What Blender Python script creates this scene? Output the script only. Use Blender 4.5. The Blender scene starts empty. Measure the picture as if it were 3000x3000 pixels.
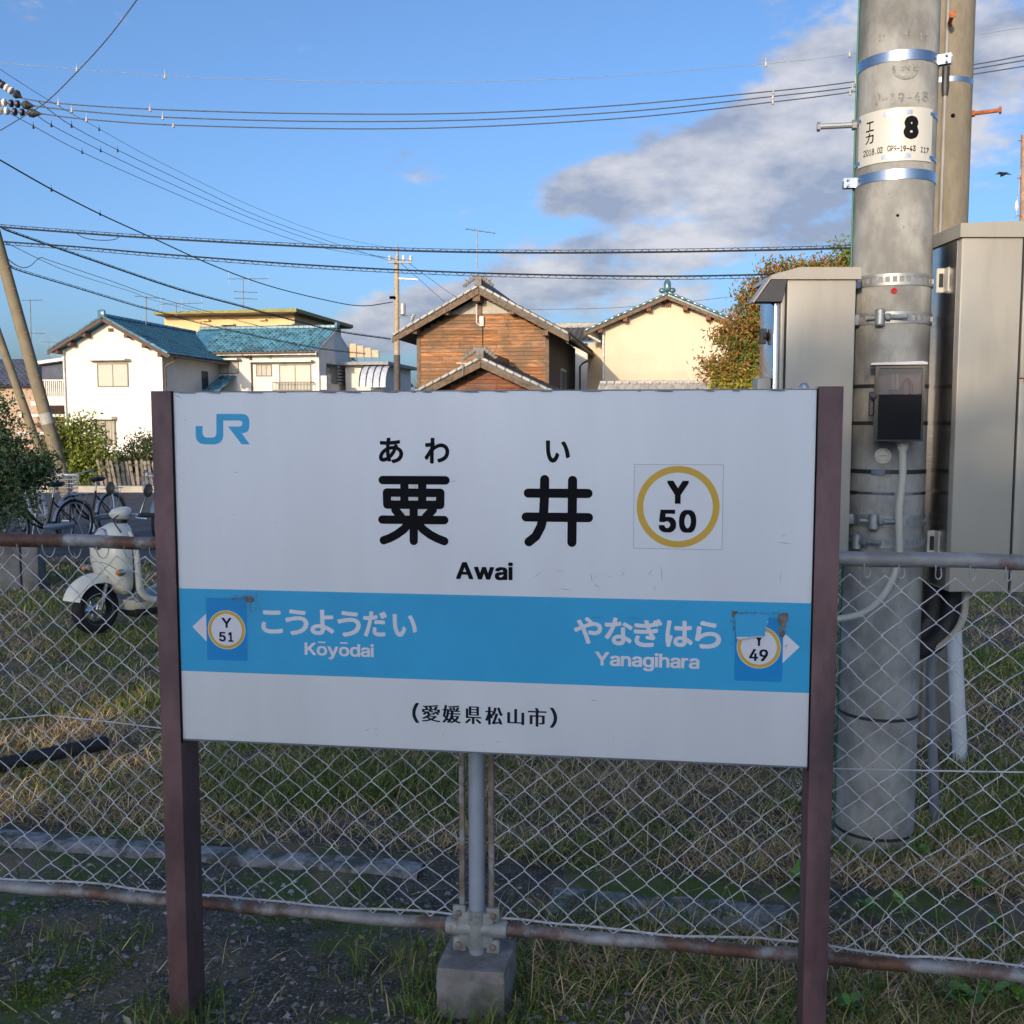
import bpy, bmesh, math, random
import numpy as np
from mathutils import Vector, Matrix, noise
from mathutils.geometry import tessellate_polygon
R = math.radians
random.seed(7); rng = np.random.default_rng(7)
sc = bpy.context.scene
COL = sc.collection

# ---------------------------------------------------------------- camera
EYE = Vector((0, 0, 1.6)); PITCH = R(5.0); FPX = 3000.0
cam = bpy.data.cameras.new('camera'); cam.sensor_width = 36; cam.lens = 36
cam.clip_start = 0.05; cam.clip_end = 5000
camo = bpy.data.objects.new('camera', cam); COL.objects.link(camo)
camo.location = EYE; camo.rotation_euler = (R(90) - PITCH, 0, 0)
sc.camera = camo

# ---------------------------------------------------------------- light
SUN_EL = 11.0; SUN_AZ = 20.0        # low sun behind the viewer, a little from the left
sun = bpy.data.lights.new('sun', 'SUN'); sun.energy = 2.05; sun.angle = R(0.6); sun.color = (1.0, 0.80, 0.57)
suno = bpy.data.objects.new('sun', sun); COL.objects.link(suno)
SUNDIR = Vector((math.sin(R(SUN_AZ)) * math.cos(R(SUN_EL)), math.cos(R(SUN_AZ)) * math.cos(R(SUN_EL)), -math.sin(R(SUN_EL))))
suno.rotation_euler = SUNDIR.to_track_quat('-Z', 'Y').to_euler(); suno.location = (-10, -20, 20)

world = bpy.data.worlds.new('World'); sc.world = world; world.use_nodes = True
wt = world.node_tree; wn = wt.nodes; wl = wt.links
bg = wn['Background']; bg.inputs[1].default_value = 0.15
skyt = wn.new('ShaderNodeTexSky'); skyt.sky_type = 'NISHITA'; skyt.sun_disc = False
skyt.sun_elevation = R(SUN_EL); skyt.sun_rotation = R(180 + SUN_AZ)
skyt.air_density = 0.75; skyt.dust_density = 3.2; skyt.ozone_density = 3.7
world.cycles.sampling_method = 'MANUAL'; world.cycles.sample_map_resolution = 512
def wnode(t, **k):
    n = wn.new(t)
    for a, b in k.items(): setattr(n, a, b)
    return n
def wmath(op, a, b=None, c=None):
    n = wnode('ShaderNodeMath', operation=op)
    for i, v in enumerate((a, b, c)):
        if v is None: continue
        if isinstance(v, (int, float)): n.inputs[i].default_value = v
        else: wl.new(v, n.inputs[i])
    return n.outputs[0]
wtc = wnode('ShaderNodeTexCoord'); wsep = wnode('ShaderNodeSeparateXYZ'); wl.new(wtc.outputs['Generated'], wsep.inputs[0])
# clouds live in direction space: tan(azimuth) and elevation of the sky direction
az = wmath('ARCTAN2', wsep.outputs[0], wsep.outputs[1]); el = wmath('ARCSINE', wsep.outputs[2])
wcomb = wnode('ShaderNodeCombineXYZ'); wl.new(az, wcomb.inputs[0]); wl.new(wmath('MULTIPLY', el, 2.1), wcomb.inputs[1])
def wnoise(scale, detail, rough, off=0.0, dist=0.0):
    mp = wnode('ShaderNodeMapping'); mp.inputs['Location'].default_value = (off, off * .7, off * .3)
    wl.new(wcomb.outputs[0], mp.inputs[0])
    n = wnode('ShaderNodeTexNoise'); n.inputs['Scale'].default_value = scale; n.inputs['Detail'].default_value = detail
    n.inputs['Roughness'].default_value = rough; n.inputs['Distortion'].default_value = dist
    wl.new(mp.outputs[0], n.inputs['Vector']); return n.outputs[0]
def blob(a0, e0, ra, re, rot, amp):
    """a soft bank of cloud centred at azimuth a0, elevation e0 (degrees)"""
    c, s = math.cos(R(rot)), math.sin(R(rot))
    da = wmath('SUBTRACT', az, R(a0)); de = wmath('SUBTRACT', el, R(e0))
    p = wmath('DIVIDE', wmath('ADD', wmath('MULTIPLY', da, c), wmath('MULTIPLY', de, s)), R(ra))
    q = wmath('DIVIDE', wmath('ADD', wmath('MULTIPLY', da, -s), wmath('MULTIPLY', de, c)), R(re))
    d = wmath('ADD', wmath('MULTIPLY', p, p), wmath('MULTIPLY', q, q))
    return wmath('MULTIPLY', wmath('EXPONENT', wmath('MULTIPLY', d, -1.0)), amp)
banks = [(15.0, 16.6, 8.5, 2.6, 30, .85), (11, 13.4, 9, 2.2, 10, .85), (20, 14.0, 8, 3.6, 10, .70), (25, 18.5, 6, 3.6, 20, .60), (8, 9.8, 7, .9, 3, .55), (22, 9, 7, 1.6, 0, .40),
         (4.5, 12.6, 5, 1.2, 14, .60), (2.5, 7.4, 7.5, 1.6, 2, 1.0), (-5.5, 6.0, 5, 1.2, 8, .95), (-14, 4.2, 9, 1.0, 0, .75), (9, 5.0, 9, 1.2, 0, .60),
         (75, 24, 34, 12, 10, .50), (-85, 22, 36, 11, 0, .50), (150, 30, 45, 14, 5, .50), (-150, 32, 45, 14, -5, .50)]
acc = None
for b in banks:
    v = blob(*b); acc = v if acc is None else wmath('ADD', acc, v)
n1 = wnoise(7.0, 8, .60, 3.1, .0); n2 = wnoise(19.0, 4, .62, 9.2, .0)
dens = wmath('ADD', acc, wmath('ADD', wmath('MULTIPLY', wmath('SUBTRACT', n1, .5), 2.3), wmath('MULTIPLY', wmath('SUBTRACT', n2, .5), 1.0)))
mr = wnode('ShaderNodeMapRange', interpolation_type='SMOOTHSTEP'); wl.new(dens, mr.inputs[0])
mr.inputs[1].default_value = .36; mr.inputs[2].default_value = .86; mr.inputs[3].default_value = 0; mr.inputs[4].default_value = .88
mpw = wnode('ShaderNodeMapping'); mpw.inputs['Location'].default_value = (.012, .045, 0); wl.new(wcomb.outputs[0], mpw.inputs[0])
n3 = wnode('ShaderNodeTexNoise'); n3.inputs['Scale'].default_value = 8.0; n3.inputs['Detail'].default_value = 5; n3.inputs['Roughness'].default_value = .58; wl.new(mpw.outputs[0], n3.inputs['Vector'])
lit = wnode('ShaderNodeMapRange'); wl.new(n3.outputs[0], lit.inputs[0]); lit.inputs[1].default_value = .40; lit.inputs[2].default_value = .62
ccol = wnode('ShaderNodeMix', data_type='RGBA'); wl.new(lit.outputs[0], ccol.inputs[0])
ccol.inputs[6].default_value = (1.22, 1.38, 1.80, 1); ccol.inputs[7].default_value = (2.75, 2.68, 2.75, 1)
cm = wnode('ShaderNodeMix', data_type='RGBA'); wl.new(mr.outputs[0], cm.inputs[0]); wgm = wnode('ShaderNodeGamma'); wgm.inputs[1].default_value = 1.0; wl.new(skyt.outputs[0], wgm.inputs[0])
wsc = wnode('ShaderNodeVectorMath', operation='SCALE'); wsc.inputs['Scale'].default_value = 1.0; wl.new(wgm.outputs[0], wsc.inputs[0])
wl.new(wsc.outputs[0], cm.inputs[6]); wl.new(ccol.outputs[2], cm.inputs[7])
wl.new(cm.outputs[2], bg.inputs[0])

sc.view_settings.view_transform = 'Standard'; sc.view_settings.look = 'None'
sc.view_settings.exposure = 0.86; sc.view_settings.gamma = 1.0; sc.view_settings.use_curve_mapping = False
sc.render.engine = 'CYCLES'
sc.cycles.use_denoising = True; sc.cycles.use_adaptive_sampling = True; sc.cycles.adaptive_threshold = .02; sc.cycles.max_bounces = 6; sc.cycles.diffuse_bounces = 3; sc.cycles.glossy_bounces = 3
sc.cycles.transparent_max_bounces = 8; sc.cycles.caustics_reflective = False; sc.cycles.caustics_refractive = False

# ---------------------------------------------------------------- pixels of the 3000 px photograph -> points of the place
def ray(u, v):
    x = (u - 1500) / FPX; y = (1500 - v) / FPX
    return Vector((x, math.cos(PITCH) + math.sin(PITCH) * y, -math.sin(PITCH) + math.cos(PITCH) * y))
def at(u, v, Y):
    r = ray(u, v); return r * (Y / r.y) + EYE
def atz(u, v, z):
    r = ray(u, v); return r * ((z - EYE.z) / r.z) + EYE
def atplane(u, v, p0, n):
    r = ray(u, v); return EYE + r * ((p0 - EYE).dot(n) / r.dot(n))

# ---------------------------------------------------------------- materials
MATS = {}
def pm(name, col, rough=.65, metal=0.0, var=.18, scale=6.0, col2=None, mask=(.45, .62), mscale=None, bump=0.0, bscale=60.0, obrand=0.0, isl=None, stretch=(1, 1, 1), spec=.4, detail=6, extra=None):
    if name in MATS: return MATS[name]
    m = bpy.data.materials.new(name); m.use_nodes = True; MATS[name] = m
    t = m.node_tree; N = t.nodes; L = t.links; b = N['Principled BSDF']
    b.inputs['Roughness'].default_value = rough; b.inputs['Metallic'].default_value = metal
    b.inputs['Specular IOR Level'].default_value = spec
    tc = N.new('ShaderNodeTexCoord'); mp = N.new('ShaderNodeMapping'); mp.inputs['Scale'].default_value = stretch
    L.new(tc.outputs['Object'], mp.inputs[0])
    def nz(s, d=detail, r=.6):
        n = N.new('ShaderNodeTexNoise'); n.inputs['Scale'].default_value = s; n.inputs['Detail'].default_value = d; n.inputs['Roughness'].default_value = r
        L.new(mp.outputs[0], n.inputs['Vector']); return n
    def mix(f, a, bb, mode='MIX'):
        n = N.new('ShaderNodeMix'); n.data_type = 'RGBA'; n.blend_type = mode
        if isinstance(f, (int, float)): n.inputs[0].default_value = f
        else: L.new(f, n.inputs[0])
        for i, x in ((6, a), (7, bb)):
            if isinstance(x, tuple): n.inputs[i].default_value = (*x[:3], 1)
            else: L.new(x, n.inputs[i])
        return n.outputs[2]
    def rampf(s, lo, hi):
        n = N.new('ShaderNodeMapRange'); n.interpolation_type = 'SMOOTHSTEP'; L.new(s, n.inputs[0]); n.inputs[1].default_value = lo; n.inputs[2].default_value = hi; return n.outputs[0]
    n1 = nz(scale)
    lo = tuple(max(0, c * (1 - var)) for c in col); hi = tuple(min(1, c * (1 + var)) for c in col)
    out = mix(rampf(n1.outputs[0], .3, .7), lo, hi)
    if isl:                                   # a colour range taken per blade / leaf / stone
        g = N.new('ShaderNodeNewGeometry'); cr = N.new('ShaderNodeValToRGB'); L.new(g.outputs['Random Per Island'], cr.inputs[0])
        e = cr.color_ramp.elements
        while len(e) < len(isl): e.new(.5)
        for i, c in enumerate(isl): e[i].position = i / (len(isl) - 1); e[i].color = (*c, 1)
        out = mix(.8, out, cr.outputs[0])
    if col2 is not None:
        n2 = nz(mscale or scale * .6, 8, .65)
        out = mix(rampf(n2.outputs[0], *mask), out, col2)
    if obrand:
        oi = N.new('ShaderNodeObjectInfo'); hv = N.new('ShaderNodeHueSaturation')
        mm = N.new('ShaderNodeMapRange'); L.new(oi.outputs['Random'], mm.inputs[0]); mm.inputs[3].default_value = 1 - obrand; mm.inputs[4].default_value = 1 + obrand
        L.new(mm.outputs[0], hv.inputs['Value']); L.new(out, hv.inputs['Color']); out = hv.outputs[0]
    if extra: out = extra(N, L, out, mix, nz, rampf, mp) or out
    L.new(out, b.inputs['Base Color'])
    if bump:
        nb = nz(bscale, 5, .6); bp = N.new('ShaderNodeBump'); bp.inputs['Strength'].default_value = bump; bp.inputs['Distance'].default_value = .01
        L.new(nb.outputs[0], bp.inputs['Height']); L.new(bp.outputs[0], b.inputs['Normal'])
    return m
def srgb(r, g, b):
    f = lambda c: c / 12.92 if c <= .04045 else ((c + .055) / 1.055) ** 2.4
    return (f(r / 255), f(g / 255), f(b / 255))

# ---------------------------------------------------------------- mesh building
class MB:
    def __init__(s): s.v = []; s.f = []
    def add(s, vs, fs):
        o = len(s.v); s.v.extend(Vector(p) for p in vs); s.f.extend(tuple(i + o for i in f) for f in fs); return s
    def box(s, a, b, M=None):
        (x0, y0, z0), (x1, y1, z1) = a, b
        vs = [(x0, y0, z0), (x1, y0, z0), (x1, y1, z0), (x0, y1, z0), (x0, y0, z1), (x1, y0, z1), (x1, y1, z1), (x0, y1, z1)]
        if M is not None: vs = [M @ Vector(p) for p in vs]
        return s.add(vs, [(3, 2, 1, 0), (4, 5, 6, 7), (0, 1, 5, 4), (1, 2, 6, 5), (2, 3, 7, 6), (3, 0, 4, 7)])
    def bbox(s, a, b, r=.004, seg=2, M=None):
        bm = bmesh.new(); bmesh.ops.create_cube(bm, size=1)
        for v in bm.verts: v.co = Vector([(a[i] + b[i]) / 2 + v.co[i] * (b[i] - a[i]) for i in range(3)])
        bmesh.ops.bevel(bm, geom=bm.edges[:], offset=r, segments=seg, affect='EDGES', profile=.5)
        bm.verts.index_update(); vs = [v.co.copy() for v in bm.verts]
        if M is not None: vs = [M @ p for p in vs]
        s.add(vs, [tuple(v.index for v in f.verts) for f in bm.faces]); bm.free(); return s
    def tube(s, pts, r, n=8, cap=True, closed=False):
        pts = [Vector(p) for p in pts]; k = len(pts)
        rr = r if isinstance(r, (list, tuple)) else [r] * k
        up = None; rings = []; o = len(s.v)
        for i, p in enumerate(pts):
            if closed: d = pts[(i + 1) % k] - pts[i - 1]
            else: d = pts[min(i + 1, k - 1)] - pts[max(i - 1, 0)]
            if d.length < 1e-9: d = Vector((0, 0, 1))
            d.normalize()
            if up is None: up = d.orthogonal().normalized()
            up = (up - d * up.dot(d));
            if up.length < 1e-6: up = d.orthogonal()
            up.normalize(); w = d.cross(up)
            for j in range(n):
                a = 2 * math.pi * j / n; s.v.append(p + (up * math.cos(a) + w * math.sin(a)) * rr[i])
        for i in range(k if closed else k - 1):
            a0 = o + i * n; b0 = o + ((i + 1) % k) * n
            for j in range(n): s.f.append((a0 + j, a0 + (j + 1) % n, b0 + (j + 1) % n, b0 + j))
        if cap and not closed:
            s.f.append(tuple(o + j for j in reversed(range(n)))); s.f.append(tuple(o + (k - 1) * n + j for j in range(n)))
        return s
    def lathe(s, prof, n=16, M=None, cap=True):
        o = len(s.v); k = len(prof)
        for r, z in prof:
            for j in range(n):
                a = 2 * math.pi * j / n; p = Vector((r * math.cos(a), r * math.sin(a), z)); s.v.append(M @ p if M is not None else p)
        for i in range(k - 1):
            for j in range(n): s.f.append((o + i * n + j, o + i * n + (j + 1) % n, o + (i + 1) * n + (j + 1) % n, o + (i + 1) * n + j))
        if cap:
            s.f.append(tuple(o + j for j in reversed(range(n)))); s.f.append(tuple(o + (k - 1) * n + j for j in range(n)))
        return s
    def prism(s, poly, a, b, M=None):
        """polygon (list of 2D points) in the local x,z plane, pushed from y=a to y=b"""
        n = len(poly); vs = [Vector((x, a, z)) for x, z in poly] + [Vector((x, b, z)) for x, z in poly]
        if M is not None: vs = [M @ p for p in vs]
        return s.add(vs, [tuple(range(n)), tuple(reversed(range(n, 2 * n)))] + [(i, i + n, (i + 1) % n + n, (i + 1) % n) for i in range(n)])
    def quad(s, a, b, c, d): return s.add([a, b, c, d], [(0, 1, 2, 3)])
    def slab(s, a, b, c, d, t):
        """a quad with thickness t below its normal"""
        a, b, c, d = map(Vector, (a, b, c, d)); n = (b - a).cross(d - a).normalized() * t
        return s.add([a, b, c, d, a - n, b - n, c - n, d - n], [(0, 1, 2, 3), (7, 6, 5, 4), (0, 4, 5, 1), (1, 5, 6, 2), (2, 6, 7, 3), (3, 7, 4, 0)])
    def sphere(s, c, r, n=10, m=7):
        c = Vector(c); r = Vector(r) if not isinstance(r, (int, float)) else Vector((r, r, r)); o = len(s.v)
        for i in range(m + 1):
            t = math.pi * i / m
            for j in range(n):
                a = 2 * math.pi * j / n; s.v.append(c + Vector((r.x * math.sin(t) * math.cos(a), r.y * math.sin(t) * math.sin(a), r.z * math.cos(t))))
        for i in range(m):
            for j in range(n): s.f.append((o + i * n + j, o + (i + 1) * n + j, o + (i + 1) * n + (j + 1) % n, o + i * n + (j + 1) % n))
        return s
    def mesh(s, name, inv=None, smooth=True, ang=35):
        me = bpy.data.meshes.new(name)
        vs = [tuple(inv @ p) for p in s.v] if inv is not None else [tuple(p) for p in s.v]
        me.from_pydata(vs, [], s.f); me.validate(); me.update()
        if smooth:
            me.shade_smooth(); me.set_sharp_from_angle(angle=R(ang))
        return me
INV = {}
def obj(name, mb, mat, parent=None, smooth=True, ang=35, local=False):
    inv = INV.get(parent.name) if (parent is not None and not local) else None
    me = mb if isinstance(mb, bpy.types.Mesh) else mb.mesh(name, inv, smooth, ang)
    if mat is not None and not me.materials: me.materials.append(mat)
    o = bpy.data.objects.new(name, me); COL.objects.link(o)
    if parent is not None:
        o.parent = parent; INV[o.name] = INV.get(parent.name)
    return o
def tag(o, label=None, cat=None, group=None, kind=None):
    if label: o['label'] = label
    if cat: o['category'] = cat
    if group: o['group'] = group
    if kind: o['kind'] = kind
    return o
def thing(name, label, cat, loc=(0, 0, 0), rotz=0.0, group=None):
    o = bpy.data.objects.new(name, None); COL.objects.link(o); o.empty_display_size = .2
    o.location = loc; o.rotation_euler = (0, 0, rotz)
    INV[o.name] = (Matrix.Translation(Vector(loc)) @ Matrix.Rotation(rotz, 4, 'Z')).inverted()
    return tag(o, label, cat, group)
def place(name, me, parent, M, mat=None):
    """a shared-mesh piece under a thing; M is its matrix in the thing's local frame"""
    o = bpy.data.objects.new(name, me); COL.objects.link(o); o.parent = parent; o.matrix_basis = M
    return o
def copy_tree(o, parent=None):
    c = o.copy(); COL.objects.link(c); c.parent = parent
    for ch in list(o.children): copy_tree(ch, c)
    return c
def spline(pts, n=6):
    """Catmull-Rom through the points"""
    P = [Vector(p) for p in pts]; P = [P[0] * 2 - P[1]] + P + [P[-1] * 2 - P[-2]]; out = []
    for i in range(1, len(P) - 2):
        for j in range(n):
            t = j / n; a, b, c, d = P[i - 1], P[i], P[i + 1], P[i + 2]
            out.append(.5 * ((2 * b) + (c - a) * t + (2 * a - 5 * b + 4 * c - d) * t * t + (3 * b - a - 3 * c + d) * t ** 3))
    out.append(P[-2]); return out
def frame(o, yaw):
    return Matrix.Translation(Vector(o)) @ Matrix.Rotation(yaw, 4, 'Z')
def nz3(p, s): return noise.noise(Vector(p) * s)
G={
'A':'8,0 101,254 138,254 231,0 198,0 144,151 132,186 116,239 123,239 106,185 95,151 43,0/55,71 55,99 185,99 185,71',
'w':'69,0 11,190 44,190 67,107 77,68 88,21 82,21 93,67 103,107 126,190 158,190 181,107 191,68 201,21 196,21 206,68 217,107 240,190 272,190 215,0 184,0 159,86 152,112 145,140 138,169 145,169 138,140 131,112 124,86 99,0',
'a':'80,-4 63,-3 47,2 34,11 24,22 17,37 15,54 17,69 22,80 29,90 39,97 50,102 63,105 89,110 117,113 126,115 133,117 136,121 138,127 138,128 137,139 133,148 128,156 120,161 110,164 98,165 85,164 75,161 66,156 59,150 54,144 50,137 20,146 29,161 39,173 52,182 66,188 82,191 97,192 119,190 131,186 143,180 153,172 161,160 167,145 168,126 168,0 138,0 138,26 136,26 126,12 118,6 108,1 95,-3/85,23 101,24 114,29 124,37 132,47 136,57 138,69 138,95 130,91 116,88 100,86 88,84 67,79 58,75 52,70 47,62 46,52 47,43 51,36 57,30 65,26 74,24',
'i':'26,0 26,190 57,190 57,0/42,221 34,223 27,227 22,234 21,242 22,249 27,256 34,260 42,262 50,260 57,256 62,249 63,242 62,234 57,227 50,223',
'K':'52,73 52,108 70,131 87,152 106,172 182,254 224,254 116,138 114,138/30,0 30,254 62,254 62,167 62,112 62,97 62,0/186,0 94,130 114,155 224,0',
'y':'24,-69 31,-43 36,-44 44,-45 52,-44 59,-42 65,-37 71,-29 75,-18 81,-1 9,190 42,190 83,78 93,43 103,10 92,10 101,43 112,78 153,190 186,190 102,-29 96,-43 88,-54 80,-62 70,-68 58,-71 46,-73 32,-72',
'o':'104,-4 79,-1 58,8 41,23 28,43 20,66 17,94 20,122 28,146 41,165 58,180 79,189 104,192 128,189 149,180 167,165 180,146 188,122 191,94 188,66 180,43 167,23 149,8 128,-1/104,23 121,26 135,33 146,44 154,59 158,75 160,94 158,112 154,129 146,144 135,155 121,162 104,165 86,162 73,155 62,144 54,129 50,112 48,94 50,75 54,59 62,44 73,33 86,26',
'd':'98,-4 75,-1 56,8 40,23 27,42 20,66 17,94 20,122 27,146 40,166 56,180 75,189 98,192 114,191 126,186 136,180 144,173 153,160 155,160 155,254 186,254 186,0 156,0 156,29 153,29 143,16 136,8 126,2 114,-3/102,23 118,26 132,32 142,43 150,58 154,75 156,95 154,114 150,131 142,145 132,156 118,163 102,165 86,163 72,156 62,145 54,131 50,114 48,95 50,75 54,58 62,44 73,33 86,26',
'Y':'102,0 102,104 8,254 46,254 96,172 111,146 125,115 112,115 126,146 140,172 191,254 228,254 134,104 134,0',
'n':'57,113 57,0 26,0 26,190 56,190 56,144 51,144 62,166 76,181 94,189 114,192 132,190 147,184 160,174 170,160 176,142 179,120 179,0 148,0 148,118 145,137 136,152 123,161 105,165 92,163 80,159 71,151 63,141 58,129',
'g':'103,-75 84,-74 67,-70 53,-63 41,-55 32,-45 25,-35 51,-20 61,-33 68,-39 77,-44 89,-48 103,-49 124,-46 141,-38 149,-29 154,-17 156,-3 156,34 153,34 143,21 136,14 126,8 114,4 97,2 76,5 56,13 40,27 28,45 20,68 17,96 20,123 27,147 40,166 56,180 76,189 98,192 114,191 127,186 137,180 144,173 154,159 157,159 157,190 186,190 186,-4 183,-27 175,-45 162,-59 145,-68 125,-73/102,30 118,32 132,38 142,47 150,61 155,77 156,96 155,115 150,132 142,146 132,156 119,163 102,165 86,163 73,156 62,145 54,131 50,115 48,96 50,78 54,61 62,48 73,38 86,32',
'h':'57,113 57,0 26,0 26,254 57,254 57,144 51,144 62,166 76,181 94,189 114,192 132,190 148,184 161,174 170,160 177,142 179,120 179,0 148,0 148,118 145,137 136,152 123,161 105,165 92,163 80,159 71,151 63,141 58,129',
'r':'26,0 26,190 56,190 56,160 58,160 65,173 76,184 90,190 107,192 115,192 122,192 122,161 115,162 103,163 91,161 80,157 70,151 63,142 58,131 57,118 57,0',
'0':'113,-3 87,0 65,12 47,31 34,57 27,89 24,127 27,165 35,197 48,223 65,242 87,254 113,258 139,254 161,242 179,223 192,197 200,165 203,127 200,89 192,57 179,31 162,12 140,0/113,25 131,28 145,37 157,52 165,72 170,97 172,127 170,157 165,182 157,203 145,218 131,227 113,230 96,227 82,218 70,203 62,182 56,157 55,127 56,97 62,72 70,52 82,37 96,28',
'1':'38,0 38,27 195,27 195,0/138,254 138,0 106,0 106,224 105,224 43,179 43,213 99,254',
'2':'32,0 32,24 117,114 141,141 149,153 155,163 159,174 160,186 159,198 154,209 146,218 137,224 125,228 112,230 98,228 86,224 77,216 69,207 65,195 64,181 33,181 35,202 43,221 55,237 72,248 91,255 112,258 134,255 153,248 169,237 181,223 188,205 191,186 189,172 185,159 179,145 168,129 133,90 76,30 76,28 195,28 195,0',
'3':'109,-3 87,-1 66,5 49,15 35,29 26,46 22,66 55,66 57,54 63,44 72,35 83,30 95,26 109,25 124,26 138,30 149,37 157,46 163,58 165,72 163,86 158,98 150,109 137,117 121,122 101,124 78,124 78,150 144,224 144,226 35,226 35,254 186,254 186,230 106,139 106,144 132,144 154,138 172,127 185,111 194,93 196,72 194,51 185,33 172,18 154,6 133,-1',
'4':'20,53 20,79 123,254 155,254 54,83 54,81 207,81 207,53/141,0 141,61 141,73 141,159 171,159 171,0',
'5':'111,-3 89,-1 70,6 54,16 41,30 33,47 30,65 61,65 64,54 69,44 77,36 87,30 98,26 111,25 125,27 138,32 149,41 157,52 162,66 164,81 162,97 157,111 148,122 137,131 124,137 109,138 96,137 84,134 73,129 64,123 34,126 48,254 183,254 183,226 75,226 67,151 68,151 77,157 89,162 101,166 115,167 131,165 147,160 161,153 172,143 182,130 189,116 194,99 195,82 193,58 184,38 171,21 154,8 134,-1',
'6':'113,-3 91,-1 71,7 55,20 42,37 34,58 32,81 34,100 40,119 51,142 69,170 126,254 161,254 75,131 73,131 77,137 83,144 90,149 98,153 107,156 117,157 139,155 158,147 173,136 185,120 192,101 194,79 192,56 184,36 171,20 155,7 135,-1/113,24 127,26 139,31 149,40 157,51 162,64 164,79 162,94 157,107 149,118 139,126 127,131 113,133 99,131 87,126 77,118 69,107 64,94 62,79 64,64 69,51 77,40 87,31 99,26',
'7':'48,0 162,224 162,226 31,226 31,254 195,254 195,224 82,0',
'8':'113,-3 89,-1 68,6 50,17 37,31 29,48 26,68 28,83 33,98 40,110 51,121 63,128 76,132 76,133 59,141 46,154 38,171 35,190 38,209 45,225 57,239 73,249 92,256 113,258 134,256 153,249 169,239 181,225 188,209 191,190 188,171 180,154 167,141 150,133 150,132 164,128 176,121 186,110 194,98 199,83 200,68 198,48 189,31 176,17 158,6 137,-1/113,25 129,26 142,30 153,37 161,46 167,57 168,69 167,83 161,94 153,104 141,111 128,116 113,118 98,116 85,111 73,104 65,94 59,83 58,69 59,57 64,46 73,37 84,30 97,26/113,145 126,146 137,150 146,157 154,165 158,176 160,188 158,200 154,210 147,218 138,225 126,229 113,230 100,229 89,225 79,218 72,210 68,200 66,188 68,176 72,165 79,157 89,150 100,146',
'9':'113,258 135,255 155,247 171,234 184,217 192,197 194,173 192,155 186,135 175,112 158,84 100,0 65,0 151,124 154,124 149,117 144,111 137,105 128,101 119,98 109,97 87,100 69,107 53,119 41,134 34,154 32,176 34,198 42,218 55,235 71,247 91,255/113,230 99,228 87,223 77,215 69,204 64,191 63,176 64,161 69,148 77,137 87,129 99,123 113,122 127,123 139,129 149,137 157,147 162,160 164,175 162,190 157,204 150,215 139,223 127,228',
'C':'134,-3 103,1 75,12 52,32 35,58 24,90 20,127 24,165 35,197 52,223 75,242 103,254 134,258 152,256 170,252 186,245 201,236 214,224 224,209 232,193 236,174 204,174 200,186 195,197 187,206 179,214 169,220 158,224 146,227 134,228 111,225 92,216 75,202 62,182 54,157 52,127 54,97 63,72 75,53 92,38 112,29 134,26 146,27 158,30 169,34 179,40 187,48 195,57 200,68 204,80 236,80 232,62 224,45 214,31 201,19 187,9 170,2 153,-2',
'P':'30,0 30,254 118,254 144,252 166,244 183,231 195,215 202,195 204,174 202,152 195,133 183,116 166,104 144,96 118,93 55,93 55,121 116,121 134,123 149,128 159,136 167,147 171,160 172,174 171,188 167,201 159,211 148,219 134,224 116,226 62,226 62,0',
'I':'16,0 16,29 59,29 59,226 16,226 16,254 135,254 135,226 91,226 91,29 135,29 135,0',
'.':'48,-2 39,-1 31,4 26,12 25,20 26,29 31,37 39,42 48,43 56,42 64,37 69,29 71,20 69,12 64,4 56,-1',
'-':'168,122 168,94 57,94 57,122',
'(':'45,103 46,132 50,162 57,192 66,221 76,247 88,270 118,270 106,242 95,214 87,185 81,157 77,129 76,103 77,80 80,57 86,33 94,8 105,-19 118,-48 88,-48 69,-11 56,27 47,66',
'あ':'307,221 283,169 254,127 222,93 215,137 213,184 214,205 238,212 267,218 298,221/364,275 324,286 322,271 319,257 317,252 299,252 257,249 215,240 220,301 313,308 400,320 400,357 316,343 224,336 230,374 236,396 194,397 193,373 189,335 155,334 112,336 73,341 73,303 155,300 185,300 180,227 140,204 106,174 79,140 61,103 55,65 57,42 66,24 78,11 95,4 114,2 142,5 170,15 199,29 207,1 243,12 231,53 256,76 280,105 303,137 324,174 342,215 367,205 387,190 402,172 411,152 414,130 407,93 388,62 358,36 317,18 268,9 289,-25 351,-9 397,16 428,48 447,86 453,128 448,159 435,188 415,212 387,232 353,245 354,247/178,189 178,180 181,123 190,67 165,52 142,43 121,40 105,43 96,54 93,71 97,96 109,122 127,147 150,170',
'わ':'147,360 144,312 104,307 72,304 40,304 44,262 142,275 138,227 84,149 28,75 53,40 134,158 134,139 132,11 131,-19 174,-19 172,12 170,71 170,132 171,191 199,215 229,235 260,250 293,259 328,263 363,257 390,242 409,221 420,198 424,174 416,127 392,91 357,65 313,47 264,36 282,-2 343,15 394,40 432,74 456,118 465,173 457,215 438,251 409,277 374,293 334,299 304,297 273,290 240,278 207,260 174,236 177,269 199,304 184,321 182,320 187,366 192,396 145,397 146,378',
'い':'112,349 63,350 66,328 67,306 68,244 72,172 84,104 102,54 124,20 150,1 179,-5 198,-1 217,11 236,33 254,65 273,110 241,145 232,115 221,87 208,65 194,49 179,43 159,49 142,68 128,97 118,135 111,182 108,245 108,301 109,325/372,335 333,322 360,282 382,234 399,181 412,125 420,70 460,87 452,139 439,194 420,247 398,295',
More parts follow.
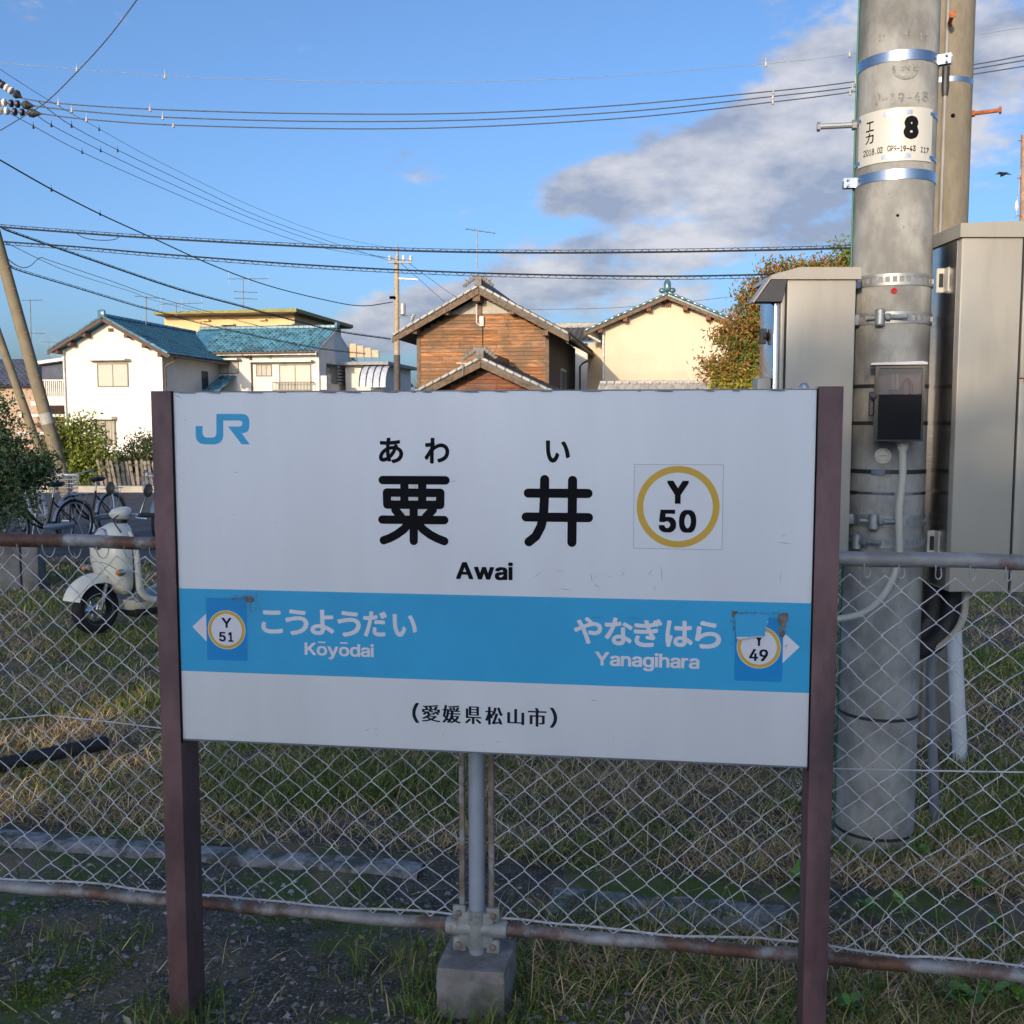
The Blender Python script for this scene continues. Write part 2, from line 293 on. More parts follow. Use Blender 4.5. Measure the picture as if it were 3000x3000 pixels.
'こ':'118,351 118,310 180,306 250,305 322,307 385,311 385,352 322,347 250,345 178,346/138,150 97,154 90,121 87,84 93,50 114,23 147,3 191,-9 247,-13 315,-10 373,-4 418,5 417,48 371,37 313,30 246,28 203,31 170,40 146,53 132,71 127,93 130,120',
'う':'360,167 350,118 322,78 278,48 221,27 153,14 176,-24 249,-7 311,20 360,57 391,106 403,165 396,204 379,235 353,258 319,271 279,276 222,272 171,262 129,252 106,247 83,245 96,198 138,214 174,224 220,234 275,239 303,235 327,225 345,210 356,190/150,392 144,354 250,339 357,330 363,369 298,372 219,380',
'よ':'233,98 234,66 231,47 225,33 214,23 199,17 179,15 153,16 132,22 116,30 106,42 103,58 106,73 117,85 133,95 156,101 184,103 209,102/271,393 223,393 226,371 227,343 228,251 229,197 232,135 210,137 189,138 143,134 107,122 82,104 68,82 63,56 69,26 85,4 111,-12 144,-20 183,-23 218,-19 244,-8 261,9 271,29 275,53 274,87 323,64 367,35 404,4 428,42 404,61 376,80 344,98 309,114 272,127 269,193 267,251 267,256 340,258 417,264 415,301 339,295 267,292 267,343',
'だ':'254,234 254,197 300,201 347,202 390,200 431,196 432,234 389,237 345,239 297,237/264,113 227,116 221,86 219,57 224,30 239,10 264,-5 298,-14 341,-17 393,-15 438,-10 439,31 391,24 342,21 305,24 281,31 266,41 259,54 257,68 259,89/378,371 351,360 373,325 392,290 419,302 399,337/433,392 407,380 428,346 448,311 475,323 455,357/96,303 68,304 36,307 37,268 95,266 141,267 128,214 105,136 75,55 44,-10 88,-25 116,43 144,125 166,204 182,271 235,278 286,288 286,327 239,317 190,310 198,347 207,386 159,390 159,371 157,349 150,306',
'や':'278,318 306,340 268,374 233,404 204,383 242,351/30,215 49,174 146,221 165,179 191,110 214,39 233,-26 275,-15 241,88 200,196 181,237 239,262 295,280 344,288 370,284 391,276 405,264 414,248 417,231 414,210 405,192 390,178 368,168 339,165 301,170 268,181 267,142 301,132 342,128 383,133 416,147 438,169 452,196 457,229 452,260 437,286 414,306 383,318 345,323 289,315 227,295 165,270 136,327 119,361 78,344 102,309 116,284 131,254 71,228 53,221',
'な':'444,229 466,262 412,296 350,329 329,298 389,267/311,83 312,60 310,44 304,31 293,20 278,13 256,11 235,12 219,18 207,26 200,37 198,50 201,63 209,74 222,83 239,88 260,90 286,88/344,243 305,243 310,117 286,120 261,122 229,118 201,108 180,93 166,72 161,47 166,20 180,0 202,-14 229,-23 261,-26 294,-22 319,-12 336,4 345,24 349,47 348,68 393,40 429,11 451,45 422,67 387,88 347,107 343,189/226,397 182,401 176,358 166,315 110,312 78,313 49,316 51,278 110,277 154,278 125,214 88,148 47,91 86,71 126,134 164,208 195,282 242,290 286,301 285,338 245,327 206,320',
'ぎ':'379,401 354,390 376,356 395,319 421,331 400,368/432,421 407,409 429,376 449,340 475,352 454,389/133,131 94,139 84,117 77,94 74,68 81,33 100,7 131,-12 174,-22 228,-26 289,-24 345,-17 347,23 291,15 227,12 185,15 153,22 130,34 116,52 112,74 115,95 122,113/231,348 235,335 157,334 70,341 72,305 164,299 245,301 258,262 268,236 205,233 135,233 60,239 62,201 178,197 282,202 300,165 321,130 246,138 243,108 300,101 352,92 373,123 363,133 354,144 335,174 319,206 368,214 410,224 404,262 360,250 304,240 292,270 281,305 329,312 369,322 364,358 321,347 271,338 264,368 260,398 217,392 225,370',
'は':'128,382 84,386 81,350 72,293 62,218 58,140 60,76 67,23 77,-19 112,-16 111,2 111,12 113,24 128,75 148,135 128,151 99,77 95,112 94,147 98,213 108,288 119,348/338,93 339,75 337,57 331,42 321,30 306,23 284,21 264,22 247,27 234,35 226,46 223,60 226,74 235,85 248,93 266,99 287,101 313,98/375,385 330,385 332,355 332,293 285,292 241,293 200,296 200,258 242,255 284,255 332,256 334,190 337,127 314,130 290,132 254,128 225,117 204,101 191,80 187,56 191,31 204,11 225,-3 254,-12 291,-16 326,-11 351,1 366,19 375,41 378,65 378,76 415,50 453,18 475,51 447,75 414,97 376,116 372,184 370,258 414,262 457,268 457,306 415,299 370,295 372,355',
'ら':'168,392 158,354 251,333 352,315 361,354 264,369/157,301 115,307 104,202 89,104 126,95 132,107 141,120 164,143 192,161 223,175 258,184 296,187 325,183 349,174 368,159 380,140 384,118 375,80 347,50 300,29 234,19 149,24 161,-18 260,-18 335,-3 386,27 416,67 426,117 420,150 403,179 376,202 341,216 299,222 263,219 229,212 196,200 165,183 136,161 145,230',
'愛':'344,232 388,191 421,152 449,172 414,211 370,250/114,243 100,214 79,187 53,167 79,146 107,169 128,199 143,231/378,378 356,340 332,304 242,304 273,315 262,342 245,371 347,380 435,394 410,421 309,406 184,396 56,391 60,376 64,362 117,363 101,357 119,330 133,304 40,304 40,216 75,216 75,273 218,273 203,257 244,236 278,213 298,236 269,255 233,273 424,273 424,213 461,213 461,304 370,304 392,333 414,364/210,366 228,334 240,304 151,304 167,311 155,337 135,364 216,369/163,244 163,196 165,177 173,164 190,158 165,134 136,111 104,91 69,73 34,58 48,45 60,33 102,53 143,78 174,51 211,27 154,10 92,-2 27,-10 38,-25 47,-41 118,-30 186,-14 250,8 313,-14 381,-30 454,-41 464,-23 476,-8 410,0 348,11 291,27 328,50 360,77 387,109 363,125 356,123 200,123 215,138 228,153 220,156 300,156 317,157 329,162 338,171 343,186 346,207 331,210 317,217 314,195 308,186 296,184 223,184 207,185 199,188 198,196 198,244/251,43 219,58 191,76 168,96 330,96 307,76 281,58',
'媛':'293,359 301,323 307,291 339,299 332,329 324,364/433,417 361,405 272,397 181,392 186,378 190,363 283,367 376,376 455,389/141,282 134,219 123,163 108,115 65,148 80,211 94,282/79,421 74,370 67,317 20,317 20,282 61,282 45,202 27,135 60,110 94,82 71,44 45,13 16,-10 28,-23 38,-39 69,-13 97,18 120,56 139,35 154,16 179,43 160,66 135,90 155,153 168,228 177,315 156,318 149,317 100,317 115,417/204,349 217,315 227,285 258,296 247,325 233,357/414,370 393,327 367,285 189,285 189,254 252,254 249,215 175,215 175,183 244,183 235,138 221,94 201,53 174,16 138,-15 152,-27 164,-41 190,-20 212,5 230,31 245,60 258,90 284,56 316,26 284,10 250,-3 214,-13 225,-26 235,-41 274,-29 310,-14 344,6 379,-14 419,-30 462,-42 472,-25 485,-10 445,0 407,12 373,29 401,59 424,97 442,141 421,150 414,149 274,149 281,183 476,183 476,215 285,215 289,254 464,254 464,285 404,285 427,321 449,358/278,120 398,120 384,92 365,68 344,47 318,68 296,92',
'県':'327,67 393,19 448,-28 480,-4 424,41 358,87/135,87 82,40 21,-3 37,-15 51,-28 113,18 173,70/175,308 367,308 367,268 175,268/175,242 367,242 367,202 175,202/175,374 367,374 367,335 175,335/140,401 140,174 403,174 403,401/50,345 50,105 230,105 230,-40 269,-40 269,105 471,105 471,140 88,140 88,345',
'松':'271,404 260,360 247,318 230,279 211,245 190,215 207,204 223,193 245,225 265,262 283,304 298,349 310,397/393,409 358,401 371,352 387,308 405,267 425,230 449,194 462,211 478,225 444,277 416,338/100,420 100,314 23,314 23,279 96,279 75,208 48,141 16,89 27,71 36,53 59,92 81,142 100,197 100,-40 136,-40 136,208 160,165 179,128 205,159 173,206 136,259 136,279 199,279 199,314 136,314 136,420/368,123 388,83 408,41 260,24 293,92 324,168 350,245 310,260 284,175 256,102 235,58 224,36 213,21 203,13 216,-24 260,-14 421,8 434,-29 469,-13 440,58 399,136',
'山':'54,316 54,-1 408,-1 408,-38 447,-38 447,317 408,317 408,37 269,37 269,415 230,415 230,37 93,37 93,316',
'市':'207,413 225,379 240,347 26,347 26,310 229,310 229,242 74,242 74,18 112,18 112,206 229,206 229,-39 268,-39 268,206 393,206 393,66 390,59 381,56 354,56 308,57 316,39 321,20 375,21 410,27 422,35 429,47 431,66 431,242 268,242 268,310 476,310 476,347 275,347 282,349 265,385 243,424',
'エ':'42,66 42,20 86,22 417,22 436,22 458,20 458,66 438,63 417,62 270,62 270,293 390,293 432,291 432,335 412,332 390,332 115,332 95,332 73,335 73,291 115,293 227,293 227,62 86,62',
'カ':'428,290 400,304 385,302 368,301 249,301 251,353 254,394 207,394 211,352 209,301 121,301 91,302 64,304 64,262 92,263 121,264 205,264 194,206 179,158 158,117 134,82 106,53 81,32 55,16 91,-14 137,24 176,68 207,121 230,185 245,264 385,264 382,193 374,110 359,49 352,39 343,34 330,33 295,34 256,38 261,-4 301,-6 341,-7 365,-4 382,6 395,24 406,62 414,115 420,173 423,226 425,265'}
# ================================================================ lettering tools
def sarea(p): return .5 * sum(p[i][0] * p[(i + 1) % len(p)][1] - p[(i + 1) % len(p)][0] * p[i][1] for i in range(len(p)))
def inside(q, p):
    c = False
    for i in range(len(p)):
        a, b = p[i], p[i - 1]
        if (a[1] > q[1]) != (b[1] > q[1]) and q[0] < (b[0] - a[0]) * (q[1] - a[1]) / (b[1] - a[1]) + a[0]: c = not c
    return c
GC = {}
def glyph(ch):
    """list of (outer, [holes]) outlines of one character, and its bounding box"""
    if ch in GC: return GC[ch]
    cs = [[tuple(int(k) / 500 for k in q.split(',')) for q in part.split(' ')] for part in G[ch].split('/')]
    big = max(cs, key=lambda p: abs(sarea(p))); sg = sarea(big) > 0
    outs = [(p, []) for p in cs if (sarea(p) > 0) == sg]
    for p in cs:
        if (sarea(p) > 0) != sg:
            for o in outs:
                if inside(p[0], o[0]): o[1].append(p); break
    xs = [q[0] for p in cs for q in p]; ys = [q[1] for p in cs for q in p]
    GC[ch] = (outs, (min(xs), min(ys), max(xs), max(ys))); return GC[ch]
def fill(mb, loops, fn):
    tri = tessellate_polygon([[Vector((x, y, 0)) for x, y in l] for l in loops]); flat = [p for l in loops for p in l]
    mb.add([fn(x, y) for x, y in flat], [t for t in tri])
class Ink:
    """flat lettering in board coordinates; every layer sits a hair in front of the last"""
    def __init__(s, put): s.mb = MB(); s.put = put; s.k = 0
    def poly(s, loops):
        s.k += 1; k = s.k
        fill(s.mb, loops, lambda x, y: s.put(x, y, k)); return s
    def char(s, ch, x0, y0, x1, y1, bold=0.0, shift=None, square=False):
        outs, (a, b, c, d) = glyph(ch)
        sx = (x1 - x0 - 2 * bold) / max(1e-6, c - a); sy = (y1 - y0 - 2 * bold) / max(1e-6, d - b)
        offs = shift or ([(0, 0)] if bold == 0 else ([(bold * a, bold * .62 * b) for a in (-1, 0, 1) for b in (-1, 1)] + [(bold * a, 0) for a in (-1, 1)] if (square or ord(ch[0]) < 300) else [(bold * math.cos(k * math.pi / 4), bold * math.sin(k * math.pi / 4)) for k in range(8)]))
        for dx, dy in offs:
            for o, hs in outs:
                s.poly([[(x0 + bold + (x - a) * sx + dx, y0 + bold + (y - b) * sy + dy) for x, y in l] for l in [o] + hs])
        return s
    def line(s, txt, x0, base, x1, cap, bold=0.0, gap=.022):
        """a run of Latin letters between x0 and x1; cap = height of a capital"""
        A = glyph('K')[1]; k = (cap - base) / (A[3] - A[1]); pen = 0; L = []
        for ch in txt:
            mac = ch == 'ō'; g = glyph('o' if mac else ch)[1]; L.append((ch, pen, g)); pen += (g[2] - g[0]) + gap
        nl = len(L); sw = sum(g[2] - g[0] for _, _, g in L); ga = gap * k; sx = (x1 - x0 - nl * 2 * bold - (nl - 1) * ga) / sw; X1 = x0 - ga
        for ch, p, g in L:
            c = 'o' if ch == 'ō' else ch
            X0 = X1 + ga; X1 = X0 + (g[2] - g[0]) * sx + 2 * bold
            s.char(c, X0, base + g[1] * k, X1, base + g[3] * k, bold)
            if ch == 'ō':
                t = .052 * k; y = base + .50 * k; m = (X0 + X1) / 2; w = (X1 - X0) * .36
                s.poly([[(m - w, y), (m + w, y), (m + w, y + t), (m - w, y + t)]])
        return s
    def ring(s, cx, cy, r1, r0=None, n=64):
        o = [(cx + r1 * math.cos(2 * math.pi * i / n), cy + r1 * math.sin(2 * math.pi * i / n)) for i in range(n)]
        if not r0: return s.poly([o])
        h = [(cx + r0 * math.cos(2 * math.pi * i / n), cy + r0 * math.sin(2 * math.pi * i / n)) for i in range(n)]
        s.k += 1; k = s.k; b = len(s.mb.v)
        s.mb.add([s.put(x, y, k) for x, y in o + h], [(i, (i + 1) % n, (i + 1) % n + n, i + n) for i in range(n)]); return s
    def stroke(s, pts, w):
        """a brush stroke with round ends"""
        n = len(pts); Lf = []; Rt = []
        for i, p in enumerate(pts):
            a = pts[max(i - 1, 0)]; b = pts[min(i + 1, n - 1)]; dx, dy = b[0] - a[0], b[1] - a[1]; l = math.hypot(dx, dy) or 1
            Lf.append((p[0] - dy / l * w, p[1] + dx / l * w)); Rt.append((p[0] + dy / l * w, p[1] - dx / l * w))
        def capp(c, a0):
            return [(c[0] + w * math.cos(a0 - math.pi * k / 8), c[1] + w * math.sin(a0 - math.pi * k / 8)) for k in range(1, 8)]
        e = math.atan2(Lf[-1][1] - pts[-1][1], Lf[-1][0] - pts[-1][0]); b = math.atan2(Rt[0][1] - pts[0][1], Rt[0][0] - pts[0][0])
        return s.poly([Lf + capp(pts[-1], e) + Rt[::-1] + capp(pts[0], b)])

# ================================================================ station name sign
M_white = pm('sign_enamel', (.75, .755, .76), .40, var=.04, scale=4, stretch=(1, 1, .22), col2=(.64, .64, .64), mask=(.62, .85), mscale=9)
M_blue = pm('sign_blue', (.040, .38, .66), .42, var=.05, scale=4)
M_blue2 = pm('sticker_blue', (.012, .26, .60), .35, var=.03, scale=4)
M_black = pm('sign_ink', (.006, .006, .008), .7, var=.1, spec=.12)
M_cream = pm('worn_white', (.66, .64, .60), .55, var=.08, scale=60)
M_pale = pm('sign_white_ink', (.74, .72, .75), .5, var=.04)
M_yel = pm('ring_yellow', (.66, .40, .055), .45, var=.05)
M_navy = pm('sticker_ink', (.008, .010, .03), .6, spec=.15)
M_scr = pm('scratch', (.07, .07, .085), .8)
def chips(N, L, out, mix, nz, rampf, mp):
    a = nz(38, 6, .72); out = mix(rampf(a.outputs[0], .66, .72), out, (.27, .19, .18)); b = nz(11, 9, .7); return mix(rampf(b.outputs[0], .64, .72), out, (.045, .03, .03))
M_brown = pm('post_brown', (.165, .090, .088), .6, var=.3, scale=7, col2=(.075, .045, .052), mask=(.42, .70), mscale=5, stretch=(1, 1, .4), bump=.10, bscale=150, extra=chips)
M_edge = pm('board_edge', (.20, .21, .24), .5, metal=.3)
M_galv = pm('galvanised', (.42, .44, .47), .42, metal=.75, var=.2, scale=14)
M_glue = pm('glue_residue', (.16, .14, .12), .8, var=.35, scale=60)

SY = R(-8.0); S0 = Vector((-0.8635, 2.618, 0)); SW, SZ0, SZ1 = 1.5905, .7755, 1.6755
SM = frame(S0, SY); SN = SM.to_3x3() @ Vector((0, -1, 0)); SI = SM.inverted()
def sp(u, v):
    p = SI @ atplane(u, v, S0, SN); return (p.x, p.z)
sign = thing('station_name_sign', 'white station name board with blue band, black characters and two brown posts', 'station sign', S0, SY)
def board_put(base):
    return lambda x, y, k: Vector((x, -base - k * .00002, y))
mb = MB().bbox((0.0005, 0.0, SZ0), (SW - .0005, .03, SZ1), .002)
board = obj('board', mb, M_white, sign, local=True)
for z0, z1 in ((SZ0 - .004, SZ0 + .0), (SZ1, SZ1 + .003)): obj('board_edging', MB().box((.0, .001, z0), (SW, .032, z1)), M_edge, sign, local=True)
for side, x0, x1, zt in ((0, -.0565, -.001, SZ1 + .004), (1, SW + .001, SW + .0575, SZ1 + .008)):
    p = obj('post', MB().bbox((x0, -.004, -.35), (x1, .098, zt), .0025), M_brown, sign, local=True)
obj('gasket', MB().box((-.0015, -.0045, SZ0 - .01), (.0032, -.001, SZ1 + .003)), M_black, board, local=True)
obj('gasket', MB().box((SW - .0028, -.0025, SZ0 - .01), (SW + .002, -.001, SZ1 + .003)), M_black, board, local=True)
bx = sp(2358, 1143)[0]
mb = MB().lathe([(.016, 0), (.016, .003), (.011, .004), (.010, .009), (.006, .013), (.001, .0145)], 14, Matrix.Translation((bx, .014, SZ1 + .003)))
mb.box((bx - .03, .002, SZ1 + .0031), (bx + .03, .028, SZ1 + .0052))
obj('bolt', mb, M_galv, sign, local=True)
# mounting rails on the back of the board
for z in (SZ0 + .12, SZ1 - .12):
    obj('back_rail', MB().box((-.0, .0305, z - .02), (SW, .055, z + .02)), M_brown, sign, local=True)

def zavg(*uv): return sum(sp(*q)[1] for q in uv) / len(uv)
bt = zavg((520, 1722), (1450, 1745), (2385, 1769)); bb = zavg((526, 1963), (1450, 1998), (2383, 2032))
ink = Ink(board_put(.0006)); ink.poly([[(.0035, bb), (SW - .003, bb), (SW - .003, bt), (.0035, bt)]])
band = obj('blue_band', ink.mb, M_blue, board, False, local=True)
# --- railway emblem, upper corner
JR = [(142,190),(181,190),(181,228),(184,241),(191,250),(203,255),(238,255),(250,251),(257,242),(259,230),(259,121),(405,121),(422,124),(435,133),(443,146),(446,162),(446,190),(443,208),(435,220),(420,228),(402,230),(448,293),(402,293),(325,192),(385,192),(400,189),(406,181),(406,170),(401,161),(388,158),(298,158),(298,245),(294,264),(284,279),(269,289),(250,293),(190,293),(168,288),(153,276),(145,262),(142,245)]
lz = lambda x, y, ou=500, ov=1150, f=1.932: sp(ou + x / f, ov + y / f)
ink = Ink(board_put(.0006)); ink.poly([[lz(*q) for q in JR]])
obj('railway_emblem', ink.mb, M_blue, board, False, local=True)
def rect(a, b):
    """pixel corners upper-left, lower-right -> x0, z0, x1, z1"""
    (x0, z1), (x1, z0) = sp(*a), sp(*b); return x0, z0, x1, z1
# --- readings in hiragana above the name
ink = Ink(board_put(.0006))
for ch, a, b in (('あ', (1109.7, 1282), (1181.7, 1357.5)), ('わ', (1243.3, 1282), (1316.8, 1358.5)), ('い', (1598.9, 1290), (1669.8, 1356))):
    ink = Ink(board_put(.0006)); ink.char(ch, *rect(a, b), bold=.0021); obj('hiragana_character', ink.mb, M_black, board, False, local=True)
# --- the two large characters, round brush strokes (coordinates read off the enlarged photograph)
ink = Ink(board_put(.0006))
K = lambda *q: [lz(x, y) for x, y in q]
w1 = 24 / 1.932 * 2.55 / 3000
for st in (((1200, 495), (1556, 497)), ((1224, 566), (1527, 568)), ((1227, 634), (1526, 636)), ((1224, 566), (1226, 634)), ((1526, 568), (1526, 636)),
           ((1323, 497), (1323, 634)), ((1424, 497), (1424, 636)), ((1198, 719), (1549, 722)), ((1376, 640), (1376, 840)), ((1272, 664), (1305, 704)), ((1484, 664), (1445, 704))):
    ink.stroke(K(*st), w1)
ink.stroke(K((1350, 740), (1318, 775), (1280, 803), (1240, 824), (1206, 836)), w1); ink.stroke(K((1398, 740), (1430, 775), (1470, 805), (1510, 826), (1549, 841)), w1)
obj('name_character', ink.mb, M_black, board, False, local=True)
ink = Ink(board_put(.0006))
K2 = lambda *q: [lz(x, y, 1500, 1250) for x, y in q]
for st in (((92, 376), (430, 378)), ((80, 511), (433, 515)), ((343, 304), (339, 655))): ink.stroke(K2(*st), 26 / 1.932 * 2.5 / 3000)
ink.stroke(K2((185, 299), (183, 420), (178, 505), (164, 565), (135, 620), (96, 652)), 26 / 1.932 * 2.5 / 3000)
obj('name_character', ink.mb, M_black, board, False, local=True)
ink = Ink(board_put(.00055))
for q in (((1252, 590), (1300, 612)), ((1352, 590), (1400, 612)), ((1452, 590), (1500, 613)), ((1350, 522), (1396, 541)), ((1312, 660), (1352, 696)), ((1404, 660), (1450, 697))):
    ink.poly([[lz(q[0][0], q[0][1]), lz(q[1][0], q[0][1]), lz(q[1][0], q[1][1]), lz(q[0][0], q[1][1])]])
obj('unfaded_patch', ink.mb, M_cream, board, False, local=True)
# --- Latin name
ink = Ink(board_put(.0006)); a = sp(1336, 1697); b = sp(1503, 1646)
ink.line('Awai', a[0], a[1], b[0], sp(1336, 1645)[1], .0023)
obj('latin_lettering', ink.mb, M_black, board, False, local=True)
# --- big round number sticker
cx, cz = lz(939, 454, 1500, 1250); rr = (lz(1174, 454, 1500, 1250)[0] - lz(704, 454, 1500, 1250)[0]) / 2
ink = Ink(board_put(.0002)); x0, z0, x1, z1 = rect((1858, 1360), (2115.5, 1611))
ink.poly([[(x0, z0), (x1, z0), (x1, z1), (x0, z1)]])
stk = obj('number_sticker', ink.mb, pm('sticker_white', (.77, .77, .78), .35, var=.02), board, False, local=True)
ink = Ink(board_put(.0007)); t = .0006
for A in ((x0, z0, x1, z0 + t), (x0, z1 - t, x1, z1), (x0, z0, x0 + t, z1), (x1 - t, z0, x1, z1)): ink.poly([[(A[0], A[1]), (A[2], A[1]), (A[2], A[3]), (A[0], A[3])]])
obj('sticker_edge', ink.mb, M_scr, stk, False, local=True)
ink = Ink(board_put(.0008)); ink.ring(cx, cz, rr, rr * .838); obj('ring', ink.mb, M_yel, stk, False, local=True)
ink = Ink(board_put(.001))
ink.char('Y', *rect((1954.4, 1406.3), (2017.6, 1477.7)), bold=.0036); obj('letter', ink.mb, M_black, stk, False, local=True); ink = Ink(board_put(.001))
a = rect((1930.6, 1491.2), (2039.3, 1562.6)); mid = (a[0] + a[2]) / 2; g = .0035
ink.char('5', a[0], a[1], mid - g, a[3], bold=.0034); ink.char('0', mid + g, a[1], a[2], a[3], bold=.0034)
obj('number_lettering', ink.mb, M_black, stk, False, local=True)
# --- neighbouring stations on the band
lz8 = lambda x, y: (500 + x / 1.932, 1700 + y / 1.932)
lz7 = lambda x, y: (1500 + x / 1.932, 1250 + y / 1.932)
ink = Ink(board_put(.001))
for ch, x0, y0, x1, y1 in (('こ', 513, 168, 637, 303), ('う', 648, 163, 782, 313), ('よ', 790, 165, 927, 312), ('う', 943, 172, 1078, 322), ('だ', 1090, 173, 1227, 322), ('い', 1256, 190, 1395, 322)):
    ink = Ink(board_put(.001)); ink.char(ch, *rect(lz8(x0, y0), lz8(x1, y1)), bold=.0022); obj('hiragana_character', ink.mb, M_pale, band, False, local=True)
for ch, x0, y0, x1, y1 in (('や', 350, 1075, 510, 1232), ('な', 525, 1078, 683, 1240), ('ぎ', 690, 1085, 850, 1250), ('は', 870, 1095, 1023, 1250), ('ら', 1037, 1098, 1183, 1258)):
    ink = Ink(board_put(.001)); ink.char(ch, *rect(lz7(x0, y0), lz7(x1, y1)), bold=.0022); obj('hiragana_character', ink.mb, M_pale, band, False, local=True)
ink = Ink(board_put(.001))
a = sp(*lz8(760, 421)); b = sp(*lz8(1153, 436)); c = sp(*lz8(760, 349)); ink.line('Kōyōdai', a[0], (a[1] + b[1]) / 2, b[0], (a[1] + b[1]) / 2 + c[1] - a[1], .0014); obj('latin_lettering', ink.mb, M_pale, band, False, local=True); ink = Ink(board_put(.001))
a = sp(*lz7(470, 1350)); b = sp(*lz7(1060, 1372)); c = sp(*lz7(470, 1270)); ink.line('Yanagihara', a[0], (a[1] + b[1]) / 2, b[0], (a[1] + b[1]) / 2 + c[1] - a[1], .0015)
obj('latin_lettering', ink.mb, M_pale, band, False, local=True)
ink = Ink(board_put(.0009)); ink.poly([[sp(564, 1836), sp(606, 1796), sp(606, 1879)]])
obj('arrow', ink.mb, M_pale, band, False, local=True)
f6 = lambda x, y: sp(2080 + x / 6.44, 1740 + y / 6.44)
ink = Ink(board_put(.0009)); ink.poly([[f6(1690, 1000), f6(1365, 705), f6(1365, 1305)]])
obj('arrow', ink.mb, M_pale, band, False, local=True)
def small_sticker(box, c, r, y, num, base):
    x0, z0, x1, z1 = box; e = .003
    ink = Ink(board_put(base)); ink.poly([[(x0 + e, z0), (x1 - e, z0), (x1, z0 + e), (x1, z1 - e), (x1 - e, z1), (x0 + e, z1), (x0, z1 - e), (x0, z0 + e)]])
    s = obj('number_sticker', ink.mb, M_blue2, board, False, local=True)
    ink = Ink(board_put(base + .0002)); ink.ring(c[0], c[1], r * 1.03); obj('disc', ink.mb, pm('disc_white', (.74, .72, .76), .4, var=.03), s, False, local=True)
    ink = Ink(board_put(base + .0004)); ink.ring(c[0], c[1], r, r * .84); obj('ring', ink.mb, M_yel, s, False, local=True)
    ink = Ink(board_put(base + .0006)); ink.char('Y', *y, bold=.0012); obj('letter', ink.mb, M_navy, s, False, local=True); ink = Ink(board_put(base + .0006)); m = (num[1][0] + num[1][2]) / 2; a = num[1]
    w = (a[2] - a[0])
    ink.char(num[0][0], a[0], a[1], a[0] + w * .47, a[3], bold=.0013); ink.char(num[0][1], a[0] + w * (.53 if num[0][1] != '1' else .64), a[1], a[2], a[3], bold=.0013)
    obj('number_lettering', ink.mb, M_navy, s, False, local=True)
    return s
c = sp(*lz8(318, 280)); r = (sp(718, 1845)[0] - sp(611.3, 1845)[0]) / 2
small_sticker(rect(lz8(199, 98), lz8(438, 457)), c, r, rect(lz8(289, 210), lz8(347, 270)), ('51', rect(lz8(275, 290), lz8(357, 349))), .0012)
c = f6(920, 1003); r = (f6(1325, 1000)[0] - f6(515, 1000)[0]) / 2
s49 = small_sticker(rect((2154.5, 1806), (2291, 1998)), c, r, rect((2209, 1852), (2238, 1893)), ('49', rect((2195, 1900), (2249.5, 1937.5))), .0012)
# torn corner of the 49 sticker: a flap of the band's colour folded down over it, its white back curling out
ink = MB(); F0 = [f6(*q) for q in ((470, 380), (640, 372), (700, 384), (860, 376), (1085, 385), (1098, 440), (1080, 520), (1088, 560), (1062, 610), (1048, 640), (1055, 690), (1030, 720), (1040, 760), (1010, 790), (900, 778), (760, 804), (640, 792), (505, 800), (480, 700), (488, 560))]
fill(ink, [F0], lambda x, y: Vector((x, -.0032 - .002 * max(0, (F0[0][1] - y)) / .03, y)))
obj('torn_flap', ink, M_blue, s49, False, local=True)
mb = MB(); n = 9; rowA = []; rowB = []; rowC = []
for i in range(n):
    t = i / (n - 1); x, z = f6(500 + 510 * t, 792 + 8 * math.sin(t * 6)); x2, z2 = f6(515 + 480 * t, 860 - 50 * t + 14 * math.sin(t * 7))
    rowA.append(Vector((x, -.0056, z))); rowB.append(Vector((x, -.0085, (z + z2) / 2))); rowC.append(Vector((x2, -.0066, z2)))
V = rowA + rowB + rowC; mb.add(V, [(i, i + 1, i + 1 + n, i + n) for i in range(n - 1)] + [(i + n, i + 1 + n, i + 1 + 2 * n, i + 2 * n) for i in range(n - 1)])
obj('curled_edge', mb, M_cream, s49, local=True)
ink = Ink(board_put(.0034))
for q in (((975, 507), (1097, 512), (1070, 606)),): ink.poly([[f6(*p) for p in q]])
obj('torn_paper', ink.mb, M_pale, s49, False, local=True)
ink = Ink(board_put(.0036))
for q in (((1280, 420), (1330, 365), (1400, 345), (1465, 355), (1475, 480), (1430, 540), (1425, 640), (1360, 650), (1300, 600), (1272, 510)), ((1285, 660), (1390, 665), (1420, 760), (1370, 820), (1320, 800), (1290, 740)),
          ((410, 315), (530, 320), (500, 370), (460, 400), (450, 435), (412, 430)), ((430, 610), (465, 620), (462, 680), (432, 680)), ((745, 455), (800, 480), (920, 545), (970, 570), (910, 572), (830, 530), (760, 490))):
    ink.poly([[f6(*p) for p in q]])
for k in range(46):
    x = random.uniform(540, 1300); y = random.gauss(352, 12); w = random.uniform(8, 34); ink.poly([[f6(x, y), f6(x + w, y + random.uniform(-8, 8)), f6(x + w * .6, y + random.uniform(8, 22))]])
for k in range(26):
    x = random.gauss(1420 if k % 2 else 430, 22); y = random.uniform(430, 1000) if k % 2 else random.uniform(430, 560); ink.poly([[f6(x, y), f6(x + random.uniform(8, 26), y + 6), f6(x + 8, y + random.uniform(10, 40))]])
tag(obj('glue_mark', ink.mb, M_glue, board, False, local=True), kind='stuff')
ink = Ink(board_put(.0030))
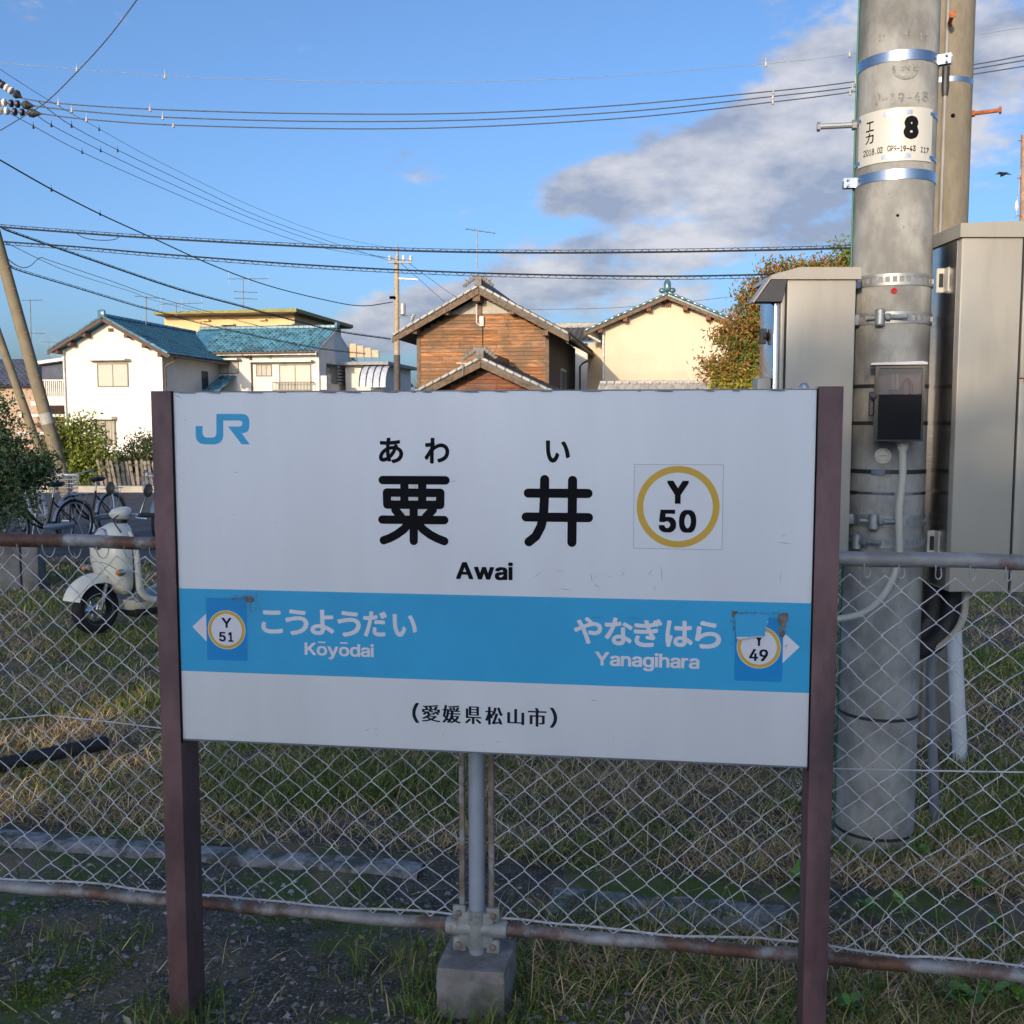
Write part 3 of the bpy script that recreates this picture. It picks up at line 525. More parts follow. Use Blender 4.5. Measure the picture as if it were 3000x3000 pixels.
for k in range(70):
    a = random.random(); x, y = (random.uniform(340, 480), random.gauss(98, 7)) if a < .45 else ((random.gauss(448, 14), random.uniform(55, 180)) if a < .9 else (random.uniform(480, 510), random.uniform(120, 165)))
    w = random.uniform(3, 13); ink.poly([[sp(*lz8(x, y)), sp(*lz8(x + w, y + random.uniform(-4, 4))), sp(*lz8(x + w * .5, y + random.uniform(3, 12)))]])
ink.poly([[sp(*lz8(*q)) for q in ((426, 92), (465, 90), (466, 124), (430, 122))]])
tag(obj('glue_mark', ink.mb, M_glue, board, False, local=True), kind='stuff')
# --- prefecture and city, a serif hand: thin level strokes, thick upright ones
ink = Ink(board_put(.0006)); sh = [(k * .0011, 0) for k in range(4)]
for ch, a, b in (('愛', lz8(1420, 703), lz8(1528, 803)), ('媛', lz8(1537, 705), lz8(1643, 810)), ('県', lz8(1665, 712), lz8(1760, 815)), ('松', lz8(1780, 715), lz8(1880, 820)),
                 ('山', (1486, 2076), (1536, 2124)), ('市', lz7(90, 1590), lz7(195, 1700))):
    x0, z0, x1, z1 = rect(a, b); ink = Ink(board_put(.0006)); ink.char(ch, x0, z0, x1 - .0033, z1, shift=sh); obj('city_character', ink.mb, pm('faded_ink', (.012, .015, .03), .7, spec=.12), board, False, local=True)
ink = Ink(board_put(.0006)); x0, z0, x1, z1 = rect(lz8(1367, 692), lz8(1408, 808)); ink.char('(', x0, z0, x1, z1, bold=.0007)
x0, z0, x1, z1 = rect(lz7(215, 1590), lz7(256, 1705)); ink.char('(', x1, z0, x0, z1, bold=.0)
ink.char('(', x1 - .001, z0, x0 - .001, z1, bold=.0)
obj('bracket_character', ink.mb, pm('faded_ink', (.012, .015, .03), .7, spec=.12), board, False, local=True)
# --- scratches
ink = Ink(board_put(.0014)); sc0 = [((1755, 1682), (1733, 1702), .4), ((1736, 1680), (1620, 1640), .0), ((1620, 1672), (1656, 1673), .5), ((1630, 1724), (1680, 1728), .6), ((1560, 1695), (1590, 1672), .5), ((1730, 1675), (1736, 1708), .8), ((1736, 1708), (1760, 1724), .8),
       ((1775, 1685), (1795, 1692), .5), ((1818, 1695), (1832, 1668), .6), ((1897, 1686), (1912, 1668), .7), ((1935, 1650), (1941, 1706), .7), ((1914, 1714), (1922, 1732), .7), ((2273, 1588), (2322, 1593), .8), ((2290, 1570), (2302, 1568), .6), ((2284, 1720), (2288, 1665), .4),
       ((1730, 2052), (1748, 2051), .8), ((1795, 2160), (1802, 2161), .8), ((687, 1383), (699, 1385), .8), ((541, 1233), (546, 1228), .9), ((682, 1508), (690, 1509), .7), ((803, 1530), (809, 1529), .7), ((1316, 1414), (1340, 1406), .8), ((505, 1152), (537, 1170), 1.0),
       ((1070, 2140), (1085, 2134), .7), ((1090, 2136), (1112, 2133), .5), ((1098, 2146), (1112, 2158), .5), ((1296, 2155), (1302, 2150), .7), ((1410, 2182), (1418, 2181), .8), ((1453, 2171), (1465, 2172), .7), ((2150, 1884), (2135, 1886), .9), ((2118, 1808), (2090, 1802), .0), ((1725, 1810), (1772, 1806), .9), ((1838, 1808), (1880, 1812), .8), ((2225, 1985), (2209, 2005), .0)]
for a, b, w in sc0:
    if w <= 0: continue
    (x0, z0), (x1, z1) = sp(*a), sp(*b); dx, dz = x1 - x0, z1 - z0; l = math.hypot(dx, dz); t = .0006 * w
    ink.poly([[(x0, z0), (x0 + dx * .5 - dz / l * t, z0 + dz * .5 + dx / l * t), (x1, z1), (x0 + dx * .5 + dz / l * t, z0 + dz * .5 - dx / l * t)]])
for k in range(90):
    x = random.uniform(.02, SW - .02); z = random.uniform(SZ0 + .01, SZ1 - .01); w = random.uniform(.0006, .0022); a = random.uniform(0, 3.1)
    ink.poly([[(x, z), (x + w * math.cos(a), z + w * math.sin(a)), (x + w * .4 * math.cos(a + 1), z + w * .4 * math.sin(a + 1))]])
x = 0.01
while x < SW - .02:
    w = random.uniform(.01, .06); ink.poly([[(x, SZ1 - .002), (x + w, SZ1 - .0022 - random.uniform(0, .0012)), (x + w * .9, SZ1 - .0010), (x + w * .3, SZ1 - .0008)]]); x += w + random.uniform(.01, .09)
tag(obj('scratch', ink.mb, M_scr, board, False, local=True), kind='stuff')
# ================================================================ ground
FN2 = Vector((math.sin(R(10.05)), math.cos(R(10.05)), 0)); FP2 = Vector((-1.518, 2.971, 0))
def sdist(x, y): return (x - FP2.x) * FN2.x + (y - FP2.y) * FN2.y      # metres behind the fence line
def sstep(a, b, x):
    t = np.clip((x - a) / (b - a), 0, 1); return t * t * (3 - 2 * t)
def vnoise(x, y, s, seed=0):
    """cheap smooth noise for arrays"""
    a = np.sin(x * s * 1.13 + y * s * .71 + seed) + np.sin(x * s * -.83 + y * s * 1.37 + seed * 2.1) + np.sin(x * s * 2.03 - y * s * 1.91 + seed * .7) * .5 + np.sin(x * s * .37 + y * s * 2.67 + seed * 1.3) * .5
    return a / 3.0
def gheight(x, y):
    x = np.asarray(x, float); y = np.asarray(y, float); s = sdist(x, y)
    z = -.05 * sstep(.15, .6, s) - .10 * sstep(.85, 2.6, s) - .08 * sstep(2.5, 6, s)
    near = 1 - sstep(9, 13, y)
    z = z + near * (.012 * vnoise(x, y, 3.1, 1) + .007 * vnoise(x, y, 9.7, 2) + .03 * vnoise(x, y, .9, 5) * sstep(1, 3, s))
    return z * near + (1 - near) * (-.16)
gx = np.concatenate([np.array([-900, -400, -180, -90, -50, -30, -20, -14, -10]), np.arange(-8, -3, .4), np.arange(-3, 3.01, .07), np.arange(3.4, 8, .4), np.array([10, 14, 20, 30, 50, 90, 180, 400, 900])])
gy = np.concatenate([np.array([-300, -120, -60, -35, -20, -10, -5, -2, 0, 1, 1.8]), np.arange(2.2, 6, .07), np.arange(6, 13.5, .3), np.array([16, 20, 25, 30, 40, 60, 90, 150, 300, 600, 1200])])
XX, YY = np.meshgrid(gx, gy); ZZ = gheight(XX, YY); nx_, ny_ = len(gx), len(gy)
gv = np.stack([XX, YY, ZZ], -1).reshape(-1, 3)
gf = [(j * nx_ + i, j * nx_ + i + 1, (j + 1) * nx_ + i + 1, (j + 1) * nx_ + i) for j in range(ny_ - 1) for i in range(nx_ - 1)]
me = bpy.data.meshes.new('ground'); me.from_pydata(gv.tolist(), [], gf); me.shade_smooth()
def gex(N, L, out, mix, nz, rampf, mp):
    g = nz(90, 5, .75); out = mix(rampf(g.outputs[0], .54, .62), out, (.24, .23, .215)); g2 = nz(40, 5, .7); out = mix(rampf(g2.outputs[0], .40, .30), out, (.03, .026, .02))       # grit
    m = nz(1.6, 8, .66); out = mix(rampf(m.outputs[0], .47, .58), out, (.085, .125, .018))    # moss
    s = nz(2.3, 8, .6); return mix(rampf(s.outputs[0], .50, .70), out, (.24, .175, .10))
M_soil = pm('soil', (.085, .07, .048), .95, var=.5, scale=12, bump=1.0, bscale=70, extra=gex, detail=10)
tag(obj('ground', me, M_soil), 'dark mossy soil and gravel ground under the fence and field', kind='structure')
def sheet(name, x0, y0, x1, y1, z, mat, label):
    return tag(obj(name, MB().quad((x0, y0, z), (x1, y0, z), (x1, y1, z), (x0, y1, z)), mat), label, kind='structure')
M_asph = pm('asphalt', (.085, .085, .09), .9, var=.25, scale=3, bump=.4, bscale=120)
sheet('parking_lot', -40, 12.6, 30, 25.4, -.135, M_asph, 'grey asphalt bicycle parking lot beyond the grass')
tag(obj('kerb', MB().bbox((-40, 25.5, -.3), (30, 25.75, .02), .02), pm('kerb_stone', (.42, .38, .32), .9, var=.15, scale=4)), 'low pale concrete kerb at the far edge of the parking lot', kind='structure')
sheet('garden_ground', -60, 25.8, 60, 120, -.10, pm('garden_soil', (.14, .12, .08), .95, var=.3, scale=2), 'bare garden ground round the houses')
sheet('bounce_paving', -40, -9.5, 40, 1.75, .012, pm('bounce_concrete', (.42, .41, .39), .9, var=.12, scale=3, bump=.2, bscale=80), 'pale concrete paving added to bounce sky light onto the station sign')  # unseen pale paving, added as a reflector for the shaded sign
# rough concrete edging a step behind the fence
M_kerb2 = pm('rough_concrete', (.31, .30, .285), .95, var=.35, scale=18, col2=(.10, .10, .075), mask=(.44, .60), mscale=7, bump=1.0, bscale=50)
def rough_kerb(name, t0, t1, label, s0, wid, hgt):
    """a cast edging with a chipped front lip and a flat, gritty top"""
    T = Vector((FN2.y, -FN2.x, 0)); mb = MB(); n = int((t1 - t0) / .02); m = 9; V = []
    for i in range(n + 1):
        t = t0 + (t1 - t0) * i / n; w = Vector(FP2) + T * t; chip = max(0, nz3((t, 1, 4), 5)) * .035 + .010 * nz3((t, 2, 2), 25); back = .015 * nz3((t, 7, 3), 4)
        prof = [(chip + .0, -.16), (chip, hgt - .03), (chip + .006, hgt - .006), (chip + .015, hgt)] + [(chip + .015 + (wid + back - chip - .03) * k / 3, hgt) for k in (1, 2)] + [(wid + back - .012, hgt), (wid + back, hgt - .012), (wid + back + .01, -.16)]
        for k, (ds, z) in enumerate(prof):
            p = w + FN2 * (s0 + ds); q = .004 * nz3((t, ds, 9), 30) + .006 * nz3((t, ds, 3), 7); V.append((p.x, p.y, z + (q if 1 < k < 8 else 0)))
    mb.add(V, [(i * m + k, i * m + k + 1, (i + 1) * m + k + 1, (i + 1) * m + k) for i in range(n) for k in range(m - 1)])
    return tag(obj(name, mb, M_kerb2, ang=50), label, kind='structure')
rough_kerb('platform_kerb', -3.0, 1.05, 'weathered grey concrete edging behind the fence, longer piece', .80, .115, -.028)
rough_kerb('platform_kerb', 1.55, 2.34, 'flat broken concrete slab beyond the fence post base', .62, .20, -.040)
rough_kerb('platform_kerb', 2.34, 4.2, 'half buried concrete edging running on behind the brown post', .78, .09, -.060)

# ---------------------------------------------------------------- grass, as uncountable stuff
def blades(name, P, H, W, lean, mat, label, bend=.5):
    n = len(P); a = rng.uniform(0, 2 * math.pi, n); la = rng.uniform(0, 2 * math.pi, n)
    side = np.stack([np.cos(a), np.sin(a), np.zeros(n)], 1) * W[:, None] * .5
    ld = np.stack([np.cos(la), np.sin(la), np.zeros(n)], 1); up = np.array([0, 0, 1.0])
    th = lean; c = np.cos(th)[:, None]; s = np.sin(th)[:, None]
    mid = P + (up * c + ld * s) * H[:, None] * .55
    th2 = np.clip(th + bend * rng.uniform(.3, 1.5, n), 0, 1.75); tip = mid + (up * np.cos(th2)[:, None] + ld * np.sin(th2)[:, None]) * H[:, None] * .45
    V = np.stack([P - side, P + side, mid + side * .8, mid - side * .8, tip], 1).reshape(-1, 3)
    F = []; 
    for i in range(n): b = i * 5; F.append((b, b + 1, b + 2, b + 3)); F.append((b + 3, b + 2, b + 4))
    me = bpy.data.meshes.new(name); me.from_pydata(V.tolist(), [], F); me.shade_smooth()
    o = obj(name, me, mat); return tag(o, label, 'grass', kind='stuff')
def scatter(n, f):
    """n points of the ground kept with probability f(x, y, s)"""
    out = []
    while sum(len(o) for o in out) < n:
        m = n * 3; Yv = 2.3 * (13.0 / 2.3) ** (rng.uniform(0, 1, m) ** 1.15); Xv = rng.uniform(-.62, .62, m) * Yv
        s = sdist(Xv, Yv); k = rng.uniform(0, 1, m) < f(Xv, Yv, s); out.append(np.stack([Xv[k], Yv[k]], 1))
    P = np.concatenate(out)[:n]; return np.column_stack([P, gheight(P[:, 0], P[:, 1]) - .004])
M_gr = pm('grass_green', (.05, .085, .02), .8, isl=[(.05, .09, .015), (.105, .18, .025), (.19, .27, .045), (.32, .31, .08)], var=.2)
M_dry = pm('grass_dry', (.20, .15, .08), .9, isl=[(.22, .125, .05), (.46, .30, .13), (.66, .48, .24), (.85, .70, .42), (.30, .20, .10)], var=.2)
def fg(x, y, s):
    c = .5 + .6 * vnoise(x, y, 1.9, 3) + .25 * vnoise(x, y, 7, 8); field = sstep(.95, 1.25, s); plat = (s < .7) * .20 * sstep(.0, .9, x + .4 + .6 * vnoise(x, y, 4, 2)) * (.35 + .65 * (vnoise(x, y, 3.2, 6) > 0)) + (s < .7) * .06 * (vnoise(x, y, 6, 4) > .3)
    return np.clip(field * sstep(.35, .95, c) + plat, 0, 1)
def fd(x, y, s):
    c = .5 + .5 * vnoise(x, y, 1.7, 13) + .3 * vnoise(x, y, 6, 18); field = sstep(.92, 1.15, s)
    plat = (s < .72) * .30 * sstep(-.1, .8, x + .7 * vnoise(x, y, 3, 7)) + (s < .72) * .012
    return np.clip(field * (.35 + .65 * sstep(.25, .8, c)) + plat, 0, 1)
n = 74000; P = scatter(n, fg); d = P[:, 1]
blades('green_grass', P, rng.gamma(4, .012, n) * (1 + .5 * (rng.uniform(0, 1, n) < .08)) + .012, rng.uniform(.002, .0045, n) * (1 + d / 9), rng.uniform(.05, .9, n), M_gr, 'short green grass and weeds growing behind the fence')
n = 120000; P = scatter(n, fd); d = P[:, 1]
blades('dry_grass', P, rng.gamma(4, .016, n) + .015, rng.uniform(.0018, .004, n) * (1 + d / 9), rng.uniform(.5, 1.5, n), M_dry, 'matted dry brown grass covering the field behind the fence', .4)
# longer bent stalks near the fence
n = 520; P = scatter(n, lambda x, y, s: ((s > -.9) & (s < 2.2) & (x > -.1)) * .5 + ((s > 1) & (s < 3)) * .3)
blades('dry_stalk_grass', P, rng.uniform(.10, .30, n), rng.uniform(.0016, .003, n), rng.uniform(.1, 1.0, n), M_dry, 'long pale dry grass stalks bending among the short grass', .8)
# tufts grown up against the pole, the posts and the concrete base, round the pole foot first
P = []
for cx, cy, r0, r1, k in ((1.385, 3.93, .15, .24, 700), (-.89, 2.66, .05, .13, 160), (.75, 2.44, .05, .14, 260), (-.10, 2.70, .12, .2, 420), (1.86, 5.2, .03, .12, 200)):
    a = rng.uniform(0, 6.28, k); r = rng.uniform(r0, r1, k); P.append(np.stack([cx + r * np.cos(a), cy + r * np.sin(a)], 1))
P = np.concatenate(P); P = np.column_stack([P, gheight(P[:, 0], P[:, 1]) - .004]); n = len(P)
blades('tuft_grass', P, rng.uniform(.04, .13, n), rng.uniform(.002, .005, n), rng.uniform(.05, .7, n), M_gr, 'taller green tufts at the foot of the pole and posts', .7)
# moss tufts and stones
n = 26000; P = scatter(n, lambda x, y, s: (s < .6) * (x < .3) * sstep(.1, .6, vnoise(x, y, 2.6, 21) + .5 * vnoise(x, y, 8, 3)))
blades('moss', P, rng.uniform(.005, .016, n), rng.uniform(.004, .009, n), rng.uniform(.1, 1.3, n), pm('moss_leaf', (.06, .085, .015), .95, isl=[(.07, .11, .012), (.14, .20, .02), (.21, .26, .03)]), 'low bright moss cushions on the dark platform soil')
def stones(n, f, r0, r1, name, label, mat):
    P = scatter(n, f); V = []; F = []
    base = [(1, 0, 0), (-.5, .87, 0), (-.5, -.87, 0), (.3, .3, .8), (-.6, .1, .6), (.2, -.6, .7), (0, 0, -.6)]; fa = [(0, 1, 3), (1, 4, 3), (1, 2, 4), (2, 5, 4), (2, 0, 5), (0, 3, 5), (3, 4, 5), (1, 0, 6), (2, 1, 6), (0, 2, 6)]
    for p in P:
        r = r0 * (r1 / r0) ** (random.random() ** 2.2); a = random.uniform(0, 6.28); c, s = math.cos(a), math.sin(a); sx, sy, sz = random.uniform(.7, 1.3), random.uniform(.6, 1.1), random.uniform(.4, .8); b = len(V)
        for q in base:
            x, y, z = q[0] * sx * random.uniform(.8, 1.2), q[1] * sy * random.uniform(.8, 1.2), q[2] * sz * random.uniform(.8, 1.2); V.append((p[0] + r * (x * c - y * s), p[1] + r * (x * s + y * c), p[2] + .004 + r * z))
        F += [tuple(i + b for i in t) for t in fa]
    me = bpy.data.meshes.new(name); me.from_pydata(V, [], F); return tag(obj(name, me, mat), label, 'gravel', kind='stuff')
M_stone = pm('stone_mix', (.2, .2, .2), .9, isl=[(.06, .06, .06), (.12, .115, .11), (.20, .20, .20), (.30, .29, .28), (.11, .09, .075), (.55, .54, .52)])
stones(10500, lambda x, y, s: (s < .8) * (.45 + .55 * (vnoise(x, y, 3, 5) > 0)), .0028, .016, 'gravel', 'small grey and white gravel scattered on the platform soil', M_stone)

# fallen leaves and straw bits lying on the ground
n = 1100; P = scatter(n, lambda x, y, s: (s < .9) * (.25 + .6 * (x > -.3)) + (s >= .9) * .35); a = rng.uniform(0, 6.28, n); L = rng.uniform(.008, .024, n); w = L * rng.uniform(.3, .55, n); dz = rng.uniform(.004, .03, n)
d = np.stack([np.cos(a), np.sin(a), rng.uniform(-.35, .35, n)], 1); sd = np.stack([-np.sin(a), np.cos(a), rng.uniform(-.5, .5, n)], 1); P = P + np.stack([0 * a, 0 * a, dz], 1)
V = np.stack([P - d * L[:, None], P - sd * w[:, None] * .8, P + d * L[:, None], P + sd * w[:, None] * .8 + np.array([0, 0, .003])], 1).reshape(-1, 3)
me = bpy.data.meshes.new('leaf_litter'); me.from_pydata(V.tolist(), [], [t for i in range(n) for t in ((4 * i, 4 * i + 1, 4 * i + 2), (4 * i, 4 * i + 2, 4 * i + 3))])
tag(obj('leaf_litter', me, pm('dead_leaf', (.2, .13, .06), .9, isl=[(.16, .085, .04), (.30, .18, .08), (.45, .33, .16), (.62, .50, .30), (.22, .10, .05)])), 'fallen brown leaves and straw scattered over the grass', 'leaves', kind='stuff')
# ================================================================ chain-link fence behind the sign
def rust_mat(name, lo, hi, base=(.33, .325, .32)):
    def ex(N, L, out, mix, nz, rampf, mp):
        a = nz(3.2, 9, .62); b = nz(22, 6, .7); s = N.new('ShaderNodeMath'); s.operation = 'MULTIPLY_ADD'; L.new(b.outputs[0], s.inputs[0]); s.inputs[1].default_value = .45; L.new(a.outputs[0], s.inputs[2])
        c = mix(rampf(b.outputs[0], .35, .7), (.075, .038, .028), (.19, .095, .06))
        return mix(rampf(s.outputs[0], lo, hi), out, c)
    return pm(name, base, .6, metal=.25, var=.25, scale=9, bump=.12, bscale=90, extra=ex)
M_rust1 = rust_mat('rail_rust_heavy', .58, .76); M_rust2 = rust_mat('rail_rust_light', .70, .92); M_rust3 = rust_mat('rail_rust_middle', .62, .84)
M_wire = pm('mesh_wire', (.55, .54, .56), .5, metal=.2, var=.22, scale=14)
M_bar = pm('bar_rust', (.24, .18, .14), .75, metal=.1, var=.3, scale=20, col2=(.36, .38, .38), mask=(.5, .62), mscale=8)
M_conc = pm('block_concrete', (.29, .265, .25), .9, var=.25, scale=9, col2=(.12, .12, .095), mask=(.42, .66), mscale=6, bump=1.0, bscale=34)
M_post = pm('fence_post_galv', (.42, .45, .52), .5, metal=.3, var=.10, scale=10)
M_cast = pm('cast_clamp', (.34, .35, .33), .6, metal=.35, var=.2, scale=16, col2=(.17, .11, .07), mask=(.56, .7), mscale=14, bump=.15, bscale=60)
FA = Vector((-1.518, 2.971, 0)); FY = math.atan2(2.477 - 2.971, 1.27 + 1.518)
FNn = Matrix.Rotation(FY, 3, 'Z') @ Vector((0, -1, 0))
fp0 = atplane(1397, 2600, FA, FNn); fp0.z = 0
FI = frame(fp0, FY).inverted()
def fl(u, v):
    p = FI @ atplane(u, v, FA, FNn); return p.x, p.z
fence = thing('chain_link_fence', 'galvanised chain link fence with rusty rails behind the station sign', 'fence', fp0, FY)
TOPZ, BOTZ = 1.26, .21
def rail(x0, x1, z, mat):
    n = 26; pts = [(x0 + (x1 - x0) * i / n, 0, z + .002 * math.sin(i * 1.3)) for i in range(n + 1)]
    return obj('top_rail' if z > 1 else 'bottom_rail', MB().tube(pts, .019 if z > 1 else .0172, 16), mat, fence, local=True)
rail(-2.0, -.0, TOPZ, M_rust1); rail(.0, 2.0, TOPZ, M_rust2); rail(-2.0, -.075, BOTZ, M_rust3); rail(.078, 2.0, BOTZ, M_rust3)
def clamp(px, z, low):
    mb = MB(); T = Matrix.Translation((px, 0, z))
    mb.lathe([(.0265, -.055), (.0275, -.05), (.0275, .05), (.0265, .055)], 18, T)
    mb.tube([(px - .085, 0, z), (px - .08, 0, z), (px + .08, 0, z), (px + .085, 0, z)], [.0225, .0245, .0245, .0225], 16)
    for sx in (-1, 1):
        for sz in (-1, 1): mb.bbox((px + sx * .047 - .02, -.016, z + sz * .045 - .021), (px + sx * .047 + .02, -.002, z + sz * .045 + .021), .008, 2)
    mb.bbox((px - .05, -.018, z - .05), (px + .05, .0, z + .05), .007)
    c = obj('clamp', mb, M_cast, fence, local=True)
    for sx in (-1, 1):
        for sz in (-1, 1):
            obj('bolt', MB().lathe([(.009, 0), (.009, .006), (.006, .009), (.001, .010)], 10, Matrix.Translation((px + sx * .048, -.016, z + sz * .045)) @ Matrix.Rotation(R(90), 4, 'X')), M_bar, c, local=True)
for px in (-2.0, 0.0, 2.0):
    obj('post', MB().tube([(px, 0, -.1), (px, 0, .5), (px, 0, 1.32)], .0225, 18), M_post, fence, local=True)
    clamp(px, BOTZ, True)
    bm = bmesh.new(); bmesh.ops.create_cube(bm, size=1)
    bmesh.ops.subdivide_edges(bm, edges=bm.edges[:], cuts=9, use_grid_fill=True)
    for v in bm.verts:
        c = v.co; t = 1 + .05 * (.5 - c.z)
        q = Vector((c.x * .186 * t, c.y * .19 * t, c.z * .42 - .07))
        e = max(abs(c.x), abs(c.y)); rnd = Vector((nz3((q.x + px, q.y, q.z), 14), nz3((q.x + 9 + px, q.y, q.z), 14), nz3((q.x, q.y + 7, q.z + px), 14)))
        edge = sum(1 for k in (c.x, c.y, c.z) if abs(k) > .47)
        v.co = q * (1 - .010 * (edge >= 2)) + rnd * (.0020 if edge < 2 else .0045) + Vector((px + .002, -.005, 0))
    me = bpy.data.meshes.new('concrete_base'); bm.to_mesh(me); bm.free(); me.shade_smooth(); me.set_sharp_from_angle(angle=R(24))
    obj('concrete_base', me, M_conc, fence)
    for s in (-1, 1):
        if abs(px + s * .041) < 2.03: obj('stretcher_bar', MB().bbox((px + s * .041 - .0075, -.006, BOTZ + .035), (px + s * .041 + .0075, .008, TOPZ - .02), .002, 1), M_bar, fence, local=True)
DW, DH = .083, .0755; ZT = TOPZ - .042; NK = 26
def warp(x, y, z):
    t = max(0, min(1, (z - .2) / 1.0)); a = .020 * (1 - t) + .007
    return Vector((x + a * nz3((x, z, 1), 3.0) + .0045 * nz3((x, z, 5), 12), y + .007 * nz3((x, z, 2), 2.0), z + a * .9 * nz3((x, z, 3), 3.4) + .0045 * nz3((x, z, 8), 12)))
for x0, x1 in ((-1.962, -.045), (.045, 1.962)):
    ncol = int(round((x1 - x0) / (DW / 2))); st = (x1 - x0) / ncol
    for i in range(ncol):
        pts = []
        for k in range(NK + 1):
            rt = (k + i) % 2; s = 1 if rt else -1; x = x0 + (i + rt) * st; z = ZT - k * (ZT - BOTZ - .012) / NK
            if k > 0: pts.append(warp(x - s * .0155, .002, z + .0155)); pts.append(warp(x - s * .0055, .0028, z + .0075))
            pts.append(warp(x + s * .0022, 0, z))
            if k < NK: pts.append(warp(x - s * .0085, -.0028, z - .0060))
        obj('wire', MB().tube(pts, .00155, 5, cap=False), M_wire, fence, local=True)
    rod = [warp(x0 + (x1 - x0) * j / 30, .006, BOTZ + .026) for j in range(31)]
    obj('bottom_rod', MB().tube(rod, .0032, 6), M_wire, fence, local=True)
hk = MB().tube(spline([(0, -.0205, TOPZ - .01), (0, -.019, TOPZ - .024), (.002, -.010, TOPZ - .040), (.010, -.004, TOPZ - .047), (.018, .001, TOPZ - .040), (.019, .010, TOPZ - .024), (.019, .0195, TOPZ - .006)], 3), .0016, 5).mesh('hook')
hk.materials.append(M_wire)
for x0, x1 in ((-1.962, -.045), (.045, 1.962)):
    ncol = int(round((x1 - x0) / (DW / 2))); st = (x1 - x0) / ncol
    for i in range(1, ncol + 1, 2): place('hook', hk, fence, Matrix.Translation((x0 + i * st - .012 + random.uniform(-.003, .003), 0, 0)))
for s, pl in ((0, [(-200, 2120), (0, 2107), (140, 2093), (300, 2110), (520, 2137), (900, 2165), (1340, 2195)]), (1, [(1435, 2200), (1900, 2225), (2455, 2250), (2750, 2256), (3000, 2260), (3300, 2266)])):
    obj('line_wire', MB().tube([(x, -.006, z) for x, z in (fl(*q) for q in pl)], .0021, 6), M_wire, fence, local=True)

# ================================================================ concrete utility poles beside the sign
def dark_band(N, L, out, mix, nz, rampf, mp):
    # a darker blotchy band high on the shaft and hairline streaks
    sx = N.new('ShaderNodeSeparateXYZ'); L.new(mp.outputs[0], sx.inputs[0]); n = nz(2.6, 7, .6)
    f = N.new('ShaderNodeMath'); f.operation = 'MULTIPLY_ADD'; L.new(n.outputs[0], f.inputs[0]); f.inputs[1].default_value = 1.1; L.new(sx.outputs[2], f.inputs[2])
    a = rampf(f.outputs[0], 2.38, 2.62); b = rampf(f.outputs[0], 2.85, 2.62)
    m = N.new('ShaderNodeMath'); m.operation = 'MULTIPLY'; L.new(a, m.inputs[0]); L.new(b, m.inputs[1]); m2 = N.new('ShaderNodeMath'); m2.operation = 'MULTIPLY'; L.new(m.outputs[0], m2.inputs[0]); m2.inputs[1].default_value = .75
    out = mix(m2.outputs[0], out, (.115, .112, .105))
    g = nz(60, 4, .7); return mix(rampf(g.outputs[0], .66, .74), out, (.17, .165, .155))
M_pole = pm('pole_concrete', (.34, .335, .31), .8, var=.26, scale=9, col2=(.20, .197, .185), mask=(.46, .70), mscale=5, stretch=(1, 1, .6), bump=.12, bscale=60, spec=.25, extra=dark_band)
M_pole2 = pm('pole_concrete_tan', (.25, .215, .155), .85, var=.15, scale=25, col2=(.22, .195, .15), mask=(.5, .75), mscale=4, stretch=(1, 1, .4), bump=.2, bscale=90)
M_steel = pm('stainless_band', (.46, .48, .52), .22, metal=1.0, var=.06, scale=12)
M_strap = pm('dark_strap', (.05, .05, .055), .45, metal=.3)
M_hot = pm('hot_dip_zinc', (.36, .38, .39), .5, metal=.6, var=.15, scale=22)
M_plate = pm('plate_white', (.62, .60, .53), .35, var=.03, scale=6)
M_rusty = pm('rusted_bolt', (.42, .13, .05), .85, var=.3, scale=40)
M_redp = pm('red_plug', (.42, .02, .03), .5)
M_beige = pm('conduit_beige', (.52, .50, .42), .5, var=.05)
M_green = pm('green_cable', (.03, .20, .13), .5)
PB = at(2563, 2330, 3.93); PB.z = -.06
pole = thing('utility_pole', 'large pale concrete utility pole with number 8 plate beside the sign', 'utility pole', PB)
def pr(z): return .149 - (z - PB.z) * .0026
def pz(v): return at(2600, v, 3.93 - .145).z          # height of a mark on the near face
def pring(z0, z1, off, mat, name, par=None, a0=0, a1=360, t=.0015, n=48):
    """a band round the pole; angle 0 faces the viewer's side (-y), angles grow towards +x"""
    mb = MB(); V = []; k = max(4, int(n * (a1 - a0) / 360)); full = a1 - a0 >= 359
    for i in range(k + (0 if full else 1)):
        a = R(a0 + (a1 - a0) * i / k); d = Vector((math.sin(a), -math.cos(a), 0))
        for r, z in ((pr(z0) + off, z0), (pr(z0) + off + t, z0), (pr(z1) + off + t, z1), (pr(z1) + off, z1)): V.append(d * r + Vector((0, 0, z - PB.z)))
    m = k if full else k; nn = k + (0 if full else 1); F = []
    for i in range(m):
        j = (i + 1) % nn
        for q in range(4): F.append((i * 4 + q, j * 4 + q, j * 4 + (q + 1) % 4, i * 4 + (q + 1) % 4))
    if not full: F += [(3, 2, 1, 0), tuple((nn - 1) * 4 + q for q in range(4))]
    mb.add(V, F); return obj(name, mb, mat, par or pole, local=True, ang=40)
VIEW0 = math.degrees(math.atan2(-PB.x, PB.y))           # the pole's own angle that faces the camera
prof = [(pr(PB.z + z), z) for z in [k * .35 for k in range(0, 27)]]
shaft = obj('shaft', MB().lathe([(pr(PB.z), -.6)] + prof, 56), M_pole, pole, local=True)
def pang(ang, r, z): a = R(VIEW0 + ang); return Vector((math.sin(a) * r, -math.cos(a) * r, z - PB.z))
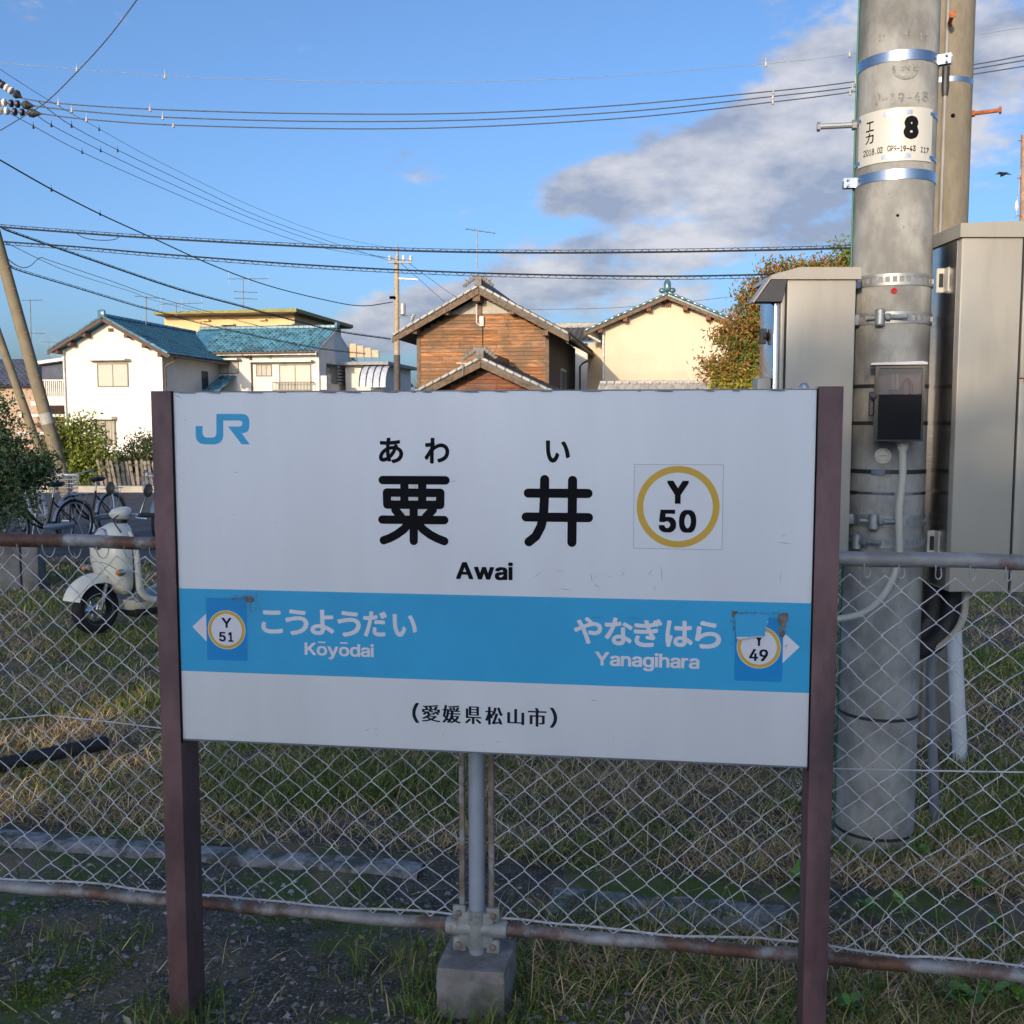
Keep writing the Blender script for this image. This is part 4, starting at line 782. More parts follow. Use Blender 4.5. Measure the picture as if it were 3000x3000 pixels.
for an_ in (-33, 147): obj('mould_seam', MB().tube([pang(an_, pr(PB.z + k * .5) - .0006, PB.z + k * .5) for k in range(0, 18)], .0022, 5), M_pole, pole, local=True)
# steel bands with their bolted ears
for v, ear, hgt in ((158, 78, .036), (508, -75, .036)):
    z = pz(v); b = pring(z - hgt / 2, z + hgt / 2, .001, M_steel, 'steel_band', t=.002)
    a = R(VIEW0 + ear); d = Vector((math.sin(a), -math.cos(a), 0)); s = Vector((d.y, -d.x, 0)); r = pr(z)
    mb = MB()
    for k in (-.012, .012): mb.box((-.0015, 0, -hgt / 2), (.0015, .045, hgt / 2), Matrix.Translation(d * r + s * k + Vector((0, 0, z - PB.z))) @ Matrix.Rotation(math.atan2(d.y, d.x) - R(90), 4, 'Z'))
    obj('ear', mb, M_steel, b, local=True)
    for k in (-.3, .3):
        p = d * (r + .03) + Vector((0, 0, z - PB.z + k * hgt)); obj('bolt', MB().tube([p - s * .028, p + s * .028], .005, 8), M_hot, b, local=True)
# number plate wrapped round the pole
PA0, PA1 = VIEW0 - 62, VIEW0 + 57; pz0, pz1 = pz(470), pz(313)
plate = pring(pz0, pz1, .003, M_plate, 'number_plate', a0=PA0, a1=PA1, t=.0012)
def cyl_put(off):
    def f(x, y, k):                                      # x: degrees from the facing line, y: world height
        a = R(VIEW0 + x); r = pr(y) + off + k * .00002; return Vector((math.sin(a) * r, -math.cos(a) * r, y - PB.z))
    return f
def ua(u, v):
    """pixel on the pole's near side -> (angle, height)"""
    r = ray(u, v); ax = PB - EYE; ro = pr(1.6)
    a = r.x ** 2 + r.y ** 2; b = -2 * (r.x * ax.x + r.y * ax.y); c = ax.x ** 2 + ax.y ** 2 - ro ** 2
    D = b * b - 4 * a * c; s = (-b - math.sqrt(max(D, 0))) / (2 * a); p = EYE + r * s
    return math.degrees(math.atan2(p.x - PB.x, -(p.y - PB.y))) - VIEW0, p.z
class CInk(Ink):
    def rc(s, ch, ua0, ua1, bold=0.0):
        (a0, z1), (a1, z0) = ua0, ua1; outs, (a, b, c, d) = glyph(ch); rr = pr(1.6) * math.pi / 180
        offs = [(0, 0)] if not bold else [(bold * math.cos(k * math.pi / 4) / rr, bold * math.sin(k * math.pi / 4)) for k in range(8)]
        bx = bold / rr
        for dx, dy in offs:
            for o, hs in outs: s.poly([[(a0 + bx + (x - a) / (c - a) * (a1 - a0 - 2 * bx) + dx, z0 + bold + (y - b) / max(1e-6, d - b) * (z1 - z0 - 2 * bold) + dy) for x, y in l] for l in [o] + hs])
zq = lambda x, y: (2350 + x / 2.972, y / 2.972)
ink = CInk(cyl_put(.0046)); ink.rc('8', ua(*zq(886, 1008)), ua(*zq(1010, 1214)), .0078); obj('plate_number', ink.mb, M_black, plate, False, local=True)
ink = CInk(cyl_put(.0046))
ink.rc('エ', ua(*zq(562, 1072)), ua(*zq(626, 1140)), .0006); ink.rc('カ', ua(*zq(558, 1172)), ua(*zq(624, 1246)), .0006)
def crow(ink, txt, x0, x1, yl, yr, h, bold):
    n = len(txt); w = (x1 - x0) / n
    for i, ch in enumerate(txt):
        if ch == ' ': continue
        y = yl + (yr - yl) * (i + .5) / n; xa = x0 + w * i + w * .1; xb = xa + w * .8; y0 = y; y1 = y + h
        if ch == '-': y0, y1 = y + h * .45, y + h * .58
        if ch == '.': y0 = y + h * .85; xa, xb = xa + w * .25, xb - w * .25
        if ch in 'I1': xa += w * .15; xb -= w * .15
        ink.rc(ch, ua(*zq(xa, y0)), ua(*zq(xb, y1)), bold)
crow(ink, '2018.02', 536, 704, 1318, 1278, 50, .0003); crow(ink, 'CP9-19-43', 742, 984, 1270, 1270, 48, .0003); crow(ink, 'I17', 1022, 1092, 1278, 1290, 48, .0003)
obj('plate_lettering', ink.mb, M_black, plate, False, local=True)
for v, x0, x1 in ((328, 710, 960), (456, 693, 943)):
    a0 = ua(2350 + x0 / 2.972, v); a1 = ua(2350 + x1 / 2.972, v); z = pz(v)
    pring(z - .007, z + .007, .0044, M_steel, 'band_window', plate, VIEW0 + a0[0], VIEW0 + a1[0], .0008)
for v in (328, 456):
    z = pz(v); pring(z - .006, z + .006, .0012, M_steel, 'plate_band', pole, t=.0012)
    for e0, e1 in ((-68, -56), (52, 64)): pring(z - .006, z + .006, .0044, M_steel, 'band_end', plate, VIEW0 + e0, VIEW0 + e1, .0008)
# faint stencils on the concrete
M_sten = pm('faded_stencil', (.20, .20, .19), .9, var=.3, scale=60, col2=(.36, .355, .335), mask=(.42, .58), mscale=90)
ink = CInk(cyl_put(.0004)); crow(ink, '9-19-43', 615, 1110, 815, 790, 100, .002); crow(ink, '17', 660, 725, 290, 290, 65, .0012); crow(ink, '9', 895, 950, 265, 265, 60, .0012); crow(ink, '15', 1020, 1100, 285, 285, 60, .0012)
arc = [ua(*zq(900 + 115 * math.cos(R(a)), 595 - 95 * math.sin(R(a)))) for a in range(165, 352, 10)]; arc2 = [ua(*zq(900 + 90 * math.cos(R(a)), 595 - 72 * math.sin(R(a)))) for a in range(165, 352, 10)]
ink.poly([arc + arc2[::-1]])
for x0, y0, x1, y1 in ((865, 575, 945, 583), (900, 550, 908, 580), (962, 555, 1030, 562), (968, 580, 1026, 588), (968, 605, 1026, 612), (968, 555, 976, 612), (1018, 555, 1026, 612)): ink.poly([[ua(*zq(x0, y0)), ua(*zq(x1, y0)), ua(*zq(x1, y1)), ua(*zq(x0, y1))]])
ink.poly([[ua(*zq(*q)) for q in ((898, 580), (910, 580), (885, 612), (868, 612))]]); ink.poly([[ua(*zq(*q)) for q in ((900, 580), (912, 578), (942, 608), (928, 612))]])
tag(obj('stencil', ink.mb, M_sten, shaft, False, local=True), kind='stuff')
# step bolt, rubber plug, holes, tag
z = pz(326); r = pr(z); mb = MB().tube([pang(-80, r - .02, z), pang(-80, r + .135, z)], .0105, 10); mb.tube([pang(-80, r - .001, z), pang(-80, r + .016, z)], .019, 6); mb.tube([pang(-80, r + .132, z), pang(-80, r + .143, z)], .0175, 6)
obj('step_bolt', mb, M_hot, pole, local=True)
a, z = ua(2619, 852); c = pang(a, pr(z), z); d = pang(a, 1, PB.z).normalized()
obj('rubber_plug', MB().lathe([(.001, .0), (.005, .002), (.008, .004), (.0115, .003), (.0115, -.004)], 16, Matrix.Translation(c) @ d.to_track_quat('Z', 'Y').to_matrix().to_4x4(), cap=False), M_redp, pole, local=True)
a, z = ua(2630, 631); c = pang(a, pr(z) + .0003, z); d = pang(a, 1, PB.z).normalized(); obj('bolt_hole', MB().lathe([(.0055, .0), (.0055, .0006)], 12, Matrix.Translation(c) @ d.to_track_quat('Z', 'Y').to_matrix().to_4x4()), M_black, pole, local=True)
a, z = ua(2587, 1335); c = pang(a, pr(z) - .001, z); d = pang(a, 1, PB.z).normalized(); Mt = Matrix.Translation(c) @ d.to_track_quat('Z', 'Y').to_matrix().to_4x4()
tg = obj('round_tag', MB().lathe([(.029, 0), (.029, .004), (.027, .005)], 24, Mt), M_plate, pole, local=True)
mb = MB(); 
for k in range(22):
    t = 2 * math.pi * k / 22; rr = .021
    if k in (0, 5, 6, 11, 16, 17): continue
    mb.box((rr * math.cos(t) - .0014, rr * math.sin(t) - .002, .0052), (rr * math.cos(t) + .0014, rr * math.sin(t) + .002, .0056), Mt)
for k in range(7): mb.box((-.014 + k * .0045, -.003, .0052), (-.012 + k * .0045, .003, .0056), Mt)
obj('tag_lettering', mb, M_sten, tg, False, local=True)
# perforated clamp straps
def perf(v, a_buckle, h=.042):
    z = pz(v); z0, z1 = z - h / 2, z + h / 2
    st = obj('clamp_strap', MB(), M_hot, pole, local=True); bpy.data.objects.remove(st)
    s0 = pring(z1 - .011, z1, .002, M_hot, 'clamp_strap', t=.003); pring(z0, z0 + .011, .002, M_hot, 'strap_edge', s0, t=.003)
    pring(z0 + .011, z1 - .011, .0012, pm('strap_hole_shade', (.30, .30, .29), .8), 'strap_web', s0, t=.001)
    for k in range(-9, 10):
        a = k * 9.5; pring(z0 + .011, z1 - .011, .002, M_hot, 'strap_rung', s0, VIEW0 + a - 1.7, VIEW0 + a + 1.7, .003)
    a = a_buckle; c = pang(a, pr(z) + .022, z); t = pang(a + 90, 1, PB.z).normalized()
    obj('buckle', MB().tube([c + Vector((0, 0, -.03)), c + Vector((0, 0, -.026)), c + Vector((0, 0, .026)), c + Vector((0, 0, .03))], [.015, .018, .018, .015], 14), M_hot, s0, local=True)
    obj('buckle_bolt', MB().tube([c - t * .05 - pang(a, .008, PB.z), c + t * .095 - pang(a, .012, PB.z)], .0075, 8).tube([c + t * .022, c + t * .036], .0125, 6), M_hot, s0, local=True)
perf(817, -70); perf(929, -12); perf(1528, -12); perf(1590, -34)
for v, h, m in ((1130, .014, M_strap), (1240, .014, M_strap), (1383, .016, M_strap), (1447, .010, M_steel), (2112, .012, M_strap), (2462, .012, M_strap)):
    z = pz(v); b = pring(z - h / 2, z + h / 2, .0008, m, 'strap', t=.0012)
    if v == 1383:
        a, zz = ua(2571, 1384); pring(z - .011, z + .011, .002, M_steel, 'strap_buckle', b, VIEW0 + a - 8, VIEW0 + a + 10, .006)
    if v == 1447: pring(z - .007, z + .007, .002, M_strap, 'strap_buckle', b, VIEW0 - 60, VIEW0 - 42, .005)
gw = [pang(-79 + 3 * math.sin(z * 1.7), pr(z) + .004, z) for z in [PB.z + .05 + k * .12 for k in range(45)]]
obj('earth_wire', MB().tube(gw, .0032, 6), M_green, pole, local=True)

# ---- rear pole
RB = at(2763, 300, 5.6); RB.z = -.1
rp = thing('utility_pole', 'tan concrete utility pole standing behind the pale pole with the number 8', 'utility pole', RB)
rr = lambda z: .152 - z * .0028
rsh = obj('shaft', MB().lathe([(rr(0), -.5)] + [(rr(k * .5), k * .5) for k in range(0, 19)], 40), M_pole2, rp, local=True)
def rang(ang, r, z): a = R(math.degrees(math.atan2(-RB.x, RB.y)) + ang); return Vector((math.sin(a) * r, -math.cos(a) * r, z - RB.z))
rz = lambda v: at(2763, v, 5.5).z
for v, ang in ((80, 6), (328, 84), (-180, -80), (-420, 84)):
    z = rz(v); r = rr(z); mb = MB().tube([rang(ang, r - .02, z), rang(ang, r + .13, z)], .0105, 10); mb.tube([rang(ang, r + .128, z), rang(ang, r + .14, z)], .019, 6); mb.tube([rang(ang, r, z), rang(ang, r + .014, z)], .017, 6)
    obj('step_bolt', mb, M_rusty, rp, local=True)
cb = [rang(3, rr(z) + .012, z) for z in [RB.z + k * .4 for k in range(22)]]
obj('cable_riser', MB().tube(cb, .012, 8), pm('grey_cable', (.26, .24, .21), .5), rp, local=True)
z = rz(238); n = 40
mb = MB()
for i in range(n):
    a = 2 * math.pi * i / n; mb.v += [Vector((math.cos(a) * (rr(z) + .001), math.sin(a) * (rr(z) + .001), z - RB.z - .013)), Vector((math.cos(a) * (rr(z) + .003), math.sin(a) * (rr(z) + .003), z - RB.z + .013))]
mb.f = [(2 * i, 2 * ((i + 1) % n), 2 * ((i + 1) % n) + 1, 2 * i + 1) for i in range(n)]
bd = obj('steel_band', mb, M_steel, rp, local=True)
obj('cable_grip', MB().tube([rang(3, rr(z) + .012, z - .09), rang(3, rr(z) + .012, z - .05), rang(3, rr(z) + .012, z + .05), rang(3, rr(z) + .012, z + .09)], [.014, .019, .019, .014], 10), M_strap, bd, local=True)
c = rang(20, rr(rz(346)) + .0003, rz(346)); obj('bolt_hole', MB().sphere(c, .011, 10, 6), M_black, rp, local=True)
# ================================================================ cabinets, meter box, conduits round the pole
def stain(N, L, out, mix, nz, rampf, mp):
    n = nz(3, 8, .6); return mix(rampf(n.outputs[0], .48, .74), out, (.285, .26, .215))
M_cab = pm('cabinet_paint', (.39, .365, .31), .36, var=.04, scale=2.5, extra=stain, stretch=(1, 1, .25), spec=.5)
M_cab2 = pm('cabinet_seam', (.04, .04, .04), .8)
M_inox = pm('cabinet_inox', (.62, .58, .54), .22, metal=1.0, var=.05, scale=2.0, stretch=(2, 2, 14), bump=.05, bscale=5)
M_duct = pm('black_duct', (.035, .035, .04), .5)
YF = 3.74
def cabinet_corner(u, v, Y): return at(u, v, Y)
# ---- cabinet at the pole's near-left side: its side panel faces us, door and rain hood to the left
a = at(2305, 900, YF); b = at(2507, 900, YF); zt = at(2400, 815, YF).z; zb = at(2470, 1640, YF).z
x0, x1 = a.x, b.x; D = .24
c1 = thing('control_cabinet', 'beige control cabinet with sloping hood between sign post and pale pole', 'cabinet', (x0, YF, zb))
obj('body', MB().bbox((x0, YF, zb), (x1, YF + D, zt), .006), M_cab, c1)
zr = at(2400, 784, YF).z; dz = zr - zt
xl = at(2208, 870, YF).x; xk = at(2258, 822, YF).x
ze = at(2208, 885, YF).z
pf = [(x1 + .012, zt - .005), (x1 + .012, zr), (at(2340, 790, YF).x, zr), (xk, zt + .01), (xk - .003, zt - .005)]
obj('hood', MB().prism(pf[::-1], YF - .014, YF + D + .014), M_cab, c1)
obj('hood_lip', MB().prism([(xk, zt + .009), (xk - .0035, zt - .006), (xl - .002, ze - .004), (xl - .006, ze)], YF - .013, YF + .07), M_cab, c1)
dx0 = at(2293, 1000, YF).x
obj('hood_shade', MB().prism([(xl + .004, ze + .001), (dx0 - .01, ze + .001), (x0 - .004, zt - .007), (xk, zt - .007)], YF - .012, YF + .065), pm('hood_shade_grey', (.055, .055, .06), .6), c1)  # dark wedge: the shade under the hood lip put into its colour
door = obj('door', MB().bbox((dx0 - .008, YF + .004, zb + .03), (x0 - .0045, YF + D - .004, zt - .03), .005), M_cab, c1)
obj('door_face', MB().bbox((dx0 - .03, YF + .012, zb + .04), (dx0 - .0085, YF + D - .012, zt - .05), .006), M_inox, door)
p = at(2258, 985, YF + .1); mb = MB().sphere((dx0 - .04, YF + .11, p.z), (.012, .022, .022), 12, 8)
for k in (-.008, .008): mb.box((dx0 - .058, YF + .105 + k - .003, p.z - .028), (dx0 - .035, YF + .105 + k + .003, p.z + .028))
obj('lock', mb, M_strap, door)
obj('hinge_box', MB().bbox((at(2222, 1110, YF).x, YF + .02, at(2230, 1145, YF).z - .1), (dx0 - .032, YF + .10, at(2230, 1105, YF).z), .008), M_cab, c1)
obj('seam', MB().box((x0 - .0042, YF - .001, zb + .01), (x0 + .0005, YF + .004, zt - .003)), M_cab2, c1)
for v in (817, 929, 1528): # brackets to the pole straps
    z = at(2500, v, YF).z; obj('bracket', MB().bbox((x1 - .002, YF + .10, z - .02), (x1 + .05, YF + .16, z + .02), .004), M_hot, c1)

# ---- taller cabinet on the other side
YR = 3.72
xr0 = at(2800, 1200, YR).x; xr1 = at(2978, 1200, YR).x; zt = at(2900, 694, YR).z; zb = at(2860, 1735, YR).z; D = .46
c2 = thing('control_cabinet', 'tall beige control cabinet at the picture edge beside the pale pole', 'cabinet', (xr0, YR, zb))
obj('body', MB().bbox((xr0, YR, zb), (xr1, YR + D, zt), .007), M_cab, c2)
obj('roof', MB().prism([(xr0 - .012, zt - .002), (xr0 - .012, zt + .046), (xr1 + .09, zt + .058), (xr1 + .09, zt - .002)][::-1], YR - .012, YR + D + .014), M_cab, c2)
obj('seam', MB().box((xr1 + .0003, YR + .001, zb + .01), (xr1 + .0055, YR + D - .02, zt - .004)), M_cab2, c2)
zc = at(2960, 1113, YR).z
d1 = obj('door', MB().bbox((xr1 + .006, YR - .003, zc + .006), (xr1 + .055, YR + D - .01, zt - .02), .005), M_cab, c2)
d2 = obj('door', MB().bbox((xr1 + .006, YR - .003, zb + .0), (xr1 + .055, YR + D - .01, zc - .006), .005), M_cab, c2)
for v0, v1 in ((788, 860), (1553, 1625)):
    za = at(2740, v1, YR + .15).z; zb2 = at(2740, v0, YR + .15).z
    br = obj('bracket', MB().bbox((PB.x + .14, YR + .13, za), (xr0 + .01, YR + .14, zb2), .003, 1).bbox((PB.x + .165, YR + .09, za), (PB.x + .175, YR + .16, zb2), .003, 1), pm('bracket_white', (.62, .60, .54), .45), c2)
    for x in (PB.x + .155, PB.x + .22): obj('slot', MB().bbox((x - .008, YR + .126, za + .02), (x + .008, YR + .1295, zb2 - .02), .0015, 1), M_cab2, br)
side = obj('side_panel', MB().bbox((xr0 - .003, YR + .03, zb + .01), (xr0 - .0005, YR + D - .01, zt - .004), .001, 1), M_inox, c2)
# ducts under it
def duct(pts, r, mat, name, par, rib=True):
    P = spline(pts, 14); n = len(P)
    rad = [r * (1 + (.035 if i % 2 else -.035)) if rib else r for i in range(n)]
    return obj(name, MB().tube(P, rad, 12), mat, par, ang=60)
duct([at(2735, 1700, 3.98), at(2730, 1790, 3.98), at(2705, 1840, 3.98), at(2660, 1868, 4.0), at(2600, 1880, 4.05)], .040, M_duct, 'cable_duct', c2)
duct([at(2792, 1715, 3.94), at(2785, 1800, 3.94), at(2752, 1868, 3.95), at(2700, 1900, 3.98), at(2620, 1912, 4.05)], .040, M_duct, 'cable_duct', c2)
duct([at(2830, 1725, 3.86), at(2824, 1800, 3.86), at(2800, 1850, 3.88), at(2757, 1888, 3.92), at(2690, 1908, 3.98), at(2620, 1915, 4.05)], .0135, M_beige, 'conduit', c2)
g = at(2722, 2150, 4.3)
duct([at(2738, 1900, 4.2), at(2728, 2000, 4.2), (g.x, 4.2, -.15)], .020, pm('grey_pipe', (.22, .23, .26), .5), 'conduit', c2, False)
# white striped marker pipe
wp0 = at(2795, 1845, 5.2); wp1 = at(2812, 2195, 5.2)
wpt = thing('marker_pipe', 'white painted metal pipe standing in weeds under the tall cabinet', 'pipe', (wp1.x, wp1.y, wp1.z))
obj('pipe', MB().tube([wp0 + (wp0 - wp1) * .5, wp0, wp1, wp1 + (wp1 - wp0) * .3], .037, 18), pm('pipe_white', (.66, .68, .72), .5, var=.06, col2=(.35, .34, .31), mask=(.66, .8), mscale=25), wpt)

# ---- small meter box with a clear window
mY = PB.y - .16 - .11
mx0 = at(2566, 1200, mY).x; mx1 = at(2701, 1200, mY).x; z1 = at(2640, 1072, mY).z; z0 = at(2640, 1293, mY).z; zm = at(2640, 1156, mY).z
mbx = thing('meter_box', 'small black meter box with clear window strapped on the pale pole', 'meter box', (mx0, mY, z0))
th = .010
hb = MB().box((mx0, mY + .085, z0), (mx1, mY + .11, z1)).box((mx0, mY + .001, z0), (mx0 + th * .5, mY + .0849, z1)).box((mx1 - th * .5, mY + .001, z0), (mx1, mY + .0849, z1)).box((mx0 + th * .5, mY + .001, z0), (mx1 - th * .5, mY + .0849, z0 + .006)).box((mx0 + th * .5, mY + .001, z1 - .006), (mx1 - th * .5, mY + .0849, z1))
obj('housing', hb, pm('box_grey', (.26, .24, .25), .5), mbx)
fr = MB()
for A, B in (((mx0, z0), (mx0 + .012, z1)), ((mx1 - .008, z0), (mx1, z1)), ((mx0 + .012, z1 - .008), (mx1 - .008, z1)), ((mx0 + .012, z0), (mx1 - .008, z0 + .006))): fr.box((A[0], mY - .010, A[1]), (B[0], mY, B[1]))
obj('window_frame', fr, pm('box_black', (.018, .018, .02), .35), mbx)
obj('lower_cover', MB().box((mx0 + .0125, mY - .006, z0 + .0065), (mx1 - .0085, mY + .0, zm)), pm('box_black2', (.004, .005, .008), .6, spec=.15), mbx)
gl = bpy.data.materials.new('clear_window'); gl.use_nodes = True; gN = gl.node_tree.nodes; gb = gN['Principled BSDF']; gb.inputs['Base Color'].default_value = (.8, .8, .8, 1); gb.inputs['Roughness'].default_value = .05
gt = gN.new('ShaderNodeBsdfTransparent'); gt.inputs[0].default_value = (.70, .68, .70, 1); gmx = gN.new('ShaderNodeMixShader'); gmx.inputs[0].default_value = .12
gl.node_tree.links.new(gt.outputs[0], gmx.inputs[1]); gl.node_tree.links.new(gb.outputs[0], gmx.inputs[2]); gl.node_tree.links.new(gmx.outputs[0], gN['Material Output'].inputs[0])
obj('window_pane', MB().box((mx0 + .0125, mY - .006, zm + .001), (mx1 - .0085, mY - .003, z1 - .0085)), gl, mbx)
obj('back_card', MB().box((mx0 + .014, mY + .06, zm - .02), (mx1 - .012, mY + .062, z1 - .03)), pm('card', (.42, .33, .28), .8, var=.1, scale=30), mbx)
mb = MB()
for k in range(2): mb.bbox((mx0 + .055 + k * .016, mY + .03, zm + .02), (mx0 + .063 + k * .016, mY + .04, zm + .075), .002, 1)
obj('terminal', mb, pm('terminal_grey', (.5, .5, .5), .4), mbx)
obj('breaker', MB().bbox((mx0 + .048, mY + .02, zm - .02), (mx0 + .09, mY + .05, zm + .018), .003, 1), M_duct, mbx)
P = spline([(mx0 + .096, mY + .03, zm), (mx0 + .094, mY + .03, zm + .035), (mx0 + .108, mY + .025, zm + .058), (mx0 + .124, mY + .03, zm + .03), (mx0 + .120, mY + .03, zm)], 6)
obj('loop_wire', MB().tube(P, .0045, 6), pm('red_wire', (.30, .03, .035), .5), mbx)
obj('loop_wire', MB().tube([p + Vector((-.004, .008, -.006)) for p in P], .004, 6), M_black, mbx)
obj('rain_lid', MB().prism([(mx0 - .018, z1 + .004), (mx0 - .014, z1 + .012), (mx1 - .01, z1 + .015), (mx1 + .008, z1 + .010), (mx1 + .006, z1 + .003)], mY - .02, mY + .115), pm('lid_grey', (.56, .57, .62), .35), mbx)
lt = obj('latch', MB().bbox((mx0 - .020, mY + .02, zm - .075), (mx0 - .001, mY + .035, zm + .012), .004, 1), M_strap, mbx)
obj('latch_knob', MB().lathe([(.012, 0), (.012, .012), (.009, .014)], 14, Matrix.Translation((mx0 - .004, mY - .002, zm - .005)) @ Matrix.Rotation(R(90), 4, 'X')), M_duct, lt)
cp = at(2645, 1296, mY + .05)
obj('conduit_socket', MB().tube([(cp.x, cp.y, z0 + .001), (cp.x, cp.y, z0 - .02), (cp.x, cp.y, z0 - .035)], [.021, .020, .016], 16), M_beige, mbx)
duct([(cp.x, cp.y, z0 - .03), at(2644, 1400, mY + .055), at(2634, 1500, mY + .06), at(2634, 1620, mY + .06), at(2618, 1690, mY + .06), at(2580, 1755, mY + .06), at(2530, 1795, mY + .06), at(2470, 1812, mY + .07), at(2400, 1815, mY + .09)], .0132, M_beige, 'conduit', mbx)

# the box is clamped facing the viewer's side of the pole, not square to the fence
ctr = Vector(((mx0 + mx1) / 2, mY, 0)) - Vector((mx0, mY, 0)); RM = Matrix.Translation(ctr) @ Matrix.Rotation(R(-18), 4, 'Z') @ Matrix.Translation(-ctr)
def turn(o):
    for ch in o.children:
        if not ch.name.startswith('conduit') and ch.type == 'MESH': ch.data.transform(RM)
        turn(ch)
turn(mbx)
# ================================================================ trees and bushes
M_bark = pm('bark', (.10, .075, .055), .95, var=.3, scale=12, bump=.6, bscale=30)
GAPS = [(atz(285, 2105, -.17), .26), (atz(360, 2085, -.17), .30), (atz(440, 2070, -.17), .22), (atz(60, 2330, -.15), .16), (atz(395, 2250, -.15), .15)]   # leaves cut away along sun rays to put sun patches on the grass
def leaves_mesh(name, clumps, per, size, spread, aspect=.5, droop=0.0, seed=1, shell=None):
    """clumps: array of centres; every leaf is a small folded blade of its own"""
    g = np.random.default_rng(seed); n = len(clumps) * per
    C = np.repeat(np.asarray(clumps), per, 0) + g.normal(0, 1, (n, 3)) * np.asarray(spread)
    if C[:, 1].mean() < -5:
        for q, rad in GAPS:
            w = C - np.array(q); sd_ = np.array(SUNDIR); w = w - (w @ sd_)[:, None] * sd_; C = C[np.linalg.norm(w, axis=1) > rad]
        n = len(C)
    d = g.normal(0, 1, (n, 3)); d[:, 2] -= droop; d /= np.linalg.norm(d, axis=1)[:, None]
    q = g.normal(0, 1, (n, 3)); s = np.cross(d, q); s /= np.linalg.norm(s, axis=1)[:, None]
    L = size * g.uniform(.6, 1.35, n)[:, None]; w = L * aspect * .5
    u = np.cross(d, s) * L * .12
    V = np.stack([C - d * L * .5, C + s * w + u, C + d * L * .5, C - s * w + u], 1).reshape(-1, 3)
    F = []
    for i in range(n): b = i * 4; F.append((b, b + 1, b + 2)); F.append((b, b + 2, b + 3))
    me = bpy.data.meshes.new(name); me.from_pydata(V.tolist(), [], F); return me
def blob_points(c, r, n, g, hollow=.35):
    out = []
    while len(out) < n:
        p = g.uniform(-1, 1, 3); l = np.linalg.norm(p)
        if hollow < l < 1: out.append(np.asarray(c) + p * np.asarray(r))
    return np.array(out)
def tree(name, label, base, lobes, per, size, spread, mats, n=120, trunk_r=.08, aspect=.5, droop=0, seed=3, group=None, cat='tree', limb=True):
    g = np.random.default_rng(seed); t = thing(name, label, cat, base, 0, group); base = Vector(base); inv = INV[t.name]
    tot = sum(l[1][0] * l[1][1] * l[1][2] for l in lobes); mid = sum((Vector(l[0]) for l in lobes), Vector()) / len(lobes)
    mb = MB(); fork = base + (mid - base) * .45; fork.x = base.x * .6 + mid.x * .4
    mb.tube(spline([base - Vector((0, 0, .2)), base + (fork - base) * .5 + Vector((.03, .02, 0)), fork], 4), [trunk_r * (1 - .04 * i) for i in range(9)], 9)
    for c, r in [(l[0], l[1]) for l in lobes]:
        c = Vector(c); mb.tube(spline([fork, fork + (c - fork) * .5 + Vector((g.uniform(-.1, .1), g.uniform(-.1, .1), .1)), c + Vector((0, 0, r[2] * .4))], 4), [trunk_r * .6 * (1 - .085 * i) for i in range(9)], 6)
        for k in range(4 if limb else 0):
            e = c + Vector((g.uniform(-.8, .8) * r[0], g.uniform(-.8, .8) * r[1], g.uniform(-.3, .9) * r[2])); mb.tube([fork + (c - fork) * .7, (fork + (c - fork) * .7 + e) / 2 + Vector((0, 0, .05)), e], [trunk_r * .3, trunk_r * .2, trunk_r * .08], 5)
    obj('trunk', mb, M_bark, t)
    for k, (c, r, mi) in enumerate(lobes):
        m = max(6, int(n * (r[0] * r[1] * r[2]) ** .8 / sum((q[1][0] * q[1][1] * q[1][2]) ** .8 for q in lobes)))
        pts = blob_points(c, r, m, g)
        me = leaves_mesh('crown', pts, per, size, spread, aspect, droop, seed * 31 + k)
        me.transform(inv); o = obj('crown', me, mats[mi], t, local=True)
    return t
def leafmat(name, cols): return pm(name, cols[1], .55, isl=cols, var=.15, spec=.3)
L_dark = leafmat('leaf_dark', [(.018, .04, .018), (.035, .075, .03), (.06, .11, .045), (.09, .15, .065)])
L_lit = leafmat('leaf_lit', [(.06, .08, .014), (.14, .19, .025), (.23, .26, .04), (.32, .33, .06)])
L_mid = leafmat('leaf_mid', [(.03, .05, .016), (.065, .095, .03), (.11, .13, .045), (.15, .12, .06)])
L_red = leafmat('leaf_red', [(.07, .11, .02), (.12, .15, .03), (.34, .10, .03), (.40, .13, .035), (.14, .16, .03), (.40, .15, .035), (.09, .13, .02), (.28, .13, .03)])
L_grn = leafmat('leaf_green', [(.05, .09, .015), (.10, .16, .025), (.16, .21, .035), (.24, .25, .045)])
L_ylw = leafmat('leaf_yellow', [(.18, .19, .03), (.34, .30, .045), (.46, .38, .06), (.16, .20, .03)])
def lobe(u, v, Y, ru, rv, mi, dy=.7):
    c = at(u, v, Y); k = Y / 3000; return (tuple(c), (ru * k, ru * k * dy, rv * k), mi)
